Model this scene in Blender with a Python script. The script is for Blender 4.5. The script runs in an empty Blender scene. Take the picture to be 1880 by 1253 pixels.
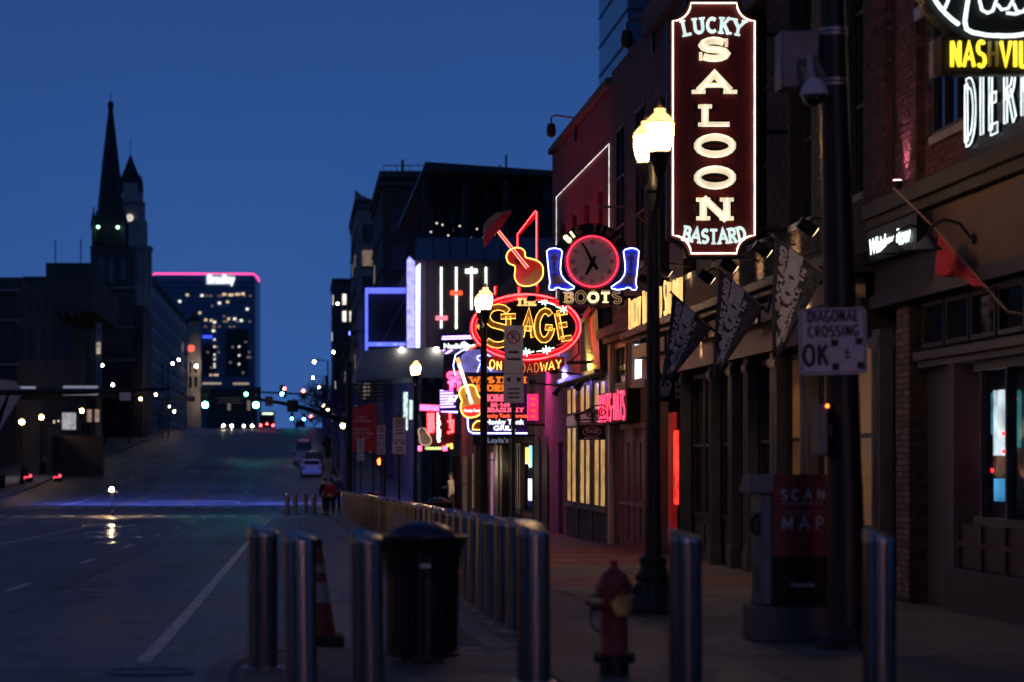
import bpy, bmesh, math, random
from mathutils import Vector, Matrix
random.seed(11)
R = math.radians
scene = bpy.context.scene
COL = scene.collection

# ---------------------------------------------------------------- camera
F, VX, VY, EYE = 4439.0, 550.0, 840.0, 1.5      # focal length and vanishing point of the street in photo pixels
cam = bpy.data.cameras.new('camera')
cam_o = bpy.data.objects.new('camera', cam); COL.objects.link(cam_o)
cam_o.location = (0, 0, EYE); cam_o.rotation_euler = (R(90), 0, 0)
cam.lens = 85; cam.sensor_width = 36; cam.sensor_fit = 'HORIZONTAL'
cam.shift_x = (940 - VX) / 1880; cam.shift_y = (VY - 626.5) / 1880
cam.clip_start = 0.5; cam.clip_end = 6000
cam.dof.use_dof = True; cam.dof.focus_distance = 42; cam.dof.aperture_fstop = 1.7
scene.camera = cam_o

# ---------------------------------------------------------------- dusk sky
world = bpy.data.worlds.new('World'); scene.world = world; world.use_nodes = True
wn = world.node_tree.nodes; wl = world.node_tree.links; wn.clear()
wo = wn.new('ShaderNodeOutputWorld'); wb = wn.new('ShaderNodeBackground')
wt = wn.new('ShaderNodeTexCoord'); ws = wn.new('ShaderNodeSeparateXYZ'); wr = wn.new('ShaderNodeValToRGB')
wl.new(wt.outputs['Generated'], ws.inputs[0]); wl.new(ws.outputs['Z'], wr.inputs[0])
wz = wn.new('ShaderNodeTexNoise'); wz.inputs['Scale'].default_value = 5; wz.inputs['Detail'].default_value = 5; wl.new(wt.outputs['Generated'], wz.inputs['Vector'])
wq = wn.new('ShaderNodeMapRange'); wq.inputs[3].default_value = .88; wq.inputs[4].default_value = 1.12; wl.new(wz.outputs['Fac'], wq.inputs[0])   # thin uneven high cloud
wx = wn.new('ShaderNodeVectorMath'); wx.operation = 'SCALE'; wl.new(wr.outputs[0], wx.inputs[0]); wl.new(wq.outputs[0], wx.inputs['Scale']); wl.new(wx.outputs[0], wb.inputs[0]); wl.new(wb.outputs[0], wo.inputs[0])
wb.inputs[1].default_value = 1.0
cr = wr.color_ramp
cr.elements[0].position = 0.0; cr.elements[0].color = (0.034, 0.102, 0.325, 1)
cr.elements[1].position = 1.0; cr.elements[1].color = (0.005, 0.015, 0.06, 1)
for p_, c_ in ((0.06, (0.0285, 0.089, 0.292)), (0.13, (0.023, 0.075, 0.255)), (0.19, (0.0185, 0.061, 0.213)), (0.45, (0.008, 0.025, 0.095))):
    e_ = cr.elements.new(p_); e_.color = (*c_, 1)

# last afterglow: one very weak, very soft sun
sun = bpy.data.lights.new('afterglow_sun', 'SUN'); sun.energy = 0.03; sun.angle = R(40); sun.color = (0.75, 0.82, 1.0)
sun_o = bpy.data.objects.new('afterglow_sun', sun); COL.objects.link(sun_o)
sun_o.rotation_euler = (R(40), 0, R(-30)); sun_o.location = (-20, -20, 40)

vs = scene.view_settings
scene.display_settings.display_device = 'sRGB'
vs.view_transform = 'Standard'; vs.look = 'None'; vs.exposure = 0.08; vs.gamma = 1.0; vs.use_curve_mapping = False
scene.render.engine = 'CYCLES'
cy = scene.cycles
cy.use_denoising = True; cy.max_bounces = 6; cy.diffuse_bounces = 3; cy.glossy_bounces = 4; cy.transmission_bounces = 6; cy.transparent_max_bounces = 8
cy.sample_clamp_indirect = 4.0; cy.caustics_reflective = False; cy.caustics_refractive = False
try: cy.denoiser = 'OPENIMAGEDENOISE'
except Exception: pass

# ---------------------------------------------------------------- helpers
def W(px, py, d):
    return ((px - VX) * d / F, d, EYE + (VY - py) * d / F)
def XX(px, d): return (px - VX) * d / F
def ZZ(py, d): return EYE + (VY - py) * d / F
def FD(px, X=6.9): return X * F / (px - VX)          # depth at which a facade standing at X shows at that photo column

PROF = [(-300, 3), (-40, .3), (0, .12), (17, 0), (25, -.12), (50, -.38), (80, -.70), (106, -1.0), (140, -1.25), (165, -1.2),
        (184, -.75), (213, .35), (236, 1.15), (277, 2.4), (340, 4.5), (400, 6.2), (450, 7.0), (520, 7.3), (700, 7.0), (3500, 2)]
def gz(y):
    P = PROF
    if y <= P[0][0]: return P[0][1]
    for i in range(len(P) - 1):
        if y <= P[i + 1][0]: break
    x0, z0 = P[i]; x1, z1 = P[i + 1]
    def sl(k):
        if k <= 0 or k >= len(P) - 1: return 0
        return (P[k + 1][1] - P[k - 1][1]) / (P[k + 1][0] - P[k - 1][0])
    h = x1 - x0; t = (y - x0) / h
    m0, m1 = sl(i) * h, sl(i + 1) * h
    return (2*t**3 - 3*t**2 + 1)*z0 + (t**3 - 2*t**2 + t)*m0 + (-2*t**3 + 3*t**2)*z1 + (t**3 - t**2)*m1
def rz(y): return gz(y) - 0.13                           # the road lies a kerb below the pavement

def wloc(o):
    v = Vector((0, 0, 0))
    while o: v += o.location; o = o.parent
    return v

class MB:
    def __init__(s): s.v = []; s.f = []; s.m = []
    def add(s, vs, fs):
        b = len(s.v); s.m.append((b, len(s.f))); s.v += [tuple(p) for p in vs]; s.f += [tuple(b + i for i in f) for f in fs]; return s
    def box(s, x0, x1, y0, y1, z0, z1):
        if x0 > x1: x0, x1 = x1, x0
        if y0 > y1: y0, y1 = y1, y0
        if z0 > z1: z0, z1 = z1, z0
        return s.add([(x0,y0,z0),(x1,y0,z0),(x1,y1,z0),(x0,y1,z0),(x0,y0,z1),(x1,y0,z1),(x1,y1,z1),(x0,y1,z1)],
                     [(0,3,2,1),(4,5,6,7),(0,1,5,4),(1,2,6,5),(2,3,7,6),(3,0,4,7)])
    def prism(s, poly, y0, y1):                            # polygon in XZ, pushed along Y
        n = len(poly)
        return s.add([(x, y0, z) for x, z in poly] + [(x, y1, z) for x, z in poly],
                     [tuple(range(n)), tuple(range(2*n - 1, n - 1, -1))] + [(i, i + n, (i + 1) % n + n, (i + 1) % n) for i in range(n)])
    def prism_x(s, poly, x0, x1):                          # polygon in YZ, pushed along X
        n = len(poly)
        return s.add([(x0, y, z) for y, z in poly] + [(x1, y, z) for y, z in poly],
                     [tuple(range(n)), tuple(range(2*n - 1, n - 1, -1))] + [(i, i + n, (i + 1) % n + n, (i + 1) % n) for i in range(n)])
    def prism_z(s, poly, z0, z1):
        n = len(poly)
        return s.add([(x, y, z0) for x, y in poly] + [(x, y, z1) for x, y in poly],
                     [tuple(range(n - 1, -1, -1)), tuple(range(n, 2*n))] + [(i, (i + 1) % n, (i + 1) % n + n, i + n) for i in range(n)])
    def tube(s, pts, r, n=6, closed=False, caps=True):
        pts = [Vector(p) for p in pts]; m = len(pts)
        if m < 2: return s
        rs = r if isinstance(r, (list, tuple)) else [r] * m
        b = len(s.v); s.m.append((b, len(s.f))); ref = None
        for i, p in enumerate(pts):
            if closed: t = pts[(i + 1) % m] - pts[i - 1]
            else: t = pts[min(i + 1, m - 1)] - pts[max(i - 1, 0)]
            if t.length < 1e-9: t = Vector((0, 0, 1))
            t.normalize()
            if ref is None:
                ref = Vector((0, 0, 1)) if abs(t.z) < .9 else Vector((0, 1, 0))
            u = ref - t * ref.dot(t)
            if u.length < 1e-6: u = Vector((1, 0, 0)) - t * t.x
            u.normalize(); w = t.cross(u); ref = u
            for k in range(n):
                a = 2 * math.pi * k / n
                s.v.append(tuple(p + (u * math.cos(a) + w * math.sin(a)) * rs[i]))
        for i in range(m if closed else m - 1):
            a0 = b + i * n; a1 = b + ((i + 1) % m) * n
            for k in range(n): s.f.append((a0 + k, a0 + (k + 1) % n, a1 + (k + 1) % n, a1 + k))
        if caps and not closed:
            s.f.append(tuple(b + k for k in range(n - 1, -1, -1))); s.f.append(tuple(b + (m - 1) * n + k for k in range(n)))
        return s
    def lathe(s, prof, cx, cy, cz, n=16):
        b = len(s.v); s.m.append((b, len(s.f))); m = len(prof)
        for r, z in prof:
            for k in range(n):
                a = 2 * math.pi * k / n; s.v.append((cx + r * math.cos(a), cy + r * math.sin(a), cz + z))
        for i in range(m - 1):
            for k in range(n):
                s.f.append((b + i*n + k, b + i*n + (k+1) % n, b + (i+1)*n + (k+1) % n, b + (i+1)*n + k))
        if prof[0][0] > 1e-4: s.f.append(tuple(b + k for k in range(n - 1, -1, -1)))
        if prof[-1][0] > 1e-4: s.f.append(tuple(b + (m - 1) * n + k for k in range(n)))
        return s
    def ball(s, c, r, n=10, sx=1, sy=1, sz=1):
        prof = [(max(r * math.sin(math.pi * i / 7), 1e-5), -r * math.cos(math.pi * i / 7)) for i in range(8)]
        b = len(s.v); s.lathe(prof, 0, 0, 0, n)
        for i in range(b, len(s.v)):
            x, y, z = s.v[i]; s.v[i] = (c[0] + x * sx, c[1] + y * sy, c[2] + z * sz)
        return s
    def xf(s, M, b=0):
        for i in range(b, len(s.v)): s.v[i] = tuple(M @ Vector(s.v[i]))
        return s
    def build(s, name, mat, parent=None, smooth=False, bevel=0, origin=None, recalc=True, kind=None):
        me = bpy.data.meshes.new(name)
        o0 = wloc(parent) if parent is not None else (Vector(origin) if origin else Vector((0, 0, 0)))
        me.from_pydata([(x - o0.x, y - o0.y, z - o0.z) for x, y, z in s.v], [], s.f)
        if recalc:
            bm = bmesh.new(); bm.from_mesh(me); bmesh.ops.recalc_face_normals(bm, faces=bm.faces); bm.to_mesh(me); bm.free()
        me.materials.append(mat)
        if smooth:
            me.polygons.foreach_set('use_smooth', [True] * len(me.polygons))
            if smooth != 'all':
                try: me.set_sharp_from_angle(angle=R(40))
                except Exception: pass
        o = bpy.data.objects.new(name, me); COL.objects.link(o)
        if parent is not None: o.parent = parent
        elif origin: o.location = origin
        if bevel:
            m = o.modifiers.new('bevel', 'BEVEL'); m.width = bevel; m.segments = 2; m.limit_method = 'ANGLE'
        if kind: o['kind'] = kind
        return o

def thing(name, label, cat, loc=(0, 0, 0), group=None):
    o = bpy.data.objects.new(name, None); COL.objects.link(o); o.location = loc
    o.empty_display_size = .2
    o['label'] = label; o['category'] = cat
    if group: o['group'] = group
    return o
def tag(o, label, cat, group=None):
    o['label'] = label; o['category'] = cat
    if group: o['group'] = group
    return o
def dup(root, loc, rot=0, label=None, group=None, scale=1):
    def cp(o, par):
        c = o.copy(); COL.objects.link(c)
        if par is not None: c.parent = par
        for ch in kids.get(o.name, []): cp(ch, c)
        return c
    kids = {}
    for o in root.children_recursive: kids.setdefault(o.parent.name, []).append(o)
    r = cp(root, None); r.location = loc; r.rotation_euler = (0, 0, rot); r.scale = (scale,) * 3
    if label: r['label'] = label
    if group: r['group'] = group
    return r
def part(name, mat, par, fn, **k):
    m = MB(); fn(m)
    if len(m.m) > 1 and name in SPLIT:                     # every piece an object of its own
        st = m.m + [(len(m.v), len(m.f))]; o = None
        for (b, f), (b2, f2) in zip(st, st[1:]):
            q = MB(); q.v = m.v[b:b2]; q.f = [tuple(i - b for i in fc) for fc in m.f[f:f2]]; r = q.build(name, mat, par, **k); o = o or r
        return o
    return m.build(name, mat, par, **k)
SPLIT = set('''band_post post moulding panel hanger column shopfront_column pavilion_column pavilion_brace roof_mast string_lamp light_column slider_knob canopy_lamp louvre
floor_band mullion window canopy_light lit_window poster pinnacle belfry_lamp lancet_window string_course buttress dark_bay slat hoop foot clamp_band bracket red_lamp lamp tail_light side_window shoe dot
terrace_post cladding_seam door_frame door_panel pilaster base_flute grip_ridge grating flange_bolt lit_poster red_square boot_star balcony_sign wheel plate belfry cornice lit_shopfront red_light vent print_line violet_cornice_light
transom_ledge stall_riser trim face_feature sheet backplate_edge edge neon_bar head back_frame clock_hand skull_hollow ledge upper_window'''.split())

# ---------------------------------------------------------------- materials
def nd(t, ty, **kw):
    n = t.nodes.new(ty)
    for k, v in kw.items(): setattr(n, k, v)
    return n
def base(name):
    m = bpy.data.materials.new(name); m.use_nodes = True
    t = m.node_tree; t.nodes.clear()
    out = nd(t, 'ShaderNodeOutputMaterial'); p = nd(t, 'ShaderNodeBsdfPrincipled'); t.links.new(p.outputs[0], out.inputs[0])
    return m, t, p
def coords(t, rnd=True):
    tc = nd(t, 'ShaderNodeTexCoord')
    if not rnd: return tc.outputs['Object']
    oi = nd(t, 'ShaderNodeObjectInfo'); ma = nd(t, 'ShaderNodeVectorMath', operation='MULTIPLY_ADD')
    t.links.new(oi.outputs['Random'], ma.inputs[0]); ma.inputs[1].default_value = (37, 53, 71); t.links.new(tc.outputs['Object'], ma.inputs[2])
    return ma.outputs[0]
def pm(name, rgb, rough=.6, metal=0, var=.3, scale=5, bump=.15, bscale=45, rvar=.12, spec=.5, stretch=None):
    """painted / mineral / metal surface: two noises shift its colour and roughness, a third is its relief"""
    m, t, p = base(name); L = t.links
    co = coords(t)
    if stretch:
        mp = nd(t, 'ShaderNodeMapping'); mp.inputs['Scale'].default_value = stretch; L.new(co, mp.inputs[0]); co = mp.outputs[0]
    n1 = nd(t, 'ShaderNodeTexNoise'); n1.inputs['Scale'].default_value = scale; n1.inputs['Detail'].default_value = 6; n1.inputs['Roughness'].default_value = .65
    L.new(co, n1.inputs['Vector'])
    mr = nd(t, 'ShaderNodeMapRange'); mr.inputs[1].default_value = .25; mr.inputs[2].default_value = .75
    mr.inputs[3].default_value = 1 - var; mr.inputs[4].default_value = 1 + var; L.new(n1.outputs['Fac'], mr.inputs[0])
    mx = nd(t, 'ShaderNodeVectorMath', operation='SCALE'); mx.inputs[0].default_value = rgb; L.new(mr.outputs[0], mx.inputs['Scale'])
    L.new(mx.outputs[0], p.inputs['Base Color'])
    m2 = nd(t, 'ShaderNodeMapRange'); m2.inputs[3].default_value = max(rough - rvar, .04); m2.inputs[4].default_value = min(rough + rvar, 1); L.new(n1.outputs['Fac'], m2.inputs[0])
    L.new(m2.outputs[0], p.inputs['Roughness']); p.inputs['Metallic'].default_value = metal
    p.inputs['Specular IOR Level'].default_value = spec
    if bump:
        n2 = nd(t, 'ShaderNodeTexNoise'); n2.inputs['Scale'].default_value = bscale; n2.inputs['Detail'].default_value = 4; L.new(co, n2.inputs['Vector'])
        b = nd(t, 'ShaderNodeBump'); b.inputs['Strength'].default_value = bump; b.inputs['Distance'].default_value = .02
        L.new(n2.outputs['Fac'], b.inputs['Height']); L.new(b.outputs[0], p.inputs['Normal'])
    return m
def em(name, rgb, st, samp=None, var=.15):
    """a surface that gives off light (tube, lamp, lit panel), slightly uneven along its length"""
    m, t, p = base(name); L = t.links
    p.inputs['Base Color'].default_value = tuple(min(.8, c * .6 + .05) for c in rgb) + (1,); p.inputs['Roughness'].default_value = .3
    p.inputs['Emission Color'].default_value = (*rgb, 1)
    n = nd(t, 'ShaderNodeTexNoise'); n.inputs['Scale'].default_value = 4; L.new(coords(t), n.inputs['Vector'])
    r = nd(t, 'ShaderNodeMapRange'); r.inputs[1].default_value = .3; r.inputs[2].default_value = .7
    r.inputs[3].default_value = st * (1 - var); r.inputs[4].default_value = st * (1 + var); L.new(n.outputs['Fac'], r.inputs[0])
    L.new(r.outputs[0], p.inputs['Emission Strength'])
    if samp: m.cycles.emission_sampling = samp
    return m
def brickmat(name, c1, c2, mortar, scale=1.0, axis='YZ', rough=.8, bw=.21, bh=.075):
    m, t, p = base(name); L = t.links
    tc = nd(t, 'ShaderNodeTexCoord'); sp = nd(t, 'ShaderNodeSeparateXYZ'); cb = nd(t, 'ShaderNodeCombineXYZ')
    L.new(tc.outputs['Object'], sp.inputs[0]); L.new(sp.outputs['Y' if axis == 'YZ' else 'X'], cb.inputs[0]); L.new(sp.outputs['Z' if 'Z' in axis else 'Y'], cb.inputs[1])
    b = nd(t, 'ShaderNodeTexBrick'); b.inputs['Scale'].default_value = scale
    b.inputs['Brick Width'].default_value = bw; b.inputs['Row Height'].default_value = bh; b.inputs['Mortar Size'].default_value = .007
    b.inputs['Color1'].default_value = (*c1, 1); b.inputs['Color2'].default_value = (*c2, 1); b.inputs['Mortar'].default_value = (*mortar, 1)
    L.new(cb.outputs[0], b.inputs['Vector'])
    n = nd(t, 'ShaderNodeTexNoise'); n.inputs['Scale'].default_value = 2.5; n.inputs['Detail'].default_value = 5; L.new(tc.outputs['Object'], n.inputs['Vector'])
    mr = nd(t, 'ShaderNodeMapRange'); mr.inputs[3].default_value = .55; mr.inputs[4].default_value = 1.4; L.new(n.outputs['Fac'], mr.inputs[0])
    mx = nd(t, 'ShaderNodeVectorMath', operation='SCALE'); L.new(b.outputs['Color'], mx.inputs[0]); L.new(mr.outputs[0], mx.inputs['Scale'])
    L.new(mx.outputs[0], p.inputs['Base Color']); p.inputs['Roughness'].default_value = rough
    bp = nd(t, 'ShaderNodeBump'); bp.inputs['Strength'].default_value = .5; bp.inputs['Distance'].default_value = .01; bp.invert = True
    L.new(b.outputs['Fac'], bp.inputs['Height']); L.new(bp.outputs[0], p.inputs['Normal'])
    return m
def brickpiece(name, rgb, var=.45):
    """one real brick: every brick object, or every brick of a joined field, gets its own shade"""
    m, t, p = base(name); L = t.links
    oi = nd(t, 'ShaderNodeObjectInfo'); ge = nd(t, 'ShaderNodeNewGeometry'); ad = nd(t, 'ShaderNodeMath', operation='ADD')
    L.new(oi.outputs['Random'], ad.inputs[0]); L.new(ge.outputs['Random Per Island'], ad.inputs[1])
    fr = nd(t, 'ShaderNodeMath', operation='FRACT'); L.new(ad.outputs[0], fr.inputs[0])
    n = nd(t, 'ShaderNodeTexNoise'); n.inputs['Scale'].default_value = 30; n.inputs['Detail'].default_value = 4; L.new(coords(t), n.inputs['Vector'])
    m1 = nd(t, 'ShaderNodeMapRange'); m1.inputs[3].default_value = 1 - var; m1.inputs[4].default_value = 1 + var; L.new(fr.outputs[0], m1.inputs[0])
    m2 = nd(t, 'ShaderNodeMapRange'); m2.inputs[3].default_value = .7; m2.inputs[4].default_value = 1.3; L.new(n.outputs['Fac'], m2.inputs[0])
    mu = nd(t, 'ShaderNodeMath', operation='MULTIPLY'); L.new(m1.outputs[0], mu.inputs[0]); L.new(m2.outputs[0], mu.inputs[1])
    mx = nd(t, 'ShaderNodeVectorMath', operation='SCALE'); mx.inputs[0].default_value = rgb; L.new(mu.outputs[0], mx.inputs['Scale'])
    L.new(mx.outputs[0], p.inputs['Base Color']); p.inputs['Roughness'].default_value = .85
    return m
def glassmat(name, rgb=(.01, .012, .016), rough=.06):
    m, t, p = base(name); L = t.links
    p.inputs['Base Color'].default_value = (*rgb, 1); p.inputs['Roughness'].default_value = rough; p.inputs['IOR'].default_value = 1.5; p.inputs['Specular IOR Level'].default_value = .8
    n = nd(t, 'ShaderNodeTexNoise'); n.inputs['Scale'].default_value = 1.4; L.new(coords(t), n.inputs['Vector'])
    b = nd(t, 'ShaderNodeBump'); b.inputs['Strength'].default_value = .06; b.inputs['Distance'].default_value = .05; L.new(n.outputs['Fac'], b.inputs['Height']); L.new(b.outputs[0], p.inputs['Normal'])
    return m

def roadmat():
    m, t, p = base('worn_asphalt'); L = t.links
    tc = nd(t, 'ShaderNodeTexCoord'); co = tc.outputs['Object']
    def noise(s, det=5, st=None, rg=.6):
        v = co
        if st:
            mp = nd(t, 'ShaderNodeMapping'); mp.inputs['Scale'].default_value = st; L.new(co, mp.inputs[0]); v = mp.outputs[0]
        n = nd(t, 'ShaderNodeTexNoise'); n.inputs['Scale'].default_value = s; n.inputs['Detail'].default_value = det; n.inputs['Roughness'].default_value = rg; L.new(v, n.inputs['Vector']); return n.outputs['Fac']
    big = noise(.35, 6, (1.6, .25, 1)); fine = noise(60, 3); track = noise(.9, 3, (1, .02, 1))
    cr = nd(t, 'ShaderNodeValToRGB'); L.new(big, cr.inputs[0])
    cr.color_ramp.elements[0].position = .3; cr.color_ramp.elements[0].color = (.09, .086, .083, 1)
    cr.color_ramp.elements[1].position = .7; cr.color_ramp.elements[1].color = (.23, .22, .21, 1)
    mr = nd(t, 'ShaderNodeMapRange'); mr.inputs[3].default_value = .6; mr.inputs[4].default_value = 1.4; L.new(fine, mr.inputs[0])
    m2 = nd(t, 'ShaderNodeMapRange'); m2.inputs[1].default_value = .3; m2.inputs[2].default_value = .7; m2.inputs[3].default_value = .75; m2.inputs[4].default_value = 1.2; L.new(track, m2.inputs[0])
    mu = nd(t, 'ShaderNodeMath', operation='MULTIPLY'); L.new(mr.outputs[0], mu.inputs[0]); L.new(m2.outputs[0], mu.inputs[1])
    mx = nd(t, 'ShaderNodeVectorMath', operation='SCALE'); L.new(cr.outputs[0], mx.inputs[0]); L.new(mu.outputs[0], mx.inputs['Scale'])
    vo = nd(t, 'ShaderNodeTexVoronoi', feature='DISTANCE_TO_EDGE'); vo.inputs['Scale'].default_value = .45
    wv = nd(t, 'ShaderNodeTexNoise'); wv.inputs['Scale'].default_value = 2.2; wv.inputs['Detail'].default_value = 6; L.new(co, wv.inputs['Vector'])
    va = nd(t, 'ShaderNodeVectorMath', operation='MULTIPLY_ADD'); L.new(wv.outputs['Color'], va.inputs[0]); va.inputs[1].default_value = (1.4, 1.4, 0); L.new(co, va.inputs[2]); L.new(va.outputs[0], vo.inputs['Vector'])
    ck = nd(t, 'ShaderNodeMapRange'); ck.inputs[1].default_value = .004; ck.inputs[2].default_value = .03; ck.inputs[3].default_value = .35; L.new(vo.outputs['Distance'], ck.inputs[0])
    pt = nd(t, 'ShaderNodeTexBrick'); pt.inputs['Scale'].default_value = 1; pt.inputs['Brick Width'].default_value = 9.5; pt.inputs['Row Height'].default_value = 3.3; pt.inputs['Mortar Size'].default_value = .03; pt.offset = .37
    pt.inputs['Color1'].default_value = (.62, .62, .62, 1); pt.inputs['Color2'].default_value = (1.15, 1.15, 1.15, 1); pt.inputs['Mortar'].default_value = (.35, .35, .35, 1)
    rt = nd(t, 'ShaderNodeMapping'); rt.inputs['Rotation'].default_value = (0, 0, R(90)); L.new(co, rt.inputs[0]); L.new(rt.outputs[0], pt.inputs['Vector'])
    m5 = nd(t, 'ShaderNodeVectorMath', operation='SCALE'); L.new(mx.outputs[0], m5.inputs[0]); L.new(ck.outputs[0], m5.inputs['Scale'])
    m6 = nd(t, 'ShaderNodeVectorMath', operation='MULTIPLY'); L.new(m5.outputs[0], m6.inputs[0]); L.new(pt.outputs['Color'], m6.inputs[1])
    L.new(m6.outputs[0], p.inputs['Base Color'])
    m3 = nd(t, 'ShaderNodeMapRange'); m3.inputs[1].default_value = .3; m3.inputs[2].default_value = .7; p.inputs['Specular IOR Level'].default_value = .22; m3.inputs[3].default_value = .36; m3.inputs[4].default_value = .62; L.new(big, m3.inputs[0]); L.new(m3.outputs[0], p.inputs['Roughness'])
    b = nd(t, 'ShaderNodeBump'); b.inputs['Strength'].default_value = .35; b.inputs['Distance'].default_value = .008; L.new(fine, b.inputs['Height'])
    ripple = noise(3.0, 3, (.35, 2.2, 1))
    b2 = nd(t, 'ShaderNodeBump'); b2.inputs['Strength'].default_value = .08; b2.inputs['Distance'].default_value = .012; L.new(ripple, b2.inputs['Height']); L.new(b.outputs[0], b2.inputs['Normal']); L.new(b2.outputs[0], p.inputs['Normal'])
    return m
def wornpaint(name, rgb):
    m, t, p = base(name); L = t.links
    tc = nd(t, 'ShaderNodeTexCoord')
    n = nd(t, 'ShaderNodeTexNoise'); n.inputs['Scale'].default_value = 14; n.inputs['Detail'].default_value = 8; n.inputs['Roughness'].default_value = .75; L.new(tc.outputs['Object'], n.inputs['Vector'])
    cr = nd(t, 'ShaderNodeValToRGB'); L.new(n.outputs['Fac'], cr.inputs[0])
    cr.color_ramp.elements[0].position = .36; cr.color_ramp.elements[0].color = (.06, .058, .057, 1)
    cr.color_ramp.elements[1].position = .52; cr.color_ramp.elements[1].color = (*rgb, 1)
    L.new(cr.outputs[0], p.inputs['Base Color']); p.inputs['Roughness'].default_value = .6
    return m

M = {}
M['road'] = roadmat()
M['terrain'] = pm('bare_earth', (.035, .035, .035), .9)
M['white_paint'] = wornpaint('worn_white_road_paint', (.75, .74, .72))
M['yellow_paint'] = wornpaint('worn_yellow_road_paint', (.45, .30, .04))
M['concrete'] = pm('pavement_concrete', (.15, .142, .137), .72, var=.5, scale=2.2, bump=.25, bscale=70)
M['concrete2'] = pm('pavement_concrete_dark', (.10, .095, .092), .68, var=.5, scale=2.6, bump=.25, bscale=70)
M['kerb'] = pm('kerb_stone', (.2, .195, .19), .75, var=.4, scale=3)
M['redpave'] = brickmat('red_brick_paving', (.17, .055, .035), (.11, .04, .03), (.07, .06, .055), axis='XY', bw=.2, bh=.1, rough=.6)
M['steel'] = pm('brushed_stainless', (.29, .275, .27), .2, 1, var=.15, scale=3, bump=.05, bscale=120, rvar=.07, stretch=(1, 1, .06))
M['steel_dark'] = pm('stainless_cap', (.36, .36, .37), .28, 1, var=.2)
M['black'] = pm('black_enamel', (.012, .012, .013), .38, var=.4, scale=8, bump=.08)
M['iron'] = pm('dark_iron', (.016, .018, .02), .45, .3, var=.4, scale=9, bump=.15)
M['galv'] = pm('galvanised_steel', (.16, .165, .18), .5, .7, var=.3, scale=7)
M['pole_dark'] = pm('dark_bronze_pole', (.022, .021, .022), .42, .4, var=.4, scale=4, stretch=(1, 1, .2))
M['white_sign'] = pm('white_sign_sheet', (.62, .60, .64), .45, var=.12, scale=5, bump=.04)
M['dark_print'] = pm('black_sign_print', (.015, .015, .016), .6, var=.2)
M['red_print'] = pm('red_sign_print', (.42, .02, .03), .5, var=.2)
M['hydrant_red'] = pm('hydrant_red_paint', (.30, .035, .03), .45, var=.45, scale=9, bump=.3, bscale=60)
M['brass'] = pm('worn_brass', (.55, .36, .14), .32, 1, var=.3, scale=10)
M['silver'] = pm('silver_paint', (.45, .44, .42), .4, .6, var=.3)
M['cone'] = pm('cone_orange', (.22, .024, .014), .55, var=.25)
M['cone_band'] = pm('cone_reflective_band', (.3, .3, .3), .4)
M['rubber'] = pm('black_rubber', (.015, .015, .015), .75)
M['lamp_globe'] = em('acorn_globe_glow', (1.0, .58, .23), 58, var=.3)
M['lamp_cap'] = em('acorn_cap_glow', (1.0, .56, .20), 2.2, var=.4)
M['glass_far'] = pm('far_window_glass', (.05, .055, .065), .6, var=.3, bump=0, scale=.5)
M['lamp_far'] = em('far_lamp_glow', (1.0, .66, .32), 60)
M['lamp_white'] = em('white_lamp_glow', (1.0, .93, .8), 40)
M['blackpanel'] = pm('black_sign_panel', (.006, .006, .006), .5, var=.3, spec=.25)
M['maroon'] = pm('maroon_enamel_sign', (.15, .010, .008), .45, var=.4, scale=2, bump=.05)
M['neon_white'] = em('white_neon', (1, .92, .84), 7)
M['neon_warm'] = em('warm_white_channel_letter', (1, .82, .56), .85, var=.25)
M['neon_mint'] = em('pale_mint_channel_letter', (.74, .95, .90), .95, var=.12)
M['neon_red'] = em('red_neon', (1, .012, .022), 12)
M['neon_pink'] = em('pink_neon', (1, .05, .14), 8)
M['neon_blue'] = em('blue_neon', (.12, .16, 1), 9)
M['neon_violet'] = em('violet_neon', (.45, .28, 1), 4.5)
M['neon_yellow'] = em('yellow_neon', (1, .56, .10), 3.4)
M['neon_gold'] = em('gold_lit_letter', (1, .62, .2), 1.15, var=.3)
M['neon_green'] = em('green_white_neon', (.6, 1, .82), 5)
M['neon_orange'] = em('orange_lit_letter', (1, .22, .02), 1.0)
M['text_white'] = em('white_lit_letter', (.9, .95, 1), 1.5)
M['text_pink'] = em('pink_lit_letter', (1, .14, .26), 1.3)
M['goldface'] = pm('gold_letter_face', (.62, .34, .08), .45, .1, var=.3)
M['creamface'] = pm('cream_letter_face', (.55, .46, .32), .5, var=.15)
M['wood'] = pm('dark_varnished_wood', (.04, .024, .016), .5, var=.4, scale=4, stretch=(1, 1, .15))
M['wood_tan'] = pm('tan_painted_wood', (.12, .075, .036), .6, var=.25, scale=3)
M['greytrim'] = pm('grey_painted_trim', (.085, .082, .086), .55, var=.35, scale=3)
M['blacktrim'] = pm('black_painted_timber', (.022, .020, .021), .5, var=.35, scale=3)
M['glass'] = glassmat('dark_shop_glass')
M['glass_blue'] = glassmat('blue_tower_glass', (.012, .03, .075), .12)
M['mortar'] = pm('mortar_bed', (.04, .034, .031), .9, var=.3, scale=12)
M['brick_wr'] = brickpiece('red_brick_piece', (.115, .045, .038))
M['brick_lb'] = brickpiece('brown_brick_piece', (.062, .036, .028))
M['brick_lb_far'] = brickmat('brown_brickwork', (.07, .04, .03), (.045, .028, .022), (.04, .036, .032))
M['brick_red'] = brickmat('red_painted_brickwork', (.24, .03, .035), (.18, .024, .03), (.13, .03, .032))
M['brick_pink'] = brickmat('rose_brickwork', (.22, .085, .075), (.15, .06, .055), (.10, .08, .075))
M['purple_wall'] = brickmat('violet_lit_brickwork', (.30, .12, .24), (.24, .09, .19), (.17, .08, .13))  # magenta neon light put into the brick colour
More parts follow.
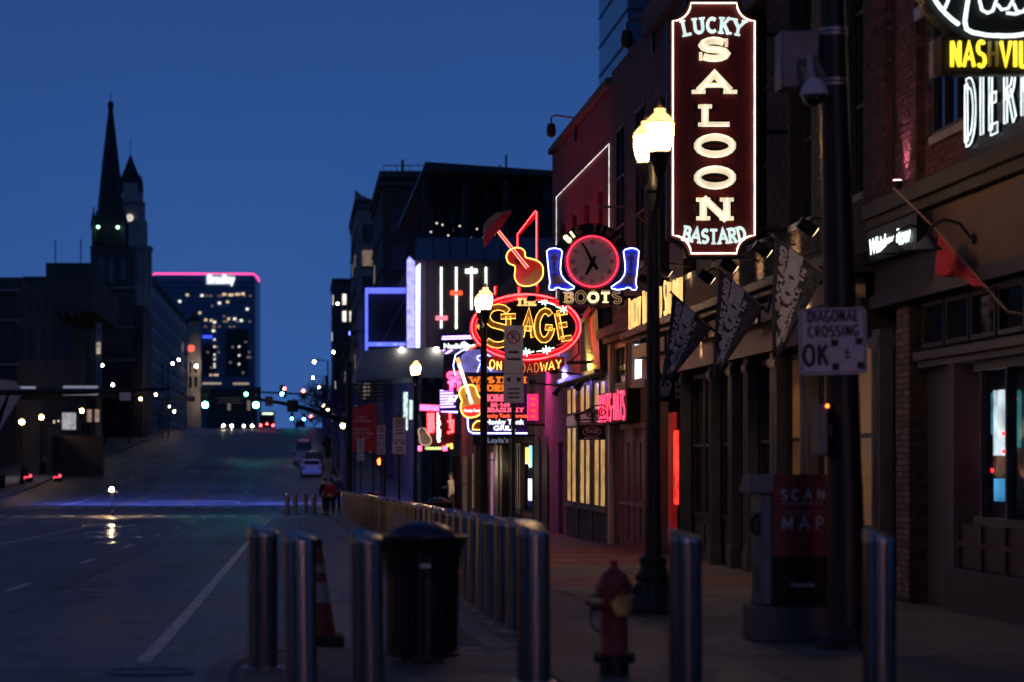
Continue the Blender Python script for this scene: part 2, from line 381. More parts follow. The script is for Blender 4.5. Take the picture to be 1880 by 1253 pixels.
M['dark_brick'] = brickmat('dark_brickwork', (.07, .045, .038), (.05, .033, .03), (.045, .04, .036))
M['darkwall'] = pm('dark_render_wall', (.04, .037, .038), .8, var=.35, scale=.8, bump=.1, bscale=8)
M['brownwall'] = pm('brown_metal_cladding', (.10, .05, .042), .6, 0, var=.25, scale=1.2)
M['stone'] = pm('weathered_limestone', (.30, .28, .27), .85, var=.4, scale=.35, bump=.3, bscale=2)
M['stone_dark'] = pm('sooty_stone', (.085, .078, .078), .9, var=.4, scale=.3, bump=.3, bscale=2)
M['slate'] = pm('dark_slate', (.025, .025, .028), .7, var=.3, scale=1)
M['plaster'] = pm('pale_precast_wall', (.38, .365, .36), .8, var=.25, scale=.3, bump=.1, bscale=3)
M['win_warm'] = em('warm_lit_window', (1, .68, .40), .9, 'NONE', var=.5)
M['win_white'] = em('white_lit_window', (1, .9, .75), 1.3, 'NONE', var=.5)
M['win_dim'] = em('dim_lit_window', (.9, .62, .38), .16, 'NONE', var=.6)
M['win_amber_dim'] = em('dim_amber_window', (1, .5, .16), .02, 'NONE', var=.7)
M['lamp_spot'] = em('spot_lens_glow', (1, .66, .34), 2.2)
M['poster_white'] = em('poster_white_glow', (.85, .95, 1), 1.6, 'NONE')
M['poster_cyan'] = em('poster_cyan_glow', (.2, .8, .9), 1.5, 'NONE')
M['poster_yellow'] = em('poster_yellow_glow', (1, .75, .1), 1.5, 'NONE')
M['poster_violet'] = em('violet_door_glow', (.75, .42, .85), .22, 'NONE', var=.4)
M['neon_thin'] = em('thin_white_neon', (1, .95, .9), .75, var=.6)
M['slider_white'] = em('slider_white_glow', (.85, 1, .9), 2.2)
M['slider_red'] = em('slider_red_glow', (1, .10, .03), 1.6)
M['slider_pink'] = em('slider_pink_glow', (1, .2, .25), 1.4)
M['violet_column'] = em('violet_light_column', (.35, .33, 1), 1.6, var=.35)
M['white_column'] = em('white_light_column', (.55, .62, 1), 2.6)
M['blue_edge'] = em('blue_edge_glow', (.10, .13, .95), 1.6)
M['poster_pale'] = em('pale_lit_poster', (.8, .8, .85), .35, 'NONE', var=.6)
M['poster_warm'] = em('warm_lit_poster', (.9, .6, .4), .25, 'NONE', var=.6)
M['roof_neon'] = em('pink_roof_neon', (1, .05, .28), 2.2, 'NONE')
M['name_white'] = em('white_name_letters', (.95, 1, .98), 1.3, 'NONE')
M['win_fill'] = em('fill_street_window', (1, .60, .34), 1.0)  # windows of unseen buildings, lit as warm fill for the foreground
M['neon_ring'] = em('deep_red_ring_neon', (1, .02, .05), 4.5)
M['canopy_lamp'] = em('canopy_lamp_glow', (1, .93, .82), 55)
M['fill_rose'] = em('rose_fill_neon', (1, .42, .36), 20)
M['fill_lilac'] = em('lilac_fill_neon', (.72, .50, .9), 17)
M['gloss_road'] = pm('glossy_asphalt', (.03, .03, .031), .23, var=.3, scale=1.5, bump=.12, bscale=5, rvar=.06, stretch=(.5, 2, 1))  # smooth sheen for the added headlight reflection patches
M['win_dim2'] = em('dim_base_window', (1, .75, .5), .5, 'NONE', var=.5)
M['neon_blue_far'] = em('far_blue_window', (.05, .10, 1), 1.6, 'NONE')
M['tower_glass'] = pm('deep_blue_tower_glass', (.02, .085, .22), .3, .0, var=.35, scale=.05, bump=0, spec=.9)
M['neon_border'] = em('border_neon_white', (1, .78, .6), 2.6, var=.3)
M['neon_letter'] = em('letter_core_neon', (1, .9, .72), 1.3)
M['clock_face'] = em('backlit_clock_face', (.55, .36, .42), .05, var=.05)
M['red_ring'] = pm('red_clock_ring', (.5, .02, .05), .35, var=.15)
M['letter_lit'] = em('cream_lit_letter', (1, .82, .48), 1.5)
M['letter_half'] = em('half_lit_letter', (1, .66, .28), .25, var=.8)
M['brass_dimglow'] = em('dim_gold_outline', (1, .66, .3), .5)  # brass outlines given a faint glow of their own
M['letter_unlit'] = pm('unlit_gold_letter', (.26, .19, .10), .4, .3, var=.3)
M['boot_blue'] = pm('blue_boot_enamel', (.06, .07, .55), .4, var=.25)
M['boot_neon'] = em('pale_blue_boot_neon', (.30, .34, 1), 7)
M['boot_tan'] = pm('tan_boot_foot', (.22, .13, .10), .5)
M['boot_pale'] = pm('pale_boot_shaft', (.22, .23, .62), .5, var=.2)
M['red_rim'] = pm('red_sign_rim', (.5, .015, .02), .35, var=.2)
M['neon_red_hot'] = em('hot_red_neon', (1, .025, .03), 14)
M['neon_dimred'] = em('dim_red_neon', (.7, .08, .06), .35)
M['neon_dimyellow'] = em('dim_amber_tube', (1, .35, .14), .55)
M['guitar_red'] = pm('red_guitar_body', (.5, .02, .02), .35, var=.2)
M['guitar_amber'] = pm('amber_guitar_burst', (.30, .10, .03), .4, var=.25)
M['neck_red'] = pm('red_guitar_neck', (.5, .06, .05), .4)
M['neon_string'] = em('pink_string_neon', (1, .22, .18), 3.2)
M['hat_red'] = pm('red_hat_brim', (.45, .015, .03), .4)
M['hat_grey'] = pm('grey_hat_crown', (.16, .12, .13), .6)
M['pink_letter'] = em('pink_red_led_letter', (1, .045, .12), 2.0)
M['navy'] = pm('navy_sign_panel', (.022, .02, .085), .4, var=.2)
M['periwinkle'] = em('lit_periwinkle_panel', (.30, .28, .95), .34, var=.4)
M['script_blue'] = em('ice_blue_script', (.55, .62, 1), 3)
M['text_pink2'] = em('pink_red_lit_text', (1, .12, .2), 1.3)
M['neon_redtext'] = em('orange_red_text', (1, .09, .03), 1.4)
M['guitar_glow'] = em('amber_lit_guitar', (.85, .36, .06), .45, var=.4)
M['guard_red'] = em('red_lit_guard', (1, .03, .02), 1.1)
M['neck_white'] = em('white_lit_neck', (1, .9, .72), 1.6)
M['pale_blue_text'] = em('pale_blue_text', (.4, .55, .7), .3)
M['magenta_box'] = em('magenta_box_glow', (1, .02, .16), 1.3, var=.4)
M['dark_violet'] = pm('dark_violet_board', (.05, .03, .08), .45)
M['dark_red'] = pm('dark_red_board', (.10, .012, .015), .45)
M['text_white_hot'] = em('hot_white_letter', (.85, 1, .95), 2.6)
M['guitar_brown'] = em('brown_lit_guitar', (.5, .28, .2), .22, var=.4)
M['outline_dim'] = em('dim_cream_outline', (1, .75, .5), .6)
M['bar_yellow'] = em('yellow_green_bar', (.85, 1, .35), 1.0)
M['neon_cool'] = em('cool_white_neon', (.86, .97, 1), 1.7, var=.3)
M['bronze'] = pm('bronze_end_plate', (.16, .10, .06), .45, .4)
M['neon_yellow_lemon'] = em('lemon_neon', (1, .72, .03), 2.2)
M['neon_dimyellow2'] = em('dead_amber_neon', (.5, .35, .05), .12)
M['flagpole'] = pm('varnished_flagpole', (.30, .17, .11), .45, var=.2)
M['flag_print2'] = pm('faint_flag_print', (.15, .14, .13), .85, var=.4, scale=15)
M['bin_lid'] = pm('sky_tinted_bin_lid', (.03, .045, .07), .28, .3, var=.2)  # blue of the reflected sky put into the lid's base colour
M['galv_blue'] = pm('blue_grey_box_paint', (.10, .13, .18), .5, .2, var=.3)
M['map_red'] = pm('dark_red_map_panel', (.20, .02, .022), .5, var=.2)
M['kiosk_text'] = pm('pale_panel_print', (.52, .50, .54), .5)
M['map_print_dim'] = pm('dim_red_print', (.30, .08, .08), .6)
M['sig_yellow'] = pm('yellow_backplate_edge', (.35, .25, .03), .5)
M['green_sign'] = pm('green_name_sign', (.012, .06, .035), .5)
M['dim_print'] = pm('grey_print', (.25, .25, .25), .6)
M['sig_red2'] = em('red_planter_lamp', (1, .06, .10), 3.5)
M['bus_display'] = em('pale_bus_display', (.8, 1, .75), 1.6)
M['head_hot'] = em('scooter_headlight', (1, .66, .36), 520)
M['cloth_blue'] = pm('dark_blue_cloth', (.03, .05, .10), .9, var=.3)
M['amber_glass'] = em('amber_lit_shop_window', (1, .58, .22), .42, var=.55)
M['corrugated'] = pm('corrugated_tin', (.34, .33, .34), .38, .7, var=.25, scale=3)
M['tree'] = pm('dark_bark', (.045, .035, .033), .9, var=.4, scale=8)
M['leaf'] = pm('dull_winter_leaf', (.04, .035, .035), .8, var=.5, scale=1)
M['paint_white'] = pm('white_car_paint', (.6, .6, .62), .3, var=.06, bump=0, scale=2)
M['paint_dark'] = pm('dark_car_paint', (.02, .02, .024), .28, var=.1, bump=0, scale=2)
M['car_glass'] = glassmat('car_glass', (.012, .014, .018), .08)
M['tail'] = em('red_tail_light', (1, .03, .04), 60)
M['tail_off'] = pm('unlit_tail_lens', (.25, .02, .02), .3)
M['head'] = em('white_headlight', (1, .86, .64), 420)
M['sig_green'] = em('green_signal', (.07, .85, .75), 70)
M['sig_red'] = em('red_signal', (1, .06, .05), 50)
M['sig_orange'] = em('orange_hand_signal', (1, .16, .02), 9)
M['skin'] = pm('skin', (.36, .22, .16), .6, var=.1)
M['hair'] = pm('dark_hair', (.02, .016, .014), .7)
M['cloth_dark'] = pm('dark_cloth', (.022, .022, .026), .9, var=.3, scale=12)
M['cloth_cream'] = pm('cream_knit', (.48, .42, .34), .9, var=.2, scale=12)
M['cloth_red'] = pm('red_cloth', (.36, .025, .05), .9, var=.2, scale=12)
M['flag_cloth'] = pm('black_printed_flag', (.06, .055, .056), .85, var=.5, scale=9)
M['flag_print'] = pm('pale_flag_print', (.66, .59, .57), .85, var=.4, scale=15)
M['red_flag'] = pm('red_flag_cloth', (.42, .02, .04), .8, var=.2)
M['banner_red'] = pm('red_banner', (.52, .03, .03), .55, var=.12, scale=2)
M['banner_text'] = pm('faded_white_print', (.66, .44, .42), .6)

# ---------------------------------------------------------------- lettering
def arc(cx, cy, rx, ry, a0, a1, n=9):
    return [(cx + rx * math.cos(R(a0 + (a1 - a0) * i / n)), cy + ry * math.sin(R(a0 + (a1 - a0) * i / n))) for i in range(n + 1)]
GL = {
 'A': (.80, [[(0,0),(.40,1),(.80,0)], [(.17,.34),(.63,.34)]]),
 'B': (.62, [[(.08,1),(.32,1)] + arc(.32,.76,.24,.24,90,-90,6) + [(.08,.52)], [(.32,.52)] + arc(.34,.26,.26,.26,90,-90,6) + [(.08,0)], [(.08,0),(.08,1)]]),
 'C': (.70, [arc(.37,.5,.35,.5,48,312,12)]),
 'D': (.68, [[(.08,0),(.08,1)], [(.08,1),(.28,1)] + arc(.28,.5,.38,.5,90,-90,9) + [(.08,0)]]),
 'E': (.58, [[(.08,0),(.08,1)], [(.08,1),(.54,1)], [(.08,.52),(.44,.52)], [(.08,0),(.54,0)]]),
 'F': (.56, [[(.08,0),(.08,1)], [(.08,1),(.54,1)], [(.08,.52),(.44,.52)]]),
 'G': (.74, [arc(.38,.5,.36,.5,48,352,13), [(.42,.44),(.74,.44)]]),
 'H': (.72, [[(.08,0),(.08,1)], [(.64,0),(.64,1)], [(.08,.5),(.64,.5)]]),
 'I': (.20, [[(.10,0),(.10,1)]]),
 'J': (.5, [[(.42,1),(.42,.22)] + arc(.23,.2,.19,.2,0,-170,6)]),
 'K': (.70, [[(.08,0),(.08,1)], [(.64,1),(.08,.42)], [(.26,.60),(.66,0)]]),
 'L': (.56, [[(.08,1),(.08,0)], [(.08,0),(.54,0)]]),
 'M': (.92, [[(.08,0),(.08,1)], [(.08,1),(.46,.22),(.84,1)], [(.84,1),(.84,0)]]),
 'N': (.76, [[(.08,0),(.08,1)], [(.08,1),(.68,0)], [(.68,0),(.68,1)]]),
 'O': (.78, [arc(.39,.5,.36,.5,90,450,18)]),
 'P': (.62, [[(.08,0),(.08,1)], [(.08,1),(.32,1)] + arc(.32,.73,.26,.27,90,-90,7) + [(.08,.46)]]),
 'R': (.68, [[(.08,0),(.08,1)], [(.08,1),(.32,1)] + arc(.32,.74,.26,.26,90,-90,7) + [(.08,.48)], [(.32,.48),(.64,0)]]),
 'S': (.62, [arc(.31,.75,.27,.25,35,270,8)[:-1] + arc(.31,.25,.29,.25,90,-145,8)]),
 'T': (.70, [[(.35,0),(.35,1)], [(.02,1),(.68,1)]]),
 'U': (.72, [[(.08,1),(.08,.32)] + arc(.36,.3,.28,.3,180,360,8) + [(.64,1)]]),
 'V': (.76, [[(0,1),(.38,0),(.76,1)]]),
 'W': (1.0, [[(0,1),(.25,0),(.5,.75),(.75,0),(1.0,1)]]),
 'X': (.7, [[(0,0),(.7,1)], [(0,1),(.7,0)]]),
 'Y': (.74, [[(0,1),(.37,.48),(.74,1)], [(.37,.48),(.37,0)]]),
 '5': (.6, [[(.52,1),(.12,1),(.1,.58)] + arc(.28,.32,.26,.3,110,-140,8)]), '4': (.62, [[(.44,0),(.44,1),(.02,.3),(.6,.3)]]), '9': (.6, [arc(.3,.7,.26,.28,0,360,10) + [(.54,.4),(.3,0)]]),
 'Z': (.6, [[(.04,1),(.56,1),(.04,0),(.58,0)]]),
 "'": (.14, [[(.07,1),(.05,.78)]]), '-': (.4, [[(.05,.5),(.35,.5)]]), ' ': (.38, []), '&': (.4, [[(.05,.5),(.35,.5)], [(.2,.3),(.2,.7)]]),
}
def strokes(txt, h, wfac=1.0, track=.16):
    """list of (index, strokes) in metres from x = 0, and the total width"""
    x = 0; out = []
    for k, ch in enumerate(txt):
        w, st = GL[ch]
        out.append((k, [[(x + u * h * wfac, v * h) for u, v in s] for s in st]))
        x += (w * wfac + track) * h
    return out, x - track * h
def offs(pl, t, closed=False):
    n = len(pl); L_, R_ = [], []
    for i in range(n):
        if closed: a, b = pl[i - 1], pl[(i + 1) % n]
        else: a, b = pl[max(i - 1, 0)], pl[min(i + 1, n - 1)]
        p = pl[i]
        d1 = Vector((p[0]-a[0], p[1]-a[1])); d2 = Vector((b[0]-p[0], b[1]-p[1]))
        if d1.length < 1e-9: d1 = d2.copy()
        if d2.length < 1e-9: d2 = d1.copy()
        d1.normalize(); d2.normalize(); d = d1 + d2
        if d.length < 1e-6: d = d2.copy()
        d.normalize(); nv = Vector((-d.y, d.x)); c = max(.45, nv.dot(Vector((-d2.y, d2.x)))); k = t / c
        L_.append((p[0] + nv.x * k, p[1] + nv.y * k)); R_.append((p[0] - nv.x * k, p[1] - nv.y * k))
    return L_, R_
def isclosed(pl): return len(pl) > 3 and math.hypot(pl[0][0]-pl[-1][0], pl[0][1]-pl[-1][1]) < 1e-4
def add_ribbon(mb, pl, t, mp, w0, w1):
    L_, R_ = offs(pl, t)
    if isclosed(pl):
        L_, R_ = offs(pl[:-1], t, True); L_.append(L_[0]); R_.append(R_[0])
    n = len(pl); vs = []
    for i in range(n):
        vs += [mp(*L_[i], w1), mp(*R_[i], w1), mp(*R_[i], w0), mp(*L_[i], w0)]
    fs = []
    for i in range(n - 1):
        a, b = 4*i, 4*i + 4
        for k in range(4): fs.append((a + k, a + (k + 1) % 4, b + (k + 1) % 4, b + k))
    if not isclosed(pl): fs += [(0, 3, 2, 1), (4*n - 4, 4*n - 3, 4*n - 2, 4*n - 1)]
    mb.add(vs, fs)
def slab_letter(mb, sts, t, mp, w0, w1, h, v0=0, serif=True, contrast=1.0):
    """thick letter body with slab serifs at the ends of its stems, each stroke a hair prouder than the last"""
    k = 0; tol = h * .02
    for s in sts:
        dx = abs(s[0][0] - s[-1][0]); dy = abs(s[0][1] - s[-1][1])
        tt = t * (contrast if dx > dy * 2 and len(s) == 2 else 1)
        s2 = s
        add_ribbon(mb, [(u, v0 + tt*.9 + (v - v0) * (h - tt*1.8) / h) if len(s) > 3 or dx > dy*2 else (u, v) for u, v in s2], tt, mp, w0, w1 + .0008 * k); k += 1
        if serif and not isclosed(s):
            for e, q in ((s[0], s[1]), (s[-1], s[-2])):
                if abs(e[0] - q[0]) > abs(e[1] - q[1]) * 1.2: continue
                for yy, sg in ((v0, 1), (v0 + h, -1)):
                    if abs(e[1] - yy) < tol:
                        add_ribbon(mb, [(e[0] - t * 2.0, yy + sg * t * .55), (e[0] + t * 2.0, yy + sg * t * .55)], t * .55, mp, w0, w1 + .0008 * k); k += 1
def neon_line(mb, pl, r, mp, w, n=5, closed=False):
    cl = closed or isclosed(pl)
    if isclosed(pl): pl = pl[:-1]
    mb.tube([mp(u, v, w) for u, v in pl], r, n, closed=cl)
def outline(mb, pl, t, r, mp, w):
    if isclosed(pl):
        L_, R_ = offs(pl[:-1], t, True)
        neon_line(mb, L_, r, mp, w, closed=True); neon_line(mb, R_, r, mp, w, closed=True)
    else:
        L_, R_ = offs(pl, t); neon_line(mb, L_ + R_[::-1], r, mp, w, closed=True)
def front(x0, y, z0, sc=1.0):                             # faces the camera: u right, v up, w towards the camera
    return lambda u, v, w: (x0 + u * sc, y - w, z0 + v * sc)
def facade(X, y0, z0):                                    # on the street face of the right-hand row: reads from far to near
    return lambda u, v, w: (X - w, y0 - u, z0 + v)

_fc = {}
def font2d(txt, size):
    k = txt
    if k not in _fc:
        c = bpy.data.curves.new('t', 'FONT'); c.body = txt; c.size = 1; c.align_x = 'CENTER'; c.resolution_u = 3; c.fill_mode = 'FRONT'; c.space_line = .95
        o = bpy.data.objects.new('t', c); COL.objects.link(o); bpy.context.view_layer.update()
        me = bpy.data.meshes.new_from_object(o.evaluated_get(bpy.context.evaluated_depsgraph_get()))
        _fc[k] = ([tuple(v.co) for v in me.vertices], [tuple(p.vertices) for p in me.polygons])
        bpy.data.objects.remove(o); bpy.data.curves.remove(c); bpy.data.meshes.remove(me)
    vs, fs = _fc[k]
    return [(x * size, y * size) for x, y, z in vs], fs
def print_text(mb, txt, size, mp, w=.003, bold=0, width=None):
    vs, fs = font2d(txt, size)
    if width:
        xs = [v[0] for v in vs]; k = width / max(max(xs) - min(xs), 1e-6); vs = [(x * k, y) for x, y in vs]
    mb.add([mp(x, y, w) for x, y in vs], fs)
    if bold:
        for j, (dx, dy) in enumerate(((bold, 0), (-bold, 0), (0, bold), (0, -bold))):
            mb.add([mp(x + dx, y + dy, w + .0005 * (j + 1)) for x, y in vs], fs)
def rect(mb, mp, u0, u1, v0, v1, w0, w1):
    b = len(mb.v)
    mb.box(u0, u1, -w1, -w0, v0, v1)
    for i in range(b, len(mb.v)):
        u, nw, v = mb.v[i]; mb.v[i] = mp(u, v, -nw)
def poly(mb, mp, pts, w0, w1):
    b = len(mb.v); mb.prism(pts, -w1, -w0)
    for i in range(b, len(mb.v)):
        u, nw, v = mb.v[i]; mb.v[i] = mp(u, v, -nw)

# ================================================================ SETTING
def strip(name, x0, x1, ys, zf, mat, thick=.25, kind='structure'):
    m = MB(); n = len(ys)
    vs = []
    for y in ys: vs += [(x0, y, zf(y)), (x1, y, zf(y)), (x1, y, zf(y) - thick), (x0, y, zf(y) - thick)]
    fs = []
    for i in range(n - 1):
        a, b = 4*i, 4*i + 4
        for k in range(4): fs.append((a + k, a + (k + 1) % 4, b + (k + 1) % 4, b + k))
    fs += [(0, 1, 2, 3), (4*n - 1, 4*n - 2, 4*n - 3, 4*n - 4)]
    m.add(vs, fs); return m.build(name, mat, kind=kind)
def fr(a, b, st):
    n = max(1, round((b - a) / st)); return [a + (b - a) * i / n for i in range(n + 1)]
YS = fr(-60, 240, 3) + fr(245, 560, 5)[0:] + fr(600, 1500, 50)
strip('ground', -2500, 2500, fr(-290, 560, 10) + fr(640, 3400, 120), lambda y: gz(y) - 1.1, M['terrain'], 2)
strip('road', -20.5, 2.6, YS, rz, M['road'], .5)
strip('cross_street', 2.6, 60, fr(112, 134, 2), rz, M['road'], .5)
strip('cross_street', -70, -20.5, fr(112, 134, 2), rz, M['road'], .5)
# left pavement with its kerb, beyond the crossing
strip('pavement', -27, -20.65, fr(134.2, 520, 4), lambda y: gz(y) + .02, M['concrete'], .4)
strip('kerb', -20.65, -20.4, fr(134, 520, 4), lambda y: gz(y) + .025, M['kerb'], .4)
strip('pavement', -40, -20.65, fr(-40, 111.8, 4), gz, M['concrete'], .4)
# right pavement beyond the crossing
strip('pavement', 2.65, 30, fr(134.2, 520, 4), gz, M['concrete'], .4)
strip('kerb', 2.4, 2.65, fr(134, 520, 4), lambda y: gz(y) + .006, M['kerb'], .4)

# right pavement: bed, kerb stones, and slabs of their own
pav = strip('pavement', 1.74, 7.6, fr(8, 111.8, 2), lambda y: gz(y) - .03, M['mortar'], .4)
def slab_mesh(name, w, l, mat):
    m = MB(); m.box(-w/2, w/2, -l/2, l/2, -.05, 0); o = m.build(name, mat, pav, bevel=.006); return o
cols = [(1.74, 3.3), (3.3, 5.0), (5.0, 7.6)]
protos = {}
slabs = 0
y = 8.0
rows = []
while y < 111:
    l = 1.5 if y < 60 else 3.0
    rows.append((y, min(y + l, 111.8))); y += l
for (ya, yb) in rows:
    for ci, (xa, xb) in enumerate(cols):
        ym = (ya + yb) / 2
        red = (32.2 < ym < 35.4) or (39.8 < ym < 51 and ci != 0 ) or (ym > 60 and int(ym / 12) % 2 == 0)
        kind = 'redpave' if red else random.choice(['concrete', 'concrete', 'concrete2'])
        key = (ci, round(yb - ya, 2), kind)
        if key not in protos:
            o = slab_mesh('paving_slab', xb - xa - .014, yb - ya - .014, M[kind]); protos[key] = o
        else:
            o = protos[key].copy(); COL.objects.link(o)
        o.location = ((xa + xb) / 2, ym, gz(ym) + random.uniform(-.004, .004))
        o.rotation_euler = (math.atan((gz(yb) - gz(ya)) / (yb - ya)), 0, 0)
# kerb stones (curved round the near build-out)
kerb = strip('kerb', 1.5, 1.725, fr(19.4, 111.8, 2), lambda y: gz(y) + .004, M['kerb'], .4)
# the kerb build-out at the near corner
bo = [(-0.62, 8.0), (-0.62, 16.9)] + [(-0.12 - .5 * math.cos(R(a)), 16.9 + 1.9 * math.sin(R(a))) for a in (15, 30, 45, 60, 75, 90)] + [(1.45, 18.9), (1.735, 19.3), (1.735, 8.0)]
m = MB(); m.prism_z(bo, -.6, 0.0)
m.build('pavement', M['concrete'], bevel=.02, kind='structure')
m = MB(); ed = bo[1:9]
inn = [(x + .17 if x < .6 else x, y - .15) for x, y in ed]
pl = [(-0.65, 8)] + [(x - .02, y + .02) for x, y in bo[1:10]]
for i in range(len(pl) - 1):
    (xa, ya), (xb, yb) = pl[i], pl[i + 1]
    dx, dy = xb - xa, yb - ya; l = math.hypot(dx, dy); nx, ny = dy / l * .17, -dx / l * .17
    m.prism_z([(xa, ya), (xa + nx, ya + ny), (xb + nx, yb + ny), (xb, yb)][::-1], -.5, .012 + .0007 * i)
m.build('kerb', M['kerb'], bevel=.012, kind='structure')

# road markings
def mark(x0, x1, y0, y1, mat='white_paint', lift=.004, name='lane_marking'):
    return strip(name, x0, x1, fr(y0, y1, 4), lambda y: rz(y) + lift, M[mat], .003)
strip('lane_marking', -1.34, -1.21, fr(19.6, 108, 3), lambda y: rz(y) + .004, M['white_paint'], .003)
for k in range(9):
    mark(-4.07, -3.96, 33.2 + k * 11.2, 33.2 + k * 11.2 + 2.7)
mark(-7.27, -7.17, 22, 96); mark(-10.9, -10.8, 30, 96)
for X in (-7.25, -7.02, -10.95, -10.72): mark(X - .05, X + .05, 136, 300, 'yellow_paint')
mark(-14.3, -14.18, 136, 175)
for k in range(8): mark(-3.95, -3.83, 140 + k * 12, 143 + k * 12); mark(-14.3, -14.18, 180 + k * 12, 183 + k * 12)
for k in range(20): mark(-20.2 + k * 1.05, -20.2 + k * 1.05 + .55, 107.5, 110.6, name='crosswalk_bar')
for k in range(20): mark(-20.2 + k * 1.05, -20.2 + k * 1.05 + .55, 136.0, 139.4, name='crosswalk_bar')
mark(-20.3, 1.2, 104.6, 105.1, name='stop_line'); mark(-9.9, -3.9, 158, 158.8, name='stop_line'); mark(-9.9, -6.4, 146, 146.8, name='stop_line')
mh = thing('manhole_cover', 'round iron manhole cover flush in the asphalt beside the near kerb', 'manhole cover', (-1.15, 18.5, rz(18.5)))
part('cover', M['iron'], mh, lambda m: m.lathe([(.0001, .006), (.30, .006), (.30, .012), (.34, .012), (.34, 0)], -1.15, 18.5, rz(18.5), 28))
part('grip_ridge', M['galv'], mh, lambda m: [m.box(-1.35 + .08 * k, -1.32 + .08 * k, 18.33, 18.67, rz(18.5) + .006, rz(18.5) + .011) for k in range(6)])
mh2 = thing('drain_cover', 'small square iron cover set in the asphalt behind the traffic cone', 'drain cover', (.72, 32, rz(32)))
part('cover', M['galv'], mh2, lambda m: m.box(.5, .95, 31.2, 32.8, rz(32.) - .02, rz(32) + .016))
part('grating', M['iron'], mh2, lambda m: [m.box(.54 + .055 * k, .57 + .055 * k, 31.4, 32.6, rz(32) + .012, rz(32) + .022) for k in range(7)])

# glossy patches added to mirror the headlight as a broken streak
rp = random.Random(4)
for X, y, lx, ly in ((-4.62, 60, .55, 1.1), (-5.05, 66, .9, 2.2), (-5.7, 73.5, .8, 3.4), (-6.5, 84, 1.0, 4.5), (-5.35, 69.5, .45, .8)):
    m = MB(); n = 20; c = [(X + lx * math.cos(2*math.pi*i/n) * rp.uniform(.7, 1.1), y + ly * math.sin(2*math.pi*i/n) * rp.uniform(.8, 1.1)) for i in range(n)]
    m.add([(x, yy, rz(yy) + .006) for x, yy in c], [tuple(range(n))]); m.build('reflection_patch', M['gloss_road'], kind='structure')

# ================================================================ RIGHT-HAND ROW
def holes_x(m, X0, X1, y0, y1, z0, z1, holes):
    """wall between X0 and X1 with rectangular openings (ya, yb, za, zb)"""
    ys = sorted({y0, y1, *[v for h in holes for v in h[:2]]}); ys = [v for v in ys if y0 <= v <= y1]
    for a, b in zip(ys, ys[1:]):
        cut = sorted([(max(h[2], z0), min(h[3], z1)) for h in holes if h[0] <= a + 1e-6 and h[1] >= b - 1e-6])
        z = z0
        for c, d in cut:
            if c > z: m.box(X0, X1, a, b, z, c)
            z = max(z, d)
        if z < z1: m.box(X0, X1, a, b, z, z1)
def holes_y(m, Y0, Y1, x0, x1, z0, z1, holes):
    xs = sorted({x0, x1, *[v for h in holes for v in h[:2]]}); xs = [v for v in xs if x0 <= v <= x1]
    for a, b in zip(xs, xs[1:]):
        cut = sorted([(max(h[2], z0), min(h[3], z1)) for h in holes if h[0] <= a + 1e-6 and h[1] >= b - 1e-6])
        z = z0
        for c, d in cut:
            if c > z: m.box(a, b, Y0, Y1, z, c)
            z = max(z, d)
        if z < z1: m.box(a, b, Y0, Y1, z, z1)
_ub = {}
def brickfield(par, plane, P, a0, a1, z0, z1, holes, mat, nparts, near=None, bl=.200, bh=.060, jt=.012, depth=.03, proud=.012):
    """courses of single bricks on the face X = P (plane 'x', along Y) or Y = P (plane 'y', along X); the face looks to -X or -Y"""
    br = []
    row = 0; z = z0
    while z + bh <= z1 + 1e-6:
        a = a0 - (bl / 2 + jt / 2 if row % 2 else 0)
        while a < a1 - .02:
            s, e = max(a, a0), min(a + bl, a1)
            if e - s > .03 and not any(h[0] < e and h[1] > s and h[2] < z + bh and h[3] > z for h in holes): br.append((s, e, z))
            a += bl + jt
        z += bh + jt; row += 1
    br.sort(key=near or (lambda q: q[0]))
    key = (plane, mat.name)
    for s, e, z in br[:nparts]:
        j = random.uniform(-.004, .004)
        if key not in _ub:
            m = MB()
            if plane == 'x': m.box(-depth, 0, -.5, .5, 0, bh)
            else: m.box(-.5, .5, -depth, 0, 0, bh)
            b1_ = wloc(par); m.v = [(x + b1_.x, y + b1_.y, z_ + b1_.z) for x, y, z_ in m.v]; _ub[key] = o = m.build('brick', mat, par)
        else: o = _ub[key].copy(); COL.objects.link(o); o.parent = par
        b0 = wloc(par)
        c = (s + e) / 2
        if plane == 'x': o.location = (P - proud + depth + j - b0.x, c - b0.y, z - b0.z); o.scale = (1, e - s, 1)
        else: o.location = (c - b0.x, P - proud + depth + j - b0.y, z - b0.z); o.scale = (e - s, 1, 1)
    if len(br) > nparts:
        m = MB()
        for s, e, z in br[nparts:]:
            j = random.uniform(-.004, .004)
            if plane == 'x': m.box(P - proud + j, P - proud + depth, s, e, z, z + bh)
            else: m.box(s, e, P - proud + j, P - proud + depth, z, z + bh)
        m.build('brickwork', mat, par, kind='stuff')
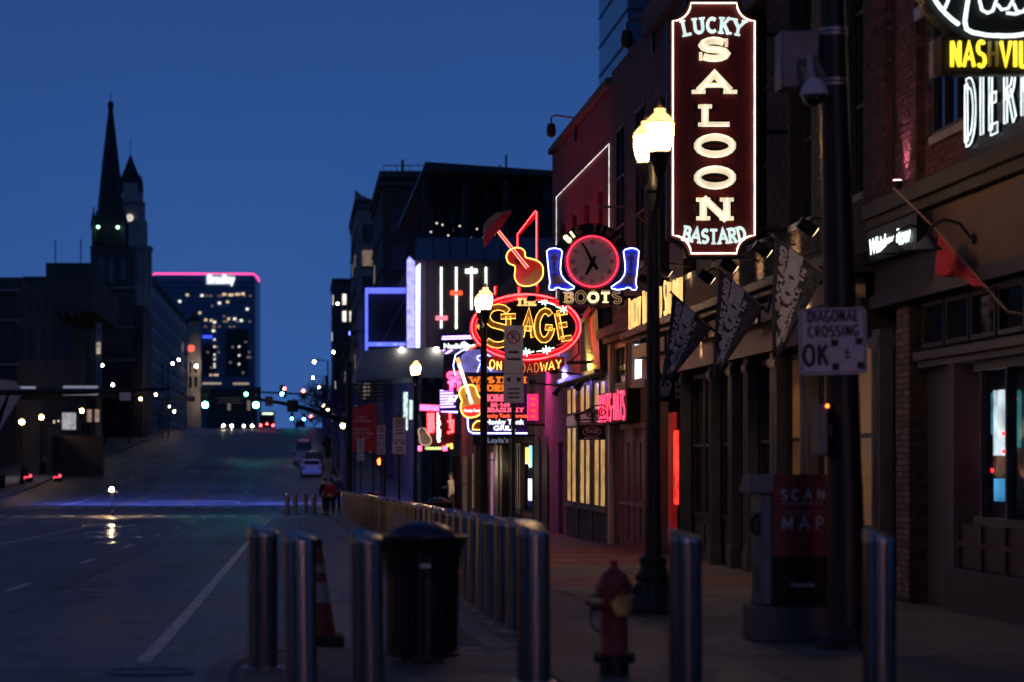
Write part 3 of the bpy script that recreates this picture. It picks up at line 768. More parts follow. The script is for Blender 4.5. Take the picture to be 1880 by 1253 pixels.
def win_x(par, X, y0, y1, z0, z1, glass, frame=None, bars=(1, 1), fw=.06, sill=True, deep=.03, rails=True):
    """window on a street face: pane set back, frame bars and sill as sub-parts"""
    frame = frame or M['blacktrim']
    p = MB(); p.box(X + deep, X + deep + .02, y0, y1, z0, z1); w = p.build('window', glass, par)
    m = MB()
    m.box(X + deep - .05, X + deep - .002, y0, y0 + fw, z0, z1); m.box(X + deep - .05, X + deep - .002, y1 - fw, y1, z0, z1)
    m.box(X + deep - .053, X + deep - .002, y0 + fw, y1 - fw, z0, z0 + fw); m.box(X + deep - .053, X + deep - .002, y0 + fw, y1 - fw, z1 - fw, z1)
    for k in range(1, bars[0]): c = y0 + (y1 - y0) * k / bars[0]; m.box(X + deep - .047, X + deep - .002, c - fw*.4, c + fw*.4, z0 + fw, z1 - fw)
    for k in range(1, bars[1]): c = z0 + (z1 - z0) * k / bars[1]; m.box(X + deep - .041, X + deep - .002, y0 + fw, y1 - fw, c - fw*.4, c + fw*.4)
    m.build('frame', frame, w)
    if sill: part('sill', M['stone'], w, lambda q: q.box(X - .05, X + deep - .055, y0 - .05, y1 + .05, z0 - .09, z0))
    return w

# ---- corner building with the brick pier (nearest)
b1 = thing('brick_building', 'red brick corner building at the right edge with lit script signs and a brick pier', 'building', (6.9, 25, gz(25)))
wh = [(24.3, 26.3, 4.98, 7.4), (21.4, 23.4, 4.98, 7.4)]
part('wall', M['mortar'], b1, lambda m: (holes_x(m, 6.9, 7.3, 16, 28.85, 4.5, 9.5, wh), m.box(7.3, 18, 16, 28.85, 4.0, 9.5), m.box(7.62, 18, 16, 28.85, -.3, 4.0)))
brickfield(b1, 'x', 6.9, 21, 26.62, 4.52, 9.2, wh, M['brick_wr'], 100, near=lambda q: q[2] + abs(q[0] - 26) * .5)
for (ya, yb, X) in ((26.7, 27.6, 6.82), (28.15, 28.75, 6.82)):
    part('pilaster', M['mortar'], b1, lambda m: m.box(X, 6.898, ya, yb, 4.5, 9.5))
    brickfield(b1, 'x', X, ya, yb, 4.52, 9.2, [], M['brick_wr'], 75, near=lambda q: q[2])
    brickfield(b1, 'y', ya, X, 6.9, 4.52, 9.2, [], M['brick_wr'], 0)
for (ya, yb, za, zb) in wh: win_x(b1, 6.9, ya, yb, za, zb, M['glass'], M['blacktrim'], (4, 2), .05)
part('cornice', M['stone_dark'], b1, lambda m: (m.box(6.70, 6.9, 16, 28.85, 4.32, 4.5), m.box(6.76, 6.898, 16, 28.85, 4.2, 4.318)), bevel=.01)
part('fascia_board', M['wood_tan'], b1, lambda m: m.box(6.86, 7.2, 16, 26.2, 3.42, 4.19))
part('beam', M['blacktrim'], b1, lambda m: (m.box(6.80, 7.2, 16, 28.85, 3.26, 3.415), m.box(6.86, 7.25, 26.21, 28.85, 3.42, 4.19)))
for k in range(5):
    a = 22.3 + k * .98
    win_x(b1, 7.0, a, a + .9, 2.72, 3.22, M['glass'], M['blacktrim'], (1, 1), .05, sill=False)
part('transom_ledge', M['greytrim'], b1, lambda m: (m.box(6.92, 7.3, 16, 27.3, 2.58, 2.68), m.box(6.97, 7.3, 16, 27.3, 2.50, 2.578)), bevel=.008)
# folding shopfront with the coolers glowing behind the glass
part('door_frame', M['greytrim'], b1, lambda m: [m.box(7.06, 7.16, y - .035, y + .035, .86, 2.46) for y in (22.6, 23.4, 24.16, 25.07)] + [m.box(7.05, 7.165, 22.0, 25.30, 2.40, 2.497), m.box(7.05, 7.165, 22.0, 25.30, .80, .88)])
m = MB(); m.box(7.12, 7.13, 22.0, 25.3, .88, 2.4); gl = m.build('glass_door', glassmat('clear_shop_glass', (.02, .022, .026), .03), b1)
gl.data.materials[0].node_tree.nodes['Principled BSDF'].inputs['Transmission Weight'].default_value = .0
gl.data.materials[0].node_tree.nodes['Principled BSDF'].inputs['Alpha'].default_value = .35
part('interior_wall', M['blacktrim'], b1, lambda m: (m.box(7.55, 7.6, 21.5, 27.3, .1, 2.6), m.box(7.21, 7.549, 21.5, 27.3, -.2, .1)))
for (ya, yb, za, zb, mt) in ((25.7, 26.07, 1.52, 2.22, em('cooler_white_glow', (.75, .92, 1), 1.6, var=.5)), (26.3, 26.6, 1.75, 2.2, em('cooler_cyan_glow', (.05, .45, .7), .8, var=.6)),
                           (25.26, 25.36, 1.6, 2.2, em('cooler_teal_glow', (.08, .5, .5), .6, var=.6)), (25.75, 26.05, 1.03, 1.27, em('cooler_blue_glow', (.1, .5, 1), 1.2, var=.4))):
    part('lit_cooler', mt, b1, lambda m: m.box(7.48, 7.54, ya, yb, za, zb))
for (y, z) in ((25.4, 1.75), (25.4, 1.56), (25.85, 1.36), (25.1, 1.9), (25.2, 1.3), (26.5, 1.42), (25.0, 2.1)):
    part('red_light', M['neon_red'], b1, lambda m: m.ball((7.4, y, z), .022, 8))
part('stall_riser', M['wood'], b1, lambda m: (m.box(7.0, 7.2, 16, 25.6, .34, .80), m.box(6.97, 7.0, 16, 25.6, .56, .62), [m.box(6.975, 7.0, 22.2 + k*.85, 22.3 + k*.85, .34, .8) for k in range(5)]))
part('plinth', M['stone_dark'], b1, lambda m: m.box(6.85, 7.5, 16, 25.7, -.25, .33), bevel=.02)
part('door_post', M['greytrim'], b1, lambda m: (m.box(6.96, 7.3, 25.72, 25.95, -.2, 2.497), m.box(7.1, 7.2, 25.951, 27.34, -.2, 2.497)))
part('pier', M['mortar'], b1, lambda m: (m.box(6.9, 7.6, 27.36, 27.92, -.25, 3.25), m.box(7.2, 7.6, 27.93, 28.85, -.25, 3.25)))
brickfield(b1, 'x', 6.9, 27.36, 27.92, -.1, 3.2, [], brickpiece('grey_rose_brick_piece', (.21, .14, .125), .35), 130)
brickfield(b1, 'y', 27.36, 6.9, 7.22, -.1, 3.2, [], M['brick_lb'], 90)

def gooseneck(x, y, z, label):
    t = thing('gooseneck_lamp', label, 'lamp', (x, y, z))
    part('arm', M['iron'], t, lambda m: m.tube([(x, y, z), (x - .12, y, z + .16), (x - .28, y, z + .2), (x - .42, y, z + .12), (x - .46, y, z)], .014, 6), smooth=True)
    part('shade', M['galv'], t, lambda m: m.lathe([(.03, .02), (.05, 0), (.15, -.10), (.155, -.11), (.13, -.10), (.03, .0)], x - .46, y, z, 16), smooth=True)
    part('wall_plate', M['iron'], t, lambda m: m.box(x - .01, x + .02, y - .05, y + .05, z - .05, z + .05))
gooseneck(6.84, 24.6, 3.72, 'unlit tin gooseneck lamp over the tan fascia, nearest the right edge')
gooseneck(6.84, 26.0, 3.80, 'dark gooseneck lamp arm beside the small white script neon')
up = thing('wall_uplight', 'small pink uplight glowing on the brick above the stone cornice', 'uplight', (6.74, 27.1, 4.52))
part('housing', M['iron'], up, lambda m: m.lathe([(.05, 0), (.06, .09), (.05, .1)], 6.70, 27.1, 4.503, 12))
part('lens', em('pink_uplight_lens', (1, .35, .6), 30), up, lambda m: m.lathe([(.0001, .104), (.045, .104), (.045, .101)], 6.70, 27.1, 4.503, 12))
sp = bpy.data.lights.new('pink_uplight_beam', 'SPOT'); sp.energy = 26; sp.color = (1, .38, .62); sp.spot_size = R(70); sp.spot_blend = .9; sp.shadow_soft_size = .03
so = bpy.data.objects.new('pink_uplight_beam', sp); COL.objects.link(so); so.location = (6.70 - 6.74, 0, .13); so.parent = up; so.rotation_euler = (R(180), R(14), 0)

# ---- saloon building
b2 = thing('saloon_building', 'dark brick saloon with tall dark upper windows and a ledge of gold letters', 'building', (6.9, 38, gz(38)))
uw = [(29.6, 31.0, 4.75, 8.3), (32.6, 34.0, 4.75, 8.3), (35.7, 37.1, 4.75, 8.3), (38.9, 40.3, 4.75, 8.3), (42.0, 43.4, 4.75, 8.3), (45.0, 46.3, 4.75, 8.3)]
part('wall', M['mortar'], b2, lambda m: (holes_x(m, 6.9, 7.3, 28.9, 38.4, 4.0, 10.2, uw), m.box(7.3, 25, 28.9, 47.5, 3.7, 10.2), m.box(7.7, 25, 28.9, 47.5, -1, 3.7)))
part('wall', M['brick_lb_far'], b2, lambda m: holes_x(m, 6.888, 7.3, 38.4, 47.5, 4.0, 10.2, uw))
brickfield(b2, 'x', 6.9, 28.95, 38.39, 4.25, 9.6, uw, M['brick_lb'], 260)
for h in uw:
    win_x(b2, 6.92, *h, M['glass'], M['blacktrim'], (2, 3), .06, deep=.2)
    part('window_hood', M['stone_dark'], b2, lambda m: m.box(6.80, 6.887, h[0] - .12, h[1] + .12, h[3], h[3] + .22))
part('parapet', M['stone_dark'], b2, lambda m: (m.box(6.72, 6.887, 28.9, 47.5, 9.75, 10.25),))
part('ledge', M['blacktrim'], b2, lambda m: (m.box(6.28, 6.887, 29, 47.5, 3.80, 3.93), m.box(6.4, 7.3, 29, 47.5, 3.72, 3.797)), bevel=.01)
part('sign_band', pm('cream_sign_band', (.55, .44, .27), .6, var=.15, scale=2), b2, lambda m: m.box(6.56, 6.885, 29.4, 47.4, 3.42, 3.68))
part('band_post', M['blacktrim'], b2, lambda m: [m.box(6.52, 6.558, y, y + .08, 3.40, 3.70) for y in (30, 32.2, 34.4, 36.6, 38.8, 41, 43.2, 45.4)])
part('header_beam', M['blacktrim'], b2, lambda m: m.box(6.72, 7.3, 28.95, 47.5, 3.02, 3.415))
colx = [(1612, .42), (1479, .5), (1423, .5), (1372, .36), (1343, .34), (1306, .26), (1254, .24), (1212, .34)]
for px_, w in colx:
    d = FD(px_, 6.85)
    part('post', M['greytrim'], b2, lambda m: (m.box(6.82, 6.98, d - w/2, d + w/2, gz(d) - .1, 3.015), m.box(6.80, 6.99, d - w/2 - .03, d + w/2 + .03, gz(d) - .1, gz(d) + .32), m.box(6.79, 6.99, d - w/2 - .03, d + w/2 + .03, 2.80, 2.93)))
    part('moulding', M['blacktrim'], b2, lambda m: (m.box(6.812, 6.819, d - w*.22, d - w*.12, gz(d) + .4, 2.75), m.box(6.812, 6.819, d + w*.12, d + w*.22, gz(d) + .4, 2.75)))
dd = [FD(p, 6.85) for p, w in colx]
bays = list(zip(dd, dd[1:]))
for k, (a, b) in enumerate(bays):
    if b - a < 1.0: continue
    if k == len(bays) - 1: continue
    n = 2 if b - a > 2.5 else 1
    for j in range(n):
        ya = a + .25 + (b - a - .5) * j / n; yb = a + .25 + (b - a - .5) * (j + 1) / n
        z0 = gz(a)
        win_x(b2, 7.0, ya + .04, yb - .04, z0 + .75, 2.95, M['win_amber_dim'] if k in (0, 1) else M['glass'], M['blacktrim'], (1, 2), .07, sill=False)
        part('panel', M['blacktrim'], b2, lambda m: (m.box(7.02, 7.2, ya, yb, z0 - .1, z0 + .74), m.box(7.0, 7.02, ya + .12, yb - .12, z0 + .15, z0 + .6)))
# open doorway washed in red
part('doorway', M['blacktrim'], b2, lambda m: (m.box(7.62, 7.68, 43.0, 47.4, -.6, 3.02), m.box(7.0, 7.6, 43.3, 43.36, -.6, 3.0), m.box(7.0, 7.6, 46.6, 46.68, -.6, 3.0), m.box(7.0, 7.6, 43.36, 46.6, 2.6, 3.0)))
part('red_lit_panel', em('red_lit_poster', (1, .04, .02), 1.2, var=.75), b2, lambda m: m.box(7.0, 7.04, 44.85, 45.25, .62, 2.0))
part('red_lit_panel', em('red_wash', (1, .015, .01), .09, var=.7), b2, lambda m: m.box(7.05, 7.08, 45.31, 46.55, -.2, 2.35))  # red light in the doorway drawn as a faintly glowing sheet
# spotlights on the ledge
def spot(x, y, z, label, lit=22, ang=0):
    t = thing('ledge_spotlight', label, 'spotlight', (x, y, z), 'spotlights on the saloon ledge')
    part('bracket', M['iron'], t, lambda m: m.tube([(6.9, y, z + .05), (x + .1, y, z + .12), (x, y, z + .05)], .014, 6))
    part('can', M['iron'], t, lambda m: m.tube([(x - .10, y, z + .06), (x + .10, y, z - .07)], [.075, .085], 12), smooth=True)
    part('lens', M['lamp_spot'], t, lambda m: m.tube([(x + .105, y, z - .073), (x + .11, y, z - .077)], .07, 12))
    l = bpy.data.lights.new('spot_glow', 'SPOT'); l.energy = lit; l.color = (1, .62, .30); l.spot_size = R(100); l.spot_blend = .8; l.shadow_soft_size = .05
    o = bpy.data.objects.new('spot_glow', l); COL.objects.link(o); o.parent = t; o.location = (.13, 0, -.1); o.rotation_euler = (0, R(-105), 0)
for k, (y, z) in enumerate(((30.6, 4.42), (33.6, 4.40), (36.2, 4.38), (38.2, 4.36), (40.5, 3.34), (42.6, 4.8), (45.0, 4.8))):
    spot(6.42, y, z, 'black can spotlight aimed at the saloon front, ' + ('nearest, right of the third flag', 'above the third flag', 'between the second and third flags', 'above the second flag', 'below the ledge behind the first flag', 'above the word saloon in gold', 'above the first gold letters')[k])

def soffit(y, label):
    z = 3.715
    t = thing('soffit_lamp', label, 'lamp', (6.42, y, z), 'lamps under the saloon ledge')
    part('can', M['iron'], t, lambda m: m.lathe([(.07, 0), (.075, -.07), (.06, -.07), (.0001, -.04)], 6.42, y, z, 12))
    part('lens', M['lamp_spot'], t, lambda m: m.lathe([(.0001, -.045), (.05, -.06), (.0001, -.061)], 6.42, y, z, 10))
    l = bpy.data.lights.new('soffit_glow', 'SPOT'); l.energy = 34; l.color = (1, .60, .28); l.spot_size = R(140); l.spot_blend = .8; l.shadow_soft_size = .05
    o = bpy.data.objects.new('soffit_glow', l); COL.objects.link(o); o.parent = t; o.location = (-.05, 0, -.09); o.rotation_euler = (0, R(12), 0)
for y, l in ((31.2, 'soffit lamp above the right window bay behind the dark pole'), (34.6, 'soffit lamp by the second flag pole'), (38.2, 'soffit lamp between the first two flags'), (41.8, 'soffit lamp left of the first flag'), (45.2, 'soffit lamp over the red doorway')): soffit(y, l)
def wash(name, label, loc, col, e, aim, size=110):
    t = thing(name, label, 'floodlight', loc, None); x, y, z = loc
    part('head', M['iron'], t, lambda m: m.box(x - .09, x + .09, y - .16, y + .16, z - .06, z + .06))
    part('bracket', M['iron'], t, lambda m: m.tube([(x, y, z), (max(x + .1, 6.7), y, z - .1), (6.92, y, z - .1)], .02, 5))
    l = bpy.data.lights.new('wash', 'SPOT'); l.energy = e; l.color = col; l.spot_size = R(size); l.spot_blend = .9; l.shadow_soft_size = .12
    o = bpy.data.objects.new('wash', l); COL.objects.link(o); o.parent = t
    dv = (Vector(aim) - Vector(loc)).normalized(); o.location = dv * .22; o.rotation_euler = dv.to_track_quat('-Z', 'Y').to_euler()
wash('flood_or_fill_light', 'red floodlight on the tin front that washes the red wall, right one', (6.1, 55.5, 4.95), (1, .03, .07), 210, (7, 57, 7.4))
wash('flood_or_fill_light', 'red floodlight on the tin front that washes the red wall, left one', (6.1, 61.5, 4.95), (1, .03, .07), 210, (7, 61, 7.4))
wash('pink_fill_light', 'pink fill light added above the arched doors for the box sign glow', (6.1, 67.5, 4.6), (1, .06, .34), 300, (7, 66.5, 1.5))  # added lamp stands in for the sign's glow on this wall
wash('amber_fill_light', 'amber fill light added under the oval sign to tint the tin front', (5.9, 56.2, 3.5), (1, .6, .1), 90, (6.7, 55.0, 4.4))  # this and the next two: lamps added for neon colour on the tin
wash('blue_flood_or_fill', 'small violet blue fill light added at the left end of the tin front', (5.9, 61.5, 3.4), (.25, .2, 1), 150, (6.7, 60.5, 4.0))
wash('flood_or_fill_light', 'small red fill light added beside the oval sign to tint the tin front', (5.7, 57.0, 4.3), (1, .02, .03), 150, (6.7, 57.8, 4.2))
# ---- boot shop
b3 = thing('boot_shop_building', 'rose brick boot shop with a lit upper window and a maroon door', 'building', (6.9, 50.5, gz(50.5)))
hw = [(48.2, 50.1, 3.0, 3.95), (51.0, 52.8, 3.0, 3.95)]
part('wall', M['brick_pink'], b3, lambda m: (holes_x(m, 6.9, 7.3, 47.5, 53.4, 2.2, 4.6, hw), m.box(7.5, 25, 47.5, 53.4, -1, 9.9), m.box(6.9, 7.45, 47.5, 48.3, -1, 2.2), m.box(6.9, 7.45, 52.3, 53.4, -1, 2.2)))
part('upper_wall', M['dark_brick'], b3, lambda m: holes_x(m, 6.895, 7.48, 47.5, 53.4, 4.6, 10.0, [(48.2, 49.6, 5.4, 8.6), (51.2, 52.6, 5.4, 8.6)]))
for a, b in ((48.2, 49.6), (51.2, 52.6)): win_x(b3, 6.9, a, b, 5.4, 8.6, M['glass'], M['blacktrim'], (2, 3))
win_x(b3, 6.9, *hw[0], em('cold_white_window', (.85, .9, 1), 1.3, var=.3), M['greytrim'], (1, 1), .1)
win_x(b3, 6.9, *hw[1], M['glass'], M['greytrim'], (1, 1), .1)
part('cornice', M['brick_pink'], b3, lambda m: (m.box(6.55, 6.89, 47.6, 53.4, 4.1, 4.3), m.box(6.7, 6.89, 47.6, 53.4, 3.99, 4.098)), bevel=.01)
part('pilaster', M['creamface'], b3, lambda m: m.box(6.8, 6.89, 53.0, 53.38, -.5, 3.98))
dr = part('door', pm('maroon_door_paint', (.20, .03, .06), .4, var=.2), b3, lambda m: m.box(7.0, 7.06, 48.4, 52.2, gz(50) - .1, 2.1))
part('door_panel', pm('deep_maroon_paint', (.14, .02, .045), .4), dr, lambda m: [m.box(6.97, 6.998, a, a + .7, gz(50) + z, gz(50) + z + h) for a in (48.6, 49.5, 50.4, 51.3) for z, h in ((.15, .7), (1.0, 1.2))])
part('trim', pm('pink_door_trim', (.42, .16, .20), .5), dr, lambda m: (m.box(6.92, 6.998, 48.3, 48.42, -.6, 2.18), m.box(6.92, 6.998, 50.25, 50.33, -.6, 2.1), m.box(6.92, 6.998, 52.18, 52.3, -.6, 2.18), m.box(6.92, 6.996, 48.42, 52.18, 2.1, 2.2), m.box(6.90, 6.966, 48.42, 52.18, gz(50) + .88, gz(50) + .94)))

# ---- stage bar with its red upper wall
b4 = thing('red_bar_building', 'bar with a tall red upper wall outlined in white neon above a tin front', 'building', (6.9, 59, gz(59)))
part('upper_wall', M['brick_red'], b4, lambda m: holes_x(m, 6.9, 7.4, 53.45, 66, 4.85, 9.75, [(55 + k*2.6, 56.1 + k*2.6, 5.6, 7.7) for k in range(4)]))
for k in range(4): win_x(b4, 6.95, 55 + k*2.6, 56.1 + k*2.6, 5.6, 7.7, M['glass'], pm('dark_red_frame', (.1, .015, .02), .5), (1, 2), .08)
part('core', M['darkwall'], b4, lambda m: m.box(7.5, 25, 53.45, 66, -1, 9.7))
part('coping', M['stone_dark'], b4, lambda m: m.box(6.78, 7.5, 53.45, 66, 9.752, 9.9))
part('wall_neon', M['neon_thin'], b4, lambda m: (m.tube([(6.86, 53.6, 5.3), (6.86, 53.6, 8.45), (6.86, 64.6, 8.45), (6.86, 64.6, 5.3)], .013, 5)))
n = 64
def corr(m):
    pts = []
    for k in range(n * 2 + 1): pts.append((53.6 + 9.0 * k / (2 * n), .022 if k % 2 else 0))
    vs = []
    for y, o in pts: vs += [(6.66 - o, y, 3.46), (6.60 - o, y, 4.78)]
    m.add(vs, [(2*k, 2*k + 2, 2*k + 3, 2*k + 1) for k in range(2 * n)])
part('tin_fascia', M['corrugated'], b4, corr, recalc=False)
part('fascia_back', M['darkwall'], b4, lambda m: (m.box(6.70, 7.4, 53.5, 62.6, 3.40, 4.80),))
part('fascia_rail', M['greytrim'], b4, lambda m: (m.box(6.52, 6.695, 53.5, 62.7, 3.36, 3.455), m.box(6.5, 6.695, 53.5, 62.7, 4.785, 4.85)))
part('gable_beam', M['wood_tan'], b4, lambda m: m.tube([(6.55, 61.5, 4.05), (6.5, 53.7, 4.86)], .07, 4))
for k in range(3):
    a = 54.0 + k * 2.85
    win_x(b4, 6.84, a, a + 2.3, 2.55, 3.28, M['amber_glass'], M['wood_tan'], (2, 1), .06, sill=False)
    win_x(b4, 6.84, a, a + 2.3, .35, 2.28, M['amber_glass'], M['wood_tan'], (2, 1), .045)
    part('stall_riser', M['stone_dark'], b4, lambda m: m.box(6.84, 7.4, a - .099, a + 2.349, -.9, .25))
    part('post', M['wood'], b4, lambda m: m.box(6.81, 7.3, a - .5, a - .1, -.9, 3.35))
    part('transom', M['corrugated'], b4, lambda m: m.box(6.85, 7.3, a - .099, a + 2.349, 2.29, 2.54))
part('violet_wall', M['purple_wall'], b4, lambda m: holes_x(m, 6.9, 7.4, 62.65, 66, -1, 4.84, [(63.4, 64.4, -1, 1.9)]))
def lampspot(y):
    t = thing('gooseneck_lamp', 'black twin spot under the tin front, ' + ('right one' if y < 57 else 'left one'), 'lamp', (6.6, y, 3.3), 'spot lamps on the tin front')
    part('arm', M['iron'], t, lambda m: m.tube([(6.9, y, 3.3), (6.62, y, 3.28), (6.45, y, 3.2)], .016, 6))
    part('head', M['iron'], t, lambda m: (m.tube([(6.48, y + .12, 3.22), (6.36, y + .16, 3.06)], [.05, .085], 10), m.tube([(6.48, y - .12, 3.22), (6.36, y - .16, 3.06)], [.05, .085], 10)), smooth=True)
lampspot(55.5); lampspot(60.2)

# ---- violet wall, honky tonks down to the next crossing
def arch_x(y0, y1, z0, z1, n=8):
    c, r = (y0 + y1) / 2, (y1 - y0) / 2
    return [(y0, z0), (y1, z0)] + [(c + r * math.cos(math.pi * k / n), z1 - r + r * math.sin(math.pi * k / n)) for k in range(n + 1)]
b5 = thing('honky_tonk_building', 'violet lit brick bar with dark arched doors and a poster window', 'building', (6.9, 72, gz(72)))
part('wall', M['purple_wall'], b5, lambda m: (m.box(6.9, 20, 66.02, 71, -1.5, 6.2),))
part('upper_wall', M['dark_brick'], b5, lambda m: m.box(6.92, 20, 66.02, 84, 6.2, 7.4))
for a in (66.8, 69.0):
    part('arched_door', M['blacktrim'], b5, lambda m: m.prism_x(arch_x(a, a + 1.3, gz(a) - .1, 2.1), 6.84, 6.898))
part('wall', M['dark_brick'], b5, lambda m: (holes_x(m, 6.95, 7.4, 71.02, 84, -1.5, 6.2, [(72, 74.6, -.2, 2.0), (76, 78.5, -.2, 2.0), (80, 82.8, -.6, 2.0)]), m.box(7.7, 20, 71.02, 84, -1.5, 6.2)))
pw = win_x(b5, 6.95, 72, 74.6, -.2, 2.0, M['glass'], M['blacktrim'], (1, 1), .06)
for k, (ya, yb, za, zb, mt) in enumerate(((72.5, 73.3, .2, .85, 'poster_white'), (72.3, 73.0, 1.2, 1.85, 'poster_cyan'), (73.6, 74.2, 1.3, 1.8, 'poster_yellow'))):
    part('lit_poster', M[mt], pw, lambda m: m.box(6.93, 6.96, ya, yb, za, zb))
win_x(b5, 6.95, 76, 78.5, -.2, 2.0, M['win_dim'], M['wood'], (3, 1)); win_x(b5, 6.95, 80, 82.8, -.6, 2.0, M['glass'], M['wood'], (3, 1))
part('awning', M['blacktrim'], b5, lambda m: m.prism([(6.0, 2.1), (6.0, 2.35), (6.94, 2.85), (6.94, 2.1)], 75, 84))
part('name_board', pm('navy_fascia', (.02, .06, .11), .5), b5, lambda m: m.box(5.97, 5.998, 75, 84, 2.1, 2.4))
b6 = thing('honky_tonk_building', 'low brown front with a lit doorway behind the walking man, left of the violet bar', 'building', (6.9, 92, gz(92)))
part('wall', M['dark_brick'], b6, lambda m: (holes_x(m, 6.9, 7.4, 84.05, 98, -1.6, 6.5, [(86, 87.6, -1, 1.7), (89.5, 93, -.6, 1.7), (94.4, 97, -.6, 1.7)]), m.box(7.8, 20, 84.05, 98, -1.6, 6.5)))
win_x(b6, 6.9, 86, 87.6, -1, 1.7, M['poster_violet'], M['purple_wall'], (1, 1), .06, sill=False)
win_x(b6, 6.9, 89.5, 93, -.6, 1.7, M['glass'], M['wood'], (3, 2)); win_x(b6, 6.9, 94.4, 97, -.6, 1.7, M['win_dim'], M['wood'], (2, 2))
part('pilaster', M['wood_tan'], b6, lambda m: [m.box(6.78, 6.895, y, y + .8, -1.2, 2.2) for y in (88.3, 93.2)])
part('cornice', M['stone_dark'], b6, lambda m: m.box(6.6, 6.895, 84.05, 98, 6.1, 6.5))
b7 = thing('corner_bar_building', 'low dark corner bar covered in red neon just before the far crossing', 'building', (6.9, 104, gz(104)))
part('wall', M['dark_brick'], b7, lambda m: (holes_x(m, 6.9, 7.4, 98.05, 110.5, -1.8, 6.3, [(99.5, 102.5, -.8, 1.6), (104, 108.5, -.8, 1.6)]), m.box(7.8, 20, 98.05, 110.5, -1.8, 6.3)))
win_x(b7, 6.9, 99.5, 102.5, -.8, 1.6, M['win_dim'], M['wood'], (3, 2)); win_x(b7, 6.9, 104, 108.5, -.8, 1.6, M['glass'], M['wood'], (4, 2))
part('cornice', M['stone_dark'], b7, lambda m: m.box(6.6, 6.895, 98.05, 110.5, 5.9, 6.3))
part('violet_cornice_light', M['neon_violet'], b7, lambda m: [m.box(6.53, 6.58, 98.4, 110.2, z, z + .07) for z in (6.1, 6.35)])

# ================================================================ BEYOND THE CROSSING, RIGHT
def win_y(par, Y, x0, x1, z0, z1, glass, frame=None, bars=(1, 1), fw=.08, deep=.15):
    """window on a face that looks at the camera"""
    frame = frame or M['blacktrim']
    p = MB(); p.box(x0, x1, Y + deep, Y + deep + .02, z0, z1); w = p.build('window', glass, par)
    m = MB(); a, b = Y + deep - .06, Y + deep - .003
    m.box(x0, x0 + fw, a, b, z0, z1); m.box(x1 - fw, x1, a, b, z0, z1); m.box(x0 + fw, x1 - fw, a, b, z0, z0 + fw); m.box(x0 + fw, x1 - fw, a, b, z1 - fw, z1)
    for k in range(1, bars[0]): c = x0 + (x1 - x0) * k / bars[0]; m.box(c - fw*.4, c + fw*.4, a, b, z0 + fw, z1 - fw)
    for k in range(1, bars[1]): c = z0 + (z1 - z0) * k / bars[1]; m.box(x0 + fw, x1 - fw, a + .01, b, c - fw*.4, c + fw*.4)
    m.build('frame', frame, w); return w
D = 149.0
b8 = thing('music_hall_building', 'dark corner hall with white slider lights on brown cladding and a black rooftop pavilion', 'building', (12, D, gz(D)))
x0 = XX(757, D); x1 = XX(1040, D)
zt = ZZ(478, D)
part('wall', M['brownwall'], b8, lambda m: m.box(x0, 24, D, D + 45, ZZ(642, D), zt))
part('cladding_seam', M['blacktrim'], b8, lambda m: [m.box(x0 + .9 * k, x0 + .9 * k + .03, D - .03, D - .002, ZZ(640, D), zt) for k in range(1, 11)])
part('lower_wall', M['darkwall'], b8, lambda m: m.box(x0 + .6, 24, D + .4, D + 45, -2.2, ZZ(642, D) - .02))
part('terrace_glass', M['glass_blue'], b8, lambda m: m.box(x0 + .2, 24, D + .2, D + .25, zt + .02, ZZ(436, D)))
part('terrace_post', M['blacktrim'], b8, lambda m: [m.box(x0 + .2 + 1.05 * k, x0 + .28 + 1.05 * k, D + .1, D + .19, zt + .02, ZZ(434, D)) for k in range(10)])
part('terrace_rail', M['iron'], b8, lambda m: m.box(x0, 24, D + .04, D + .098, ZZ(436, D), ZZ(434, D)))
# rooftop pavilion: black roof slab on trusses
zr0, zr1 = ZZ(318, D), ZZ(300, D)
part('pavilion_roof', M['black'], b8, lambda m: (m.prism([(XX(780, D), ZZ(299, D)), (XX(1026, D), ZZ(316, D)), (XX(1026, D), ZZ(326, D)), (XX(776, D), ZZ(313, D))], D - .5, D + 40)))
part('pavilion_back', pm('black_pavilion_wall', (.018, .018, .02), .7), b8, lambda m: m.box(XX(790, D) + .8, 24, D + 12, D + 12.4, zt, ZZ(322, D)))
def truss(m):
    xa, xb = XX(782, D), XX(1020, D); za, zb = ZZ(372, D), ZZ(330, D)
    m.tube([(xa, D + .5, za), (xb, D + .5, za)], .10, 4); m.tube([(xa, D + .5, zb), (xb, D + .5, zb)], .10, 4)
    k = 8
    for i in range(k):
        a = xa + (xb - xa) * i / k; b = xa + (xb - xa) * (i + 1) / k
        m.tube([(a, D + .5, za), ((a + b) / 2, D + .5, zb), (b, D + .5, za)], .06, 4)
part('truss', M['iron'], b8, truss)
part('pavilion_column', M['iron'], b8, lambda m: [m.box(XX(p, D), XX(p, D) + .3, D + .3, D + .6, zt, ZZ(330, D)) for p in (778, 850, 925, 1000)])
part('pavilion_brace', M['iron'], b8, lambda m: [m.tube([(XX(a, D), D + .6, zt), (XX(b, D), D + .6, ZZ(335, D))], .09, 4) for a, b in ((745, 795), (850, 815), (925, 890))])
part('roof_mast', M['iron'], b8, lambda m: (m.tube([(XX(937, D), D + 3, zr1 - .5), (XX(937, D), D + 3, ZZ(274, D))], .07, 5), m.tube([(XX(925, D), D + 3, zr1 - .5), (XX(925, D), D + 3, ZZ(292, D))], .06, 5)))
part('string_lamp', em('dim_string_lamp', (1, .8, .55), 1.2, 'NONE'), b8, lambda m: [m.ball((XX(790 + 11 * k, D), D + 6, ZZ(396 + 12 * math.sin(k * 1.9) + 2.2 * k, D)), .06, 6) for k in range(14)])
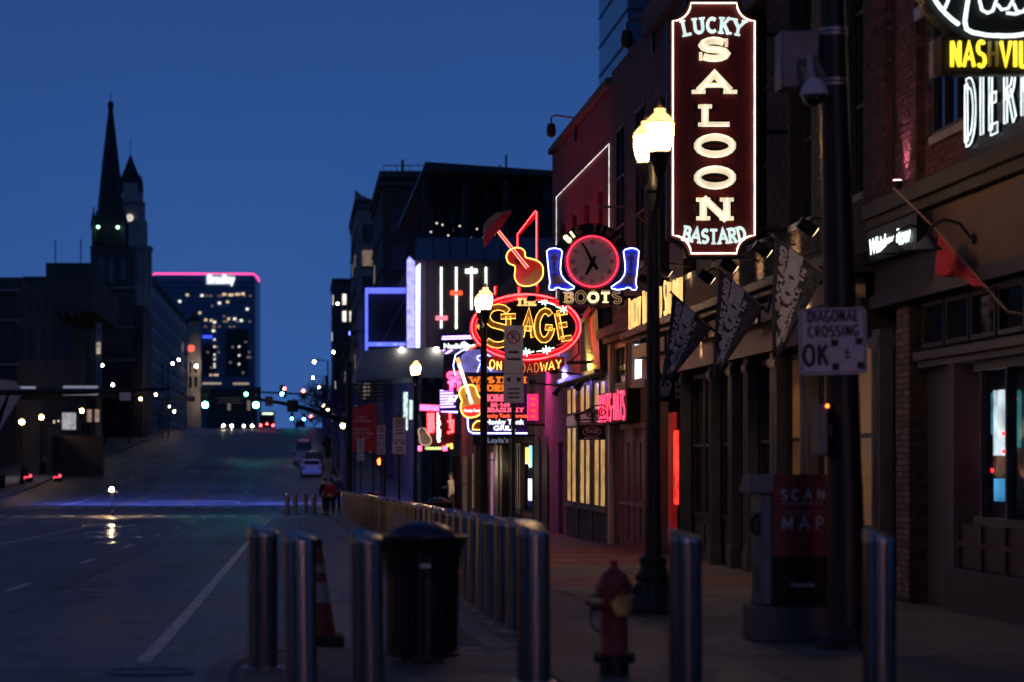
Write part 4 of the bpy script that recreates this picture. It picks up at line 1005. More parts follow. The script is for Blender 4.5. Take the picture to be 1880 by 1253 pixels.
# slider lights on the cladding
for k, (px_, ya, yb) in enumerate(((810, 491, 603), (837.5, 491, 604), (865.5, 491, 569), (892, 491, 560))):
    part('slider_track', M['slider_white'], b8, lambda m: m.box(XX(px_ - 1.7, D), XX(px_ + 1.7, D), D - .09, D - .04, ZZ(yb, D), ZZ(ya, D)))
for px_, py_, mt in ((810.5, 584.5, 'slider_pink'), (837.5, 538.5, 'slider_red'), (865, 498.5, 'slider_white')):
    part('slider_knob', M[mt], b8, lambda m: m.box(XX(px_ - 11, D), XX(px_ + 11, D), D - .18, D - .10, ZZ(py_ + 4, D), ZZ(py_ - 4, D)), bevel=.03)
# corner light columns
part('light_column', M['violet_column'], b8, lambda m: m.prism([(XX(746, D), ZZ(640, D)), (XX(760, D), ZZ(640, D)), (XX(760, D), ZZ(484, D)), (XX(750, D), ZZ(474, D)), (XX(746, D), ZZ(480, D))], D - 1.2, D - .7))
part('light_column', M['white_column'], b8, lambda m: m.prism([(XX(763, D), ZZ(640, D)), (XX(770, D), ZZ(640, D)), (XX(771, D), ZZ(484, D)), (XX(763, D), ZZ(492, D))], D - .5, D - .2))
# blue edged balcony box
def frame_bar(m):
    ya = D - 3
    m.box(XX(668, D), XX(741, D), ya, ya + .15, ZZ(545, D), ZZ(535, D)); m.box(XX(668, D), XX(673, D), ya, ya + .15, ZZ(655, D), ZZ(545.3, D))
    m.box(XX(673.2, D), XX(741, D), ya + .02, ya + .13, ZZ(640, D), ZZ(633, D))
part('blue_edge_light', M['blue_edge'], b8, frame_bar)
part('balcony_box', M['darkwall'], b8, lambda m: (m.box(XX(672, D), XX(742, D), D - 2.6, D + 20, ZZ(636, D), ZZ(545, D)),))
part('balcony_sign', em('pale_balcony_sign', (.6, .65, 1), .7, 'NONE', var=.6), b8, lambda m: [m.box(XX(p, D), XX(p + 9, D), D - 3.08, D - 3.04, ZZ(638, D), ZZ(635, D)) for p in (688, 718, 730)])
part('stair_rail', M['galv'], b8, lambda m: m.tube([(XX(700, D), D - 2.8, ZZ(632, D)), (XX(741, D), D - 2.8, ZZ(552, D))], .05, 5))
# street canopy
Dc = 140.0
can = part('canopy', pm('pale_metal_canopy', (.36, .345, .335), .5, 0, var=.2, scale=1), b8, lambda m: m.prism([(XX(652, Dc), ZZ(694, Dc)), (XX(666, Dc), ZZ(645, Dc)), (XX(690, Dc), ZZ(640, Dc)), (XX(816, Dc), ZZ(638, Dc)), (XX(816, Dc), ZZ(694, Dc))], Dc, Dc + 10))
part('canopy_lamp', M['canopy_lamp'], can, lambda m: [m.box(XX(p, Dc), XX(p + 5, Dc), Dc - .25, Dc - .05, ZZ(641, Dc), ZZ(639.5, Dc)) for p in (735, 799)])
part('louvre', M['wood'], b8, lambda m: [m.box(XX(654, Dc), XX(722, Dc), Dc + .3, Dc + .6, ZZ(702 + 7 * k, Dc), ZZ(699 + 7 * k, Dc)) for k in range(6)])
part('column', M['darkwall'], b8, lambda m: [m.box(XX(p, Dc), XX(p + 12, Dc), Dc + 1, Dc + 1.6, -2, ZZ(694, Dc)) for p in (776, 800)])
part('lit_shopfront', em('pale_green_shop_glow', (.7, 1, .9), .9, 'NONE', var=.7), b8, lambda m: [m.box(XX(a, D), XX(b, D), D + .30, D + .36, ZZ(d_, D), ZZ(c, D)) for a, b, c, d_ in ((741, 749, 720, 790), (752, 758, 735, 770))])
part('shopfront_column', M['greytrim'], b8, lambda m: [m.box(XX(p, D), XX(p + 7, D), D - .2, D + .2, -2, ZZ(700, D)) for p in (760, 785, 822)])

def block(name, label, cat, x0, x1, y0, y1, z0, z1, mat, face='x', cols=6, rows=8, lit=.1, wmat='glass_far', litmat='win_dim', parapet=True, zlo=None, gap=.5, frame=True):
    t = thing(name, label, cat, ((x0 + x1) / 2, (y0 + y1) / 2, z0))
    part('wall', M[mat], t, lambda m: m.box(x0, x1, y0, y1, z0, z1))
    if parapet: part('parapet', M['stone_dark'], t, lambda m: (m.box(x0 - .3, x1 + .3, y0 - .3, y1 + .3, z1 + .002, z1 + .5), m.box(x0 - .2, x1 + .2, y0 - .2, y1 + .2, z1 - .7, z1 - .4)))
    zlo = z0 + 2 if zlo is None else zlo
    for fc in face:
        pr = {}
        for i in range(cols):
            for j in range(rows):
                zz = zlo + (z1 - 1.4 - zlo) * j / rows; h = (z1 - 1.4 - zlo) / rows * .62
                l = random.random() < lit
                k = 'l' if l else 'd'
                if fc in 'xX':
                    w = (y1 - y0) / cols; ya = y0 + w * (i + gap / 2); X = x0 if fc == 'x' else x1
                    dim = (.12, w * (1 - gap), h); loc = (X, ya + dim[1] / 2, zz)
                else:
                    w = (x1 - x0) / cols; xa = x0 + w * (i + gap / 2)
                    dim = (w * (1 - gap), .12, h); loc = (xa + dim[0] / 2, y0, zz)
                key = (fc, k)
                if key not in pr:
                    m = MB(); m.box(-dim[0]/2, dim[0]/2, -dim[1]/2, dim[1]/2, 0, h); o = m.build('window', M[litmat] if l else M[wmat], t)
                    sm = MB(); s_ = .12
                    if fc in 'xX': sm.box(-.16, .16, -dim[1]/2 - .1, dim[1]/2 + .1, -.2, -.005)
                    else: sm.box(-dim[0]/2 - .1, dim[0]/2 + .1, -.16, .16, -.2, -.005)
                    # sill sits in the window's own frame
                    ms = bpy.data.meshes.new('sill'); ms.from_pydata(sm.v, [], sm.f); ms.materials.append(M['stone_dark'])
                    me = bpy.data.meshes.new('window'); me.from_pydata(m.v, [], m.f); me.materials.append(M[litmat] if l else M[wmat]); o.data = me
                    so = bpy.data.objects.new('sill', ms); COL.objects.link(so); so.parent = o
                    pr[key] = (o, so)
                else:
                    o, so = pr[key][0].copy(), pr[key][1].copy(); COL.objects.link(o); COL.objects.link(so); o.parent = t; so.parent = o
                o.location = Vector(loc) - t.location
    return t
# dark brick, then old pale stone, then small far blocks down the right side
block('brick_office_building', 'dark brick block with a roof mast, just left of the black pavilion', 'building', 6.9, 26, 200, 228, 0, ZZ(318, 197), 'dark_brick', 'xy', 7, 7, .04)
block('stone_office_building', 'tall old stone block with a heavy cornice, left of the dark brick block', 'building', 7.0, 26, 296, 330, 1, ZZ(374, 296), 'stone', 'xy', 7, 9, .05)
block('low_office_building', 'low dark block in front of the tall old stone one', 'building', 7.2, 26, 236, 290, 0, 15, 'stone_dark', 'x', 9, 4, .12)
block('far_office_building', 'narrow dark tower farthest down the right side', 'building', 7.0, 13, 500, 530, 3, ZZ(516, 500), 'stone_dark', 'xy', 4, 9, .10, litmat='win_white')
block('low_office_building', 'low dark block before the narrow far tower', 'building', 7.0, 24, 334, 470, 3, 17, 'stone_dark', 'x', 9, 4, .12)
bt = thing('roof_parapet_horn', 'curved stone horn on the corner of the pale stone block', 'roof ornament', (7.4, 296, ZZ(374, 296) + .5))
part('horn', M['stone'], bt, lambda m: m.prism([(6.75, ZZ(374, 296) + .5), (8.8, ZZ(374, 296) + .5), (7.6, ZZ(368, 296) + .6), (6.8, ZZ(358, 296) + .6)], 295.8, 297))
rm = thing('roof_railing', 'thin railing and mast on the roof of the dark brick block', 'railing', (8, 202, ZZ(318, 197) + .5))
zr = ZZ(318, 197) + .5
part('mast', M['iron'], rm, lambda m: m.tube([(XX(741, 200), 202, zr), (XX(741, 200), 202, zr + 1.2)], .12, 5))
part('rail', M['iron'], rm, lambda m: (m.tube([(7.0, 201, zr + .6), (12.5, 201, zr + .6)], .04, 4), [m.tube([(7 + 1.1*k, 201, zr), (7 + 1.1*k, 201, zr + .6)], .03, 4) for k in range(6)]))
# glass tower that looks over the red roof
gt = thing('glass_tower', 'blue glass tower rising behind the red brick roofline', 'tower', (42, 255, 0))
tx0, tx1 = XX(1152, 250), XX(1330, 250)
part('glass_wall', M['glass_blue'], gt, lambda m: m.box(tx0, tx1, 250, 273.6, 0, 62))
part('floor_band', M['blacktrim'], gt, lambda m: [m.box(tx0 - .08, tx1 + .08, 249.9, 273.7, z, z + .25) for z in [18 + 3.3 * k for k in range(13)]])
part('mullion', M['blacktrim'], gt, lambda m: [m.box(tx0 + 2.2 * k - .07, tx0 + 2.2 * k + .07, 249.93, 249.998, 15, 62) for k in range(1, 6)])

# ================================================================ LEFT SIDE
def sill_row(): pass
la = thing('arena_building', 'dark low arena block at the left edge with lit canopy edges', 'building', (-40, 230, 0))
part('wall', M['stone_dark'], la, lambda m: (m.box(-70, -26.5, 226, 300, -2, ZZ(528, 226)), m.box(-70, XX(40, 230), 230, 260, ZZ(528, 226), ZZ(513, 230)), m.box(XX(42, 262), XX(170, 262), 262, 300, ZZ(528, 226), ZZ(508, 262)), m.box(XX(84, 285), XX(175, 285), 285, 299.5, ZZ(508, 262), ZZ(483, 285))))
part('roof_mast', M['iron'], la, lambda m: [m.tube([(XX(p, 290), 291, ZZ(483, 285)), (XX(p, 290), 291, ZZ(q, 290))], .07, 4) for p, q in ((100, 440), (147, 438))])
part('canopy', M['darkwall'], la, lambda m: (m.box(XX(-40, 205), XX(180, 205), 205, 226, ZZ(722, 205), ZZ(712, 205))))
part('canopy_light', em('pale_canopy_edge_light', (.75, .78, 1), .22, 'NONE'), la, lambda m: [m.box(XX(a, 205), XX(b, 205), 204.8, 204.97, ZZ(y + 2.2, 205), ZZ(y - 2.2, 205)) for a, b, y in ((-40, 66, 712), (116, 180, 711), (116, 180, 723.5))])
part('window', M['glass_far'], la, lambda m: [m.box(XX(8 + 22*k, 226), XX(22 + 22*k, 226), 225.9, 225.99, ZZ(660, 226), ZZ(600, 226)) for k in range(6)])
part('ledge', M['stone'], la, lambda m: (m.box(-70, -26.2, 225.7, 226, ZZ(536, 226), ZZ(531, 226)), m.box(-70, -26.2, 225.75, 226, ZZ(590, 226), ZZ(587, 226)), m.box(-70, -26.2, 225.75, 226, ZZ(672, 226), ZZ(668, 226))))
part('upper_window', M['glass_far'], la, lambda m: [m.box(XX(6 + 15*k, 226), XX(14 + 15*k, 226), 225.9, 225.99, ZZ(580, 226), ZZ(548, 226)) for k in range(10)])
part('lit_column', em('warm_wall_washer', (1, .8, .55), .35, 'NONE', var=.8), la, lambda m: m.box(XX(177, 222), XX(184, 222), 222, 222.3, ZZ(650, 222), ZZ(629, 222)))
part('pylon', pm('grey_pylon', (.2, .2, .22), .6), la, lambda m: m.box(XX(176, 222.5), XX(186, 222.5), 222.5, 223.2, -1, ZZ(592, 222)))
for k in range(4):
    part('lit_window', M[('win_warm', 'win_white')[k % 2]], la, lambda m: m.box(XX(98 + 8*k, 226), XX(101 + 8*k, 226), 225.85, 225.95, ZZ(778 - 3*(k % 2), 226), ZZ(772, 226)))
part('poster', M['poster_pale'], la, lambda m: m.box(XX(114, 190), XX(139, 190), 190, 190.2, ZZ(789, 190), ZZ(758, 190)))
part('poster', M['poster_warm'], la, lambda m: (m.box(XX(160, 200), XX(168, 200), 200, 200.2, ZZ(775, 200), ZZ(752, 200)), m.box(XX(174, 200), XX(182, 200), 200, 200.2, ZZ(775, 200), ZZ(752, 200))))
cw = thing('curved_wall', 'pale curved concrete wall at the lower left edge', 'wall', (-27, 180, gz(180)))
def curved(m):
    P = [(-24.2 - 5 * (1 - math.cos(R(a))), 172 + 22 * math.sin(R(a))) for a in range(0, 91, 10)]
    o = [(x - .5, y) for x, y in P]
    for i in range(len(P) - 1):
        z1 = ZZ(690, 180) + .3 - .3 * i
        m.prism_z([P[i], P[i + 1], o[i + 1], o[i]], gz(180) - 1.2, z1)
part('wall', M['plaster'], cw, curved)
part('near_face', M['plaster'], cw, lambda m: m.prism([(XX(-40, 172), -1.3), (-24.22, -1.3), (XX(44, 172), ZZ(720, 172)), (XX(28, 172), ZZ(700, 172)), (XX(-40, 172), ZZ(694, 172))], 171.4, 171.95))
part('low_wall', M['stone_dark'], cw, lambda m: (m.box(XX(88, 205), XX(96, 205), 205, 212, gz(205) - .5, ZZ(785, 205)), m.box(XX(96, 207), XX(190, 207), 207, 207.5, gz(207) - .5, ZZ(800, 207))))

# church with the tall spire
ch = thing('church', 'dark stone church with a tall needle spire and green lit belfry', 'church', (XX(205, 330), 330, 3))
dC = 330
def cx(p): return XX(p, dC)
def cz(p): return ZZ(p, dC)
part('tower', M['stone_dark'], ch, lambda m: m.box(cx(166), cx(246), dC, dC + 6, 3, cz(452)))
part('belfry', M['stone_dark'], ch, lambda m: (m.box(cx(168), cx(178), dC + .2, dC + 5.8, cz(452), cz(415)), m.box(cx(194), cx(204), dC + .2, dC + 5.8, cz(452), cz(415)), m.box(cx(220), cx(230), dC + .2, dC + 5.8, cz(452), cz(415)), m.box(cx(178), cx(230), dC + 2, dC + 5.8, cz(452), cz(415)), m.box(cx(165), cx(236), dC - .1, dC + 6, cz(456), cz(452))))
part('spire', M['slate'], ch, lambda m: m.lathe([(2.15, cz(418)), (1.85, cz(385)), (1.15, cz(290)), (.32, cz(195)), (.42, cz(192)), (.45, cz(186)), (.3, cz(181)), (.06, cz(180)), (.06, cz(165)), (.0001, cz(164))], cx(200), dC + 3, 0, 8))
part('pinnacle', M['slate'], ch, lambda m: [m.lathe([(.42, cz(418)), (.4, cz(408)), (.06, cz(385)), (.14, cz(383)), (.0001, cz(378))], cx(p), dC + q, 0, 6) for p, q in ((171, .7), (226, .7), (171, 5), (226, 5))])
part('gable', M['stone_dark'], ch, lambda m: (m.prism([(cx(190), cz(452)), (cx(211), cz(452)), (cx(200), cz(418))], dC - .5, dC - .12),))
part('belfry_lamp', em('green_belfry_lamp', (.4, 1, .6), 5, 'NONE'), ch, lambda m: (m.ball((cx(180.5), dC - .3, cz(417.5)), .22, 8), m.ball((cx(216.5), dC - .3, cz(418)), .22, 8)))
part('lancet_window', M['glass'], ch, lambda m: [m.prism([(cx(a), cz(y1)), (cx(a + w), cz(y1)), (cx(a + w), cz(y0 + 12)), (cx(a + w / 2), cz(y0)), (cx(a), cz(y0 + 12))], dC - .08, dC - .004) for a, w, y0, y1 in ((182, 9, 470, 520), (200, 9, 470, 520), (202, 8, 540, 590), (222, 8, 470, 515), (182, 8, 540, 590))])
part('nave', M['stone_dark'], ch, lambda m: (m.box(cx(60), cx(164), dC + 1, dC + 30, 3, cz(600)), m.prism([(cx(60), cz(600)), (cx(164), cz(600)), (cx(164), cz(548)), (cx(120), cz(520))], dC + 1, dC + 30), m.box(cx(246), cx(262), dC + 1, dC + 20, 3, cz(560))))
part('string_course', M['stone'], ch, lambda m: [m.box(cx(165), cx(247), dC - .15, dC - .003, cz(y + 3), cz(y)) for y in (527, 600, 660)])
# clock tower behind it
ct = thing('clock_tower', 'gothic stone clock tower with a small pale clock, right of the needle spire', 'tower', (XX(245, 400), 400, 5))
dT = 400
def tx(p): return XX(p, dT)
def tz(p): return ZZ(p, dT)
part('shaft', M['stone'], ct, lambda m: (m.box(tx(220), tx(276), dT, dT + 4.5, 5, tz(455)), m.box(tx(222), tx(268), dT + .3, dT + 4.2, tz(455), tz(404)), m.box(tx(223), tx(264), dT + .5, dT + 4, tz(404), tz(370)), m.box(tx(225), tx(260), dT + .6, dT + 3.8, tz(370), tz(335))))
part('cornice', M['stone'], ct, lambda m: (m.box(tx(220), tx(278), dT - .3, dT + 4.8, tz(458), tz(452)), m.box(tx(222), tx(262), dT - .1, dT + 4.6, tz(372), tz(367))))
part('buttress', M['stone'], ct, lambda m: [m.prism([(tx(p), 5), (tx(p + 7), 5), (tx(p + 7), tz(470)), (tx(p + 3.5), tz(q)), (tx(p), tz(470))], dT - .6, dT - .02) for p, q in ((222, 430), (266, 425))])
part('roof', M['slate'], ct, lambda m: m.lathe([(1.75, tz(336)), (1.5, tz(322)), (.06, tz(281)), (.05, tz(255)), (.0001, tz(253))], tx(238), dT + 2, 0, 4))
part('pinnacle', M['slate'], ct, lambda m: [m.lathe([(.35, tz(350)), (.3, tz(335)), (.0001, tz(318))], tx(p), dT + q, 0, 6) for p, q in ((221, .5), (257, .5), (221, 4), (257, 4))])
part('clock_face', em('pale_clock_glow', (1, .85, .66), .75, 'NONE'), ct, lambda m: m.tube([(tx(238), dT + .28, tz(400)), (tx(238), dT + .12, tz(400))], .62, 18))
part('clock_rim', M['stone_dark'], ct, lambda m: m.tube([(tx(238) + .68 * math.cos(R(a)), dT + .15, tz(400) + .68 * math.sin(R(a))) for a in range(0, 360, 20)], .07, 5, closed=True))
part('clock_hand', M['iron'], ct, lambda m: (m.tube([(tx(238), dT + .08, tz(400)), (tx(238) + .05, dT + .08, tz(400) + .5)], .05, 4), m.tube([(tx(238), dT + .08, tz(400)), (tx(238) - .25, dT + .08, tz(400) - .2)], .05, 4)))
part('lancet_window', M['glass'], ct, lambda m: [m.prism([(tx(a), tz(y1)), (tx(a + 7), tz(y1)), (tx(a + 7), tz(y0 + 10)), (tx(a + 3.5), tz(y0)), (tx(a), tz(y0 + 10))], dT - .08, dT - .004) for a, y0, y1 in ((235, 475, 515), (247, 475, 515), (235, 560, 610), (247, 560, 610), (235, 640, 690))])
block('grey_office_building', 'long grey office block in shade receding behind the clock tower', 'building', -62, -25, 408, 536, 4, ZZ(512, 404), 'plaster', 'Xy', 16, 8, .02)
block('dark_office_building', 'dark windowless looking block between the church and the arena', 'building', -58, XX(165, 312), 312, 325, 2, ZZ(590, 312), 'stone_dark', 'y', 9, 5, .03)
# lit stone tower with the red clock
lt = thing('stone_tower', 'slim pale stone tower with a red glowing clock before the glass tower', 'tower', (XX(357, 650), 650, 5))
dR = 650
part('shaft', pm('warm_pale_stone', (.34, .29, .24), .8, var=.2, scale=.4), lt, lambda m: (m.box(XX(344, dR), XX(369, dR), dR, dR + 4, 5, ZZ(606, dR)), m.box(XX(346, dR), XX(367, dR), dR + .3, dR + 3.7, ZZ(606, dR), ZZ(590, dR)), m.box(XX(343, dR), XX(370, dR), dR - .2, dR + 4.2, ZZ(690, dR), ZZ(686, dR))))
part('roof', M['slate'], lt, lambda m: m.prism([(XX(343, dR), ZZ(590, dR)), (XX(370, dR), ZZ(590, dR)), (XX(357, dR), ZZ(574, dR))], dR - .2, dR + 4.2))
part('clock_face', em('red_clock_glow', (1, .16, .10), 1.1, 'NONE'), lt, lambda m: m.tube([(XX(351, dR), dR - .02, ZZ(640, dR)), (XX(351, dR), dR - .2, ZZ(640, dR))], .95, 16))
part('lancet_window', M['glass'], lt, lambda m: [m.box(XX(a, dR), XX(a + 5, dR), dR - .1, dR - .01, ZZ(y1, dR), ZZ(y0, dR)) for a in (347, 357) for y0, y1 in ((664, 684), (692, 712))])
part('facade_floodlight', em('warm_floodlight', (1, .8, .6), 60, 'NONE'), lt, lambda m: m.ball((XX(361, dR), dR - 3, ZZ(673, dR)), .35, 8))
fl = bpy.data.lights.new('floodlight_glow', 'POINT'); fl.energy = 350; fl.color = (1, .75, .55); fl.shadow_soft_size = .4
fo = bpy.data.objects.new('floodlight_glow', fl); COL.objects.link(fo); fo.parent = lt; fo.location = (1, -5, 12)

# glass office tower with the lit name
br = thing('office_tower', 'tall blue glass office tower with a pink neon roofline and a white lit name', 'tower', (XX(373, 900), 900, 5))
dB = 900
def bx(p): return XX(p, dB)
def bz(p): return ZZ(p, dB)
part('glass_wall', M['tower_glass'], br, lambda m: m.prism_z([(bx(272), 930), (bx(272), 905), (bx(277), 900), (bx(468), 900), (bx(473), 905), (bx(476), 930)], 0, bz(506)))
part('floor_band', pm('tower_band', (.02, .035, .07), .4), br, lambda m: [m.box(bx(279), bx(467), 899.6, 899.95, bz(520 + 9.4 * k), bz(518.8 + 9.4 * k)) for k in range(28)])
part('dark_bay', pm('tower_dark_bay', (.012, .014, .02), .5), br, lambda m: (m.box(bx(414), bx(456), 899.5, 899.55, bz(690), bz(606)), m.box(bx(372), bx(394), 899.5, 899.55, bz(690), bz(634))))
part('roof_neon', M['roof_neon'], br, lambda m: m.tube([(bx(277), 903, bz(510)), (bx(283), 899.5, bz(503)), (bx(465), 899.5, bz(503.5)), (bx(472), 902, bz(508)), (bx(475), 908, bz(514))], .33, 6))
lm = MB(); print_text(lm, 'Bradley', bz(503) - bz(525), front(bx(406), 899.0, bz(520.5)), .3, .16, width=bx(430) - bx(381)); lm.build('name_lettering', M['name_white'], br)
part('letter_back', em('pale_name_glow', (.75, .85, .95), .22, 'NONE'), br, lambda m: m.prism([(bx(378), bz(523)), (bx(426), bz(523)), (bx(432), bz(504)), (bx(378), bz(503))], 899.2, 899.6))
wl_ = [(412, 541, 'win_warm', 7), (424, 542, 'win_warm', 9), (436, 541, 'win_warm', 9), (446, 540, 'win_warm', 6)]
wins = [(p, q, mt, w, 4) for p, q, mt, w in wl_]
rnd = random.Random(5)
for p, q in ((378, 588), (388, 589), (394, 592), (420, 586), (431, 586), (443, 589), (392, 608), (403, 557), (418, 555), (367, 575), (454, 568), (344, 542), (371, 543), (330, 554)): wins.append((p, q, rnd.choice(['win_white', 'win_warm']), 5, 4))
for q in (624, 637, 652, 660, 669, 674): wins.append((394, q, 'win_white', 3, 3))
for q in (637, 653, 669): wins.append((439, q, 'win_white', 3, 3))
for p in (387, 394, 399): wins.append((p, 689, 'win_warm', 4, 3))
for p in range(374, 408, 5): wins.append((p, 704.5, 'win_dim2', 4, 3))
for p in range(430, 460, 5): wins.append((p, 705, 'win_dim2', 4, 3))
for p in (375, 381, 387): wins.append((p, 619, 'neon_blue_far', 5, 5))
for k in range(30): wins.append((rnd.uniform(376, 462), 520 + 9.4 * rnd.randint(2, 18) + 5, 'win_dim', 4, 3.4))
for p, q, mt, w, h in wins:
    part('lit_window', M[mt], br, lambda m: m.box(bx(p - w/2), bx(p + w/2), 899.2, 899.45, bz(q + h/2), bz(q - h/2)))
block('mid_office_building', 'dark low block at the foot of the glass office tower', 'building', XX(380, 700), XX(470, 700), 700, 730, 4, ZZ(716, 700), 'stone_dark', 'y', 10, 3, .2, litmat='win_dim', gap=.4)

# buildings beside and behind the camera that enclose the street
for i, (xa, xb, ya, yb, z1, mt) in enumerate(((-48, -26.5, 84, 110, 13, 'dark_brick'), (-48, -26.5, 52, 83.5, 16, 'brick_lb_far'), (-48, -26.5, 16, 51.5, 12, 'dark_brick'), (-60, -26.5, -60, -24, 17, 'stone_dark'), (7.5, 40, -70, -22, 15, 'brick_lb_far'), (-48, -26.5, 136, 196, 10, 'stone_dark'))):
    block('street_building', ('low brick', 'tall brown brick', 'dark brick', 'tall stone', 'brown brick', 'low stone')[i] + ' building outside the frame, ' + ('left before the crossing', 'left of the road', 'left of the near kerb', 'behind left', 'behind right', 'left beyond the crossing')[i], 'building', xa, xb, ya, yb, -1.5, z1, mt, 'X' if i not in (3, 4) else ('X' if i == 3 else 'x'), 7, 4, .35, litmat='win_fill')

for i, (y, z, w_, h_, mt, l) in enumerate(((30, 4.2, 3.2, 1.6, 'neon_pink', 'unseen pink neon sign added across the road to streak the bollards, nearest'), (68, 4.6, 4, 1.8, 'neon_violet', 'unseen violet neon sign added across the road to streak the bollards'), (98, 4.4, 4, 2, 'neon_pink', 'unseen pink neon sign added by the crossing to streak the bollards'))):  # unseen signs added for coloured streaks in the bollards
    t = thing('fill_sign', l, 'sign', (-26.3, y, z))
    part('board', M['blackpanel'], t, lambda m: m.box(-26.45, -26.3, y - w_/2, y + w_/2, z, z + h_))
    part('neon_tube', M[mt], t, lambda m: [m.tube([(-26.26, y - w_/2 + .2, z + .2 + .3*q), (-26.26, y + w_/2 - .2, z + .2 + .3*q)], .06, 6) for q in range(int(h_ / .3))])

for i, (x, mt, l) in enumerate(((9.5, 'fill_lilac', 'unseen lilac neon sign added behind the camera to light the foreground'), (14.5, 'fill_rose', 'unseen rose neon sign added behind the camera to light the foreground'))):  # unseen signs added to light the near bollards and crossing sign
    t = thing('fill_sign', l, 'sign', (x, -21.6, 4))
    part('board', M['blackpanel'], t, lambda m: m.box(x - 2, x + 2, -21.9, -21.6, 3.5, 7.5))
    part('neon_tube', M[mt], t, lambda m: [m.tube([(x - 1.8, -21.55, 3.8 + .4*q), (x + 1.8, -21.55, 3.8 + .4*q)], .07, 6) for q in range(9)])

# ================================================================ SIGNS
def sgn(d):                                               # plane of a sign hung across the pavement at depth d
    k = d / F
    return (lambda px, py: ((px - VX) * k, EYE + (VY - py) * k)), k
def mapper(d): return lambda u, v, w: (u, d - w, v)       # u, v already world X and Z

# ---- tall blade sign
d = 34.0; P, k = sgn(d); mp = mapper(d)
s1 = thing('blade_sign', 'tall maroon blade sign reading LUCKY SALOON BASTARD with a white neon border', 'sign', (XX(1310, d), d, ZZ(480, d)))
def plaque(x0, x1, y0, y1, cx_, cy_):
    def q(cx0, cy0, a0, a1): return [P(cx0 + cx_ * math.cos(R(a)), cy0 - cy_ * math.sin(R(a))) for a in [a0 + (a1 - a0) * i / 6 for i in range(7)]]
    return q(x0, y1, 0 + 90, 0)[0:] + q(x1, y1, 180, 90) + q(x1, y0, 270, 180) + q(x0, y0, 360, 270)
pl = plaque(1231, 1388, 3, 470, 33, 33)
part('panel', M['maroon'], s1, lambda m: m.prism(pl, d, d + .22))
part('cabinet_edge', M['blackpanel'], s1, lambda m: m.prism(plaque(1227, 1391, 0, 473, 33, 33), d + .012, d + .30))
pn = plaque(1234.5, 1384.5, 7, 466, 33, 33)
m = MB(); neon_line(m, pn, .0125, mp, .05, closed=True); m.build('border_neon', M['neon_border'], s1, smooth='all')
part('return_rim', M['blackpanel'], s1, lambda m: m.tube([mp(u, v, .01) for u, v in plaque(1229, 1390, 1, 472, 33, 33)], .018, 5, closed=True))
# big slab letters, one part each
for ch_, xa, xb, yt, yb in (('S', 1285, 1335, 70, 114), ('A', 1278, 1344, 131, 173), ('L', 1286, 1340, 193, 233), ('O', 1277, 1347, 247, 290), ('O', 1277, 1347, 306, 348), ('N', 1281, 1343, 364, 405)):
    h = (yb - yt) * k; wd = (xb - xa) * k
    gw = GL[ch_][0]
    st_, _ = strokes(ch_, h, wd / (gw * h) * (.88 if ch_ in 'AN' else 1.0), 0)
    u0, v0 = P(xa, yb); u0 += wd * (.06 if ch_ in 'AN' else 0)
    t = 6.2 * k
    for mat_, tt, w0, w1, nm in (('blackpanel', t + .022, 0.0, .012, 'letter_backing'), ('neon_warm', t, .012, .05, 'letter')):  # black backing, wider than each letter, under the letter body
        m = MB(); slab_letter(m, st_[0][1], tt, lambda u, v, w: (u0 + u, d - w, v0 + v), w0, w1, h, 0, True, .68); m.build(nm, M[mat_], s1)
    if ch_ == 'S':
        m = MB()
        for px_, ya, yb2 in ((1333, 72, 87), (1286, 97, 112)): rect(m, mp, (px_ - 2.6 - VX) * k, (px_ + 2.6 - VX) * k, ZZ(yb2, d), ZZ(ya, d), .012, .049)
        m.build('letter_spur', M['neon_warm'], s1)
    m = MB()
    for s in st_[0][1]: neon_line(m, s, .007, lambda u, v, w: (u0 + u, d - w, v0 + v), .062)
    m.build('letter_neon', M['neon_letter'], s1)
def arched(txt, cx_, cy_, wpx, hpx, sag, mat_, t, tb=1.0, name='letter'):
    """letters set along a shallow bow: sag > 0 lowers the ends"""
    st_, w = strokes(txt, hpx * k, 1.0, .20); sc = wpx * k / w
    for i, ss in st_:
        m = MB(); mx = sum(q[0] for s in ss for q in s) / max(1, sum(len(s) for s in ss)) * sc - wpx * k / 2
        f_ = mx / (wpx * k / 2); a = -sag * k * 2 * f_ / (wpx * k / 2) * .5 * 2
        def mm(u, v, w_):
            x = u * sc - wpx * k / 2 - mx; z = v
            ca, sa = math.cos(a), math.sin(a)
            X, Z = P(cx_, cy_)
            return (X + mx + x * ca - z * sa, d - w_, Z - sag * k * f_ * f_ + x * sa + z * ca)
        slab_letter(m, ss, t * k / 1, mm, .004, .035, hpx * k, 0, True, .8)
        m.build(name, M[mat_], s1)
arched('LUCKY', 1309, 62, 106, 30, 6, 'neon_mint', 3.1)
arched('BASTARD', 1311, 449, 118, 28, -7, 'neon_mint', 2.9)
part('hanger', M['iron'], s1, lambda m: [m.tube([(XX(1388, d), d + .15, ZZ(y, d)), (6.9, d + .15, ZZ(y, d))], .035, 6) for y in (60, 240, 420)])

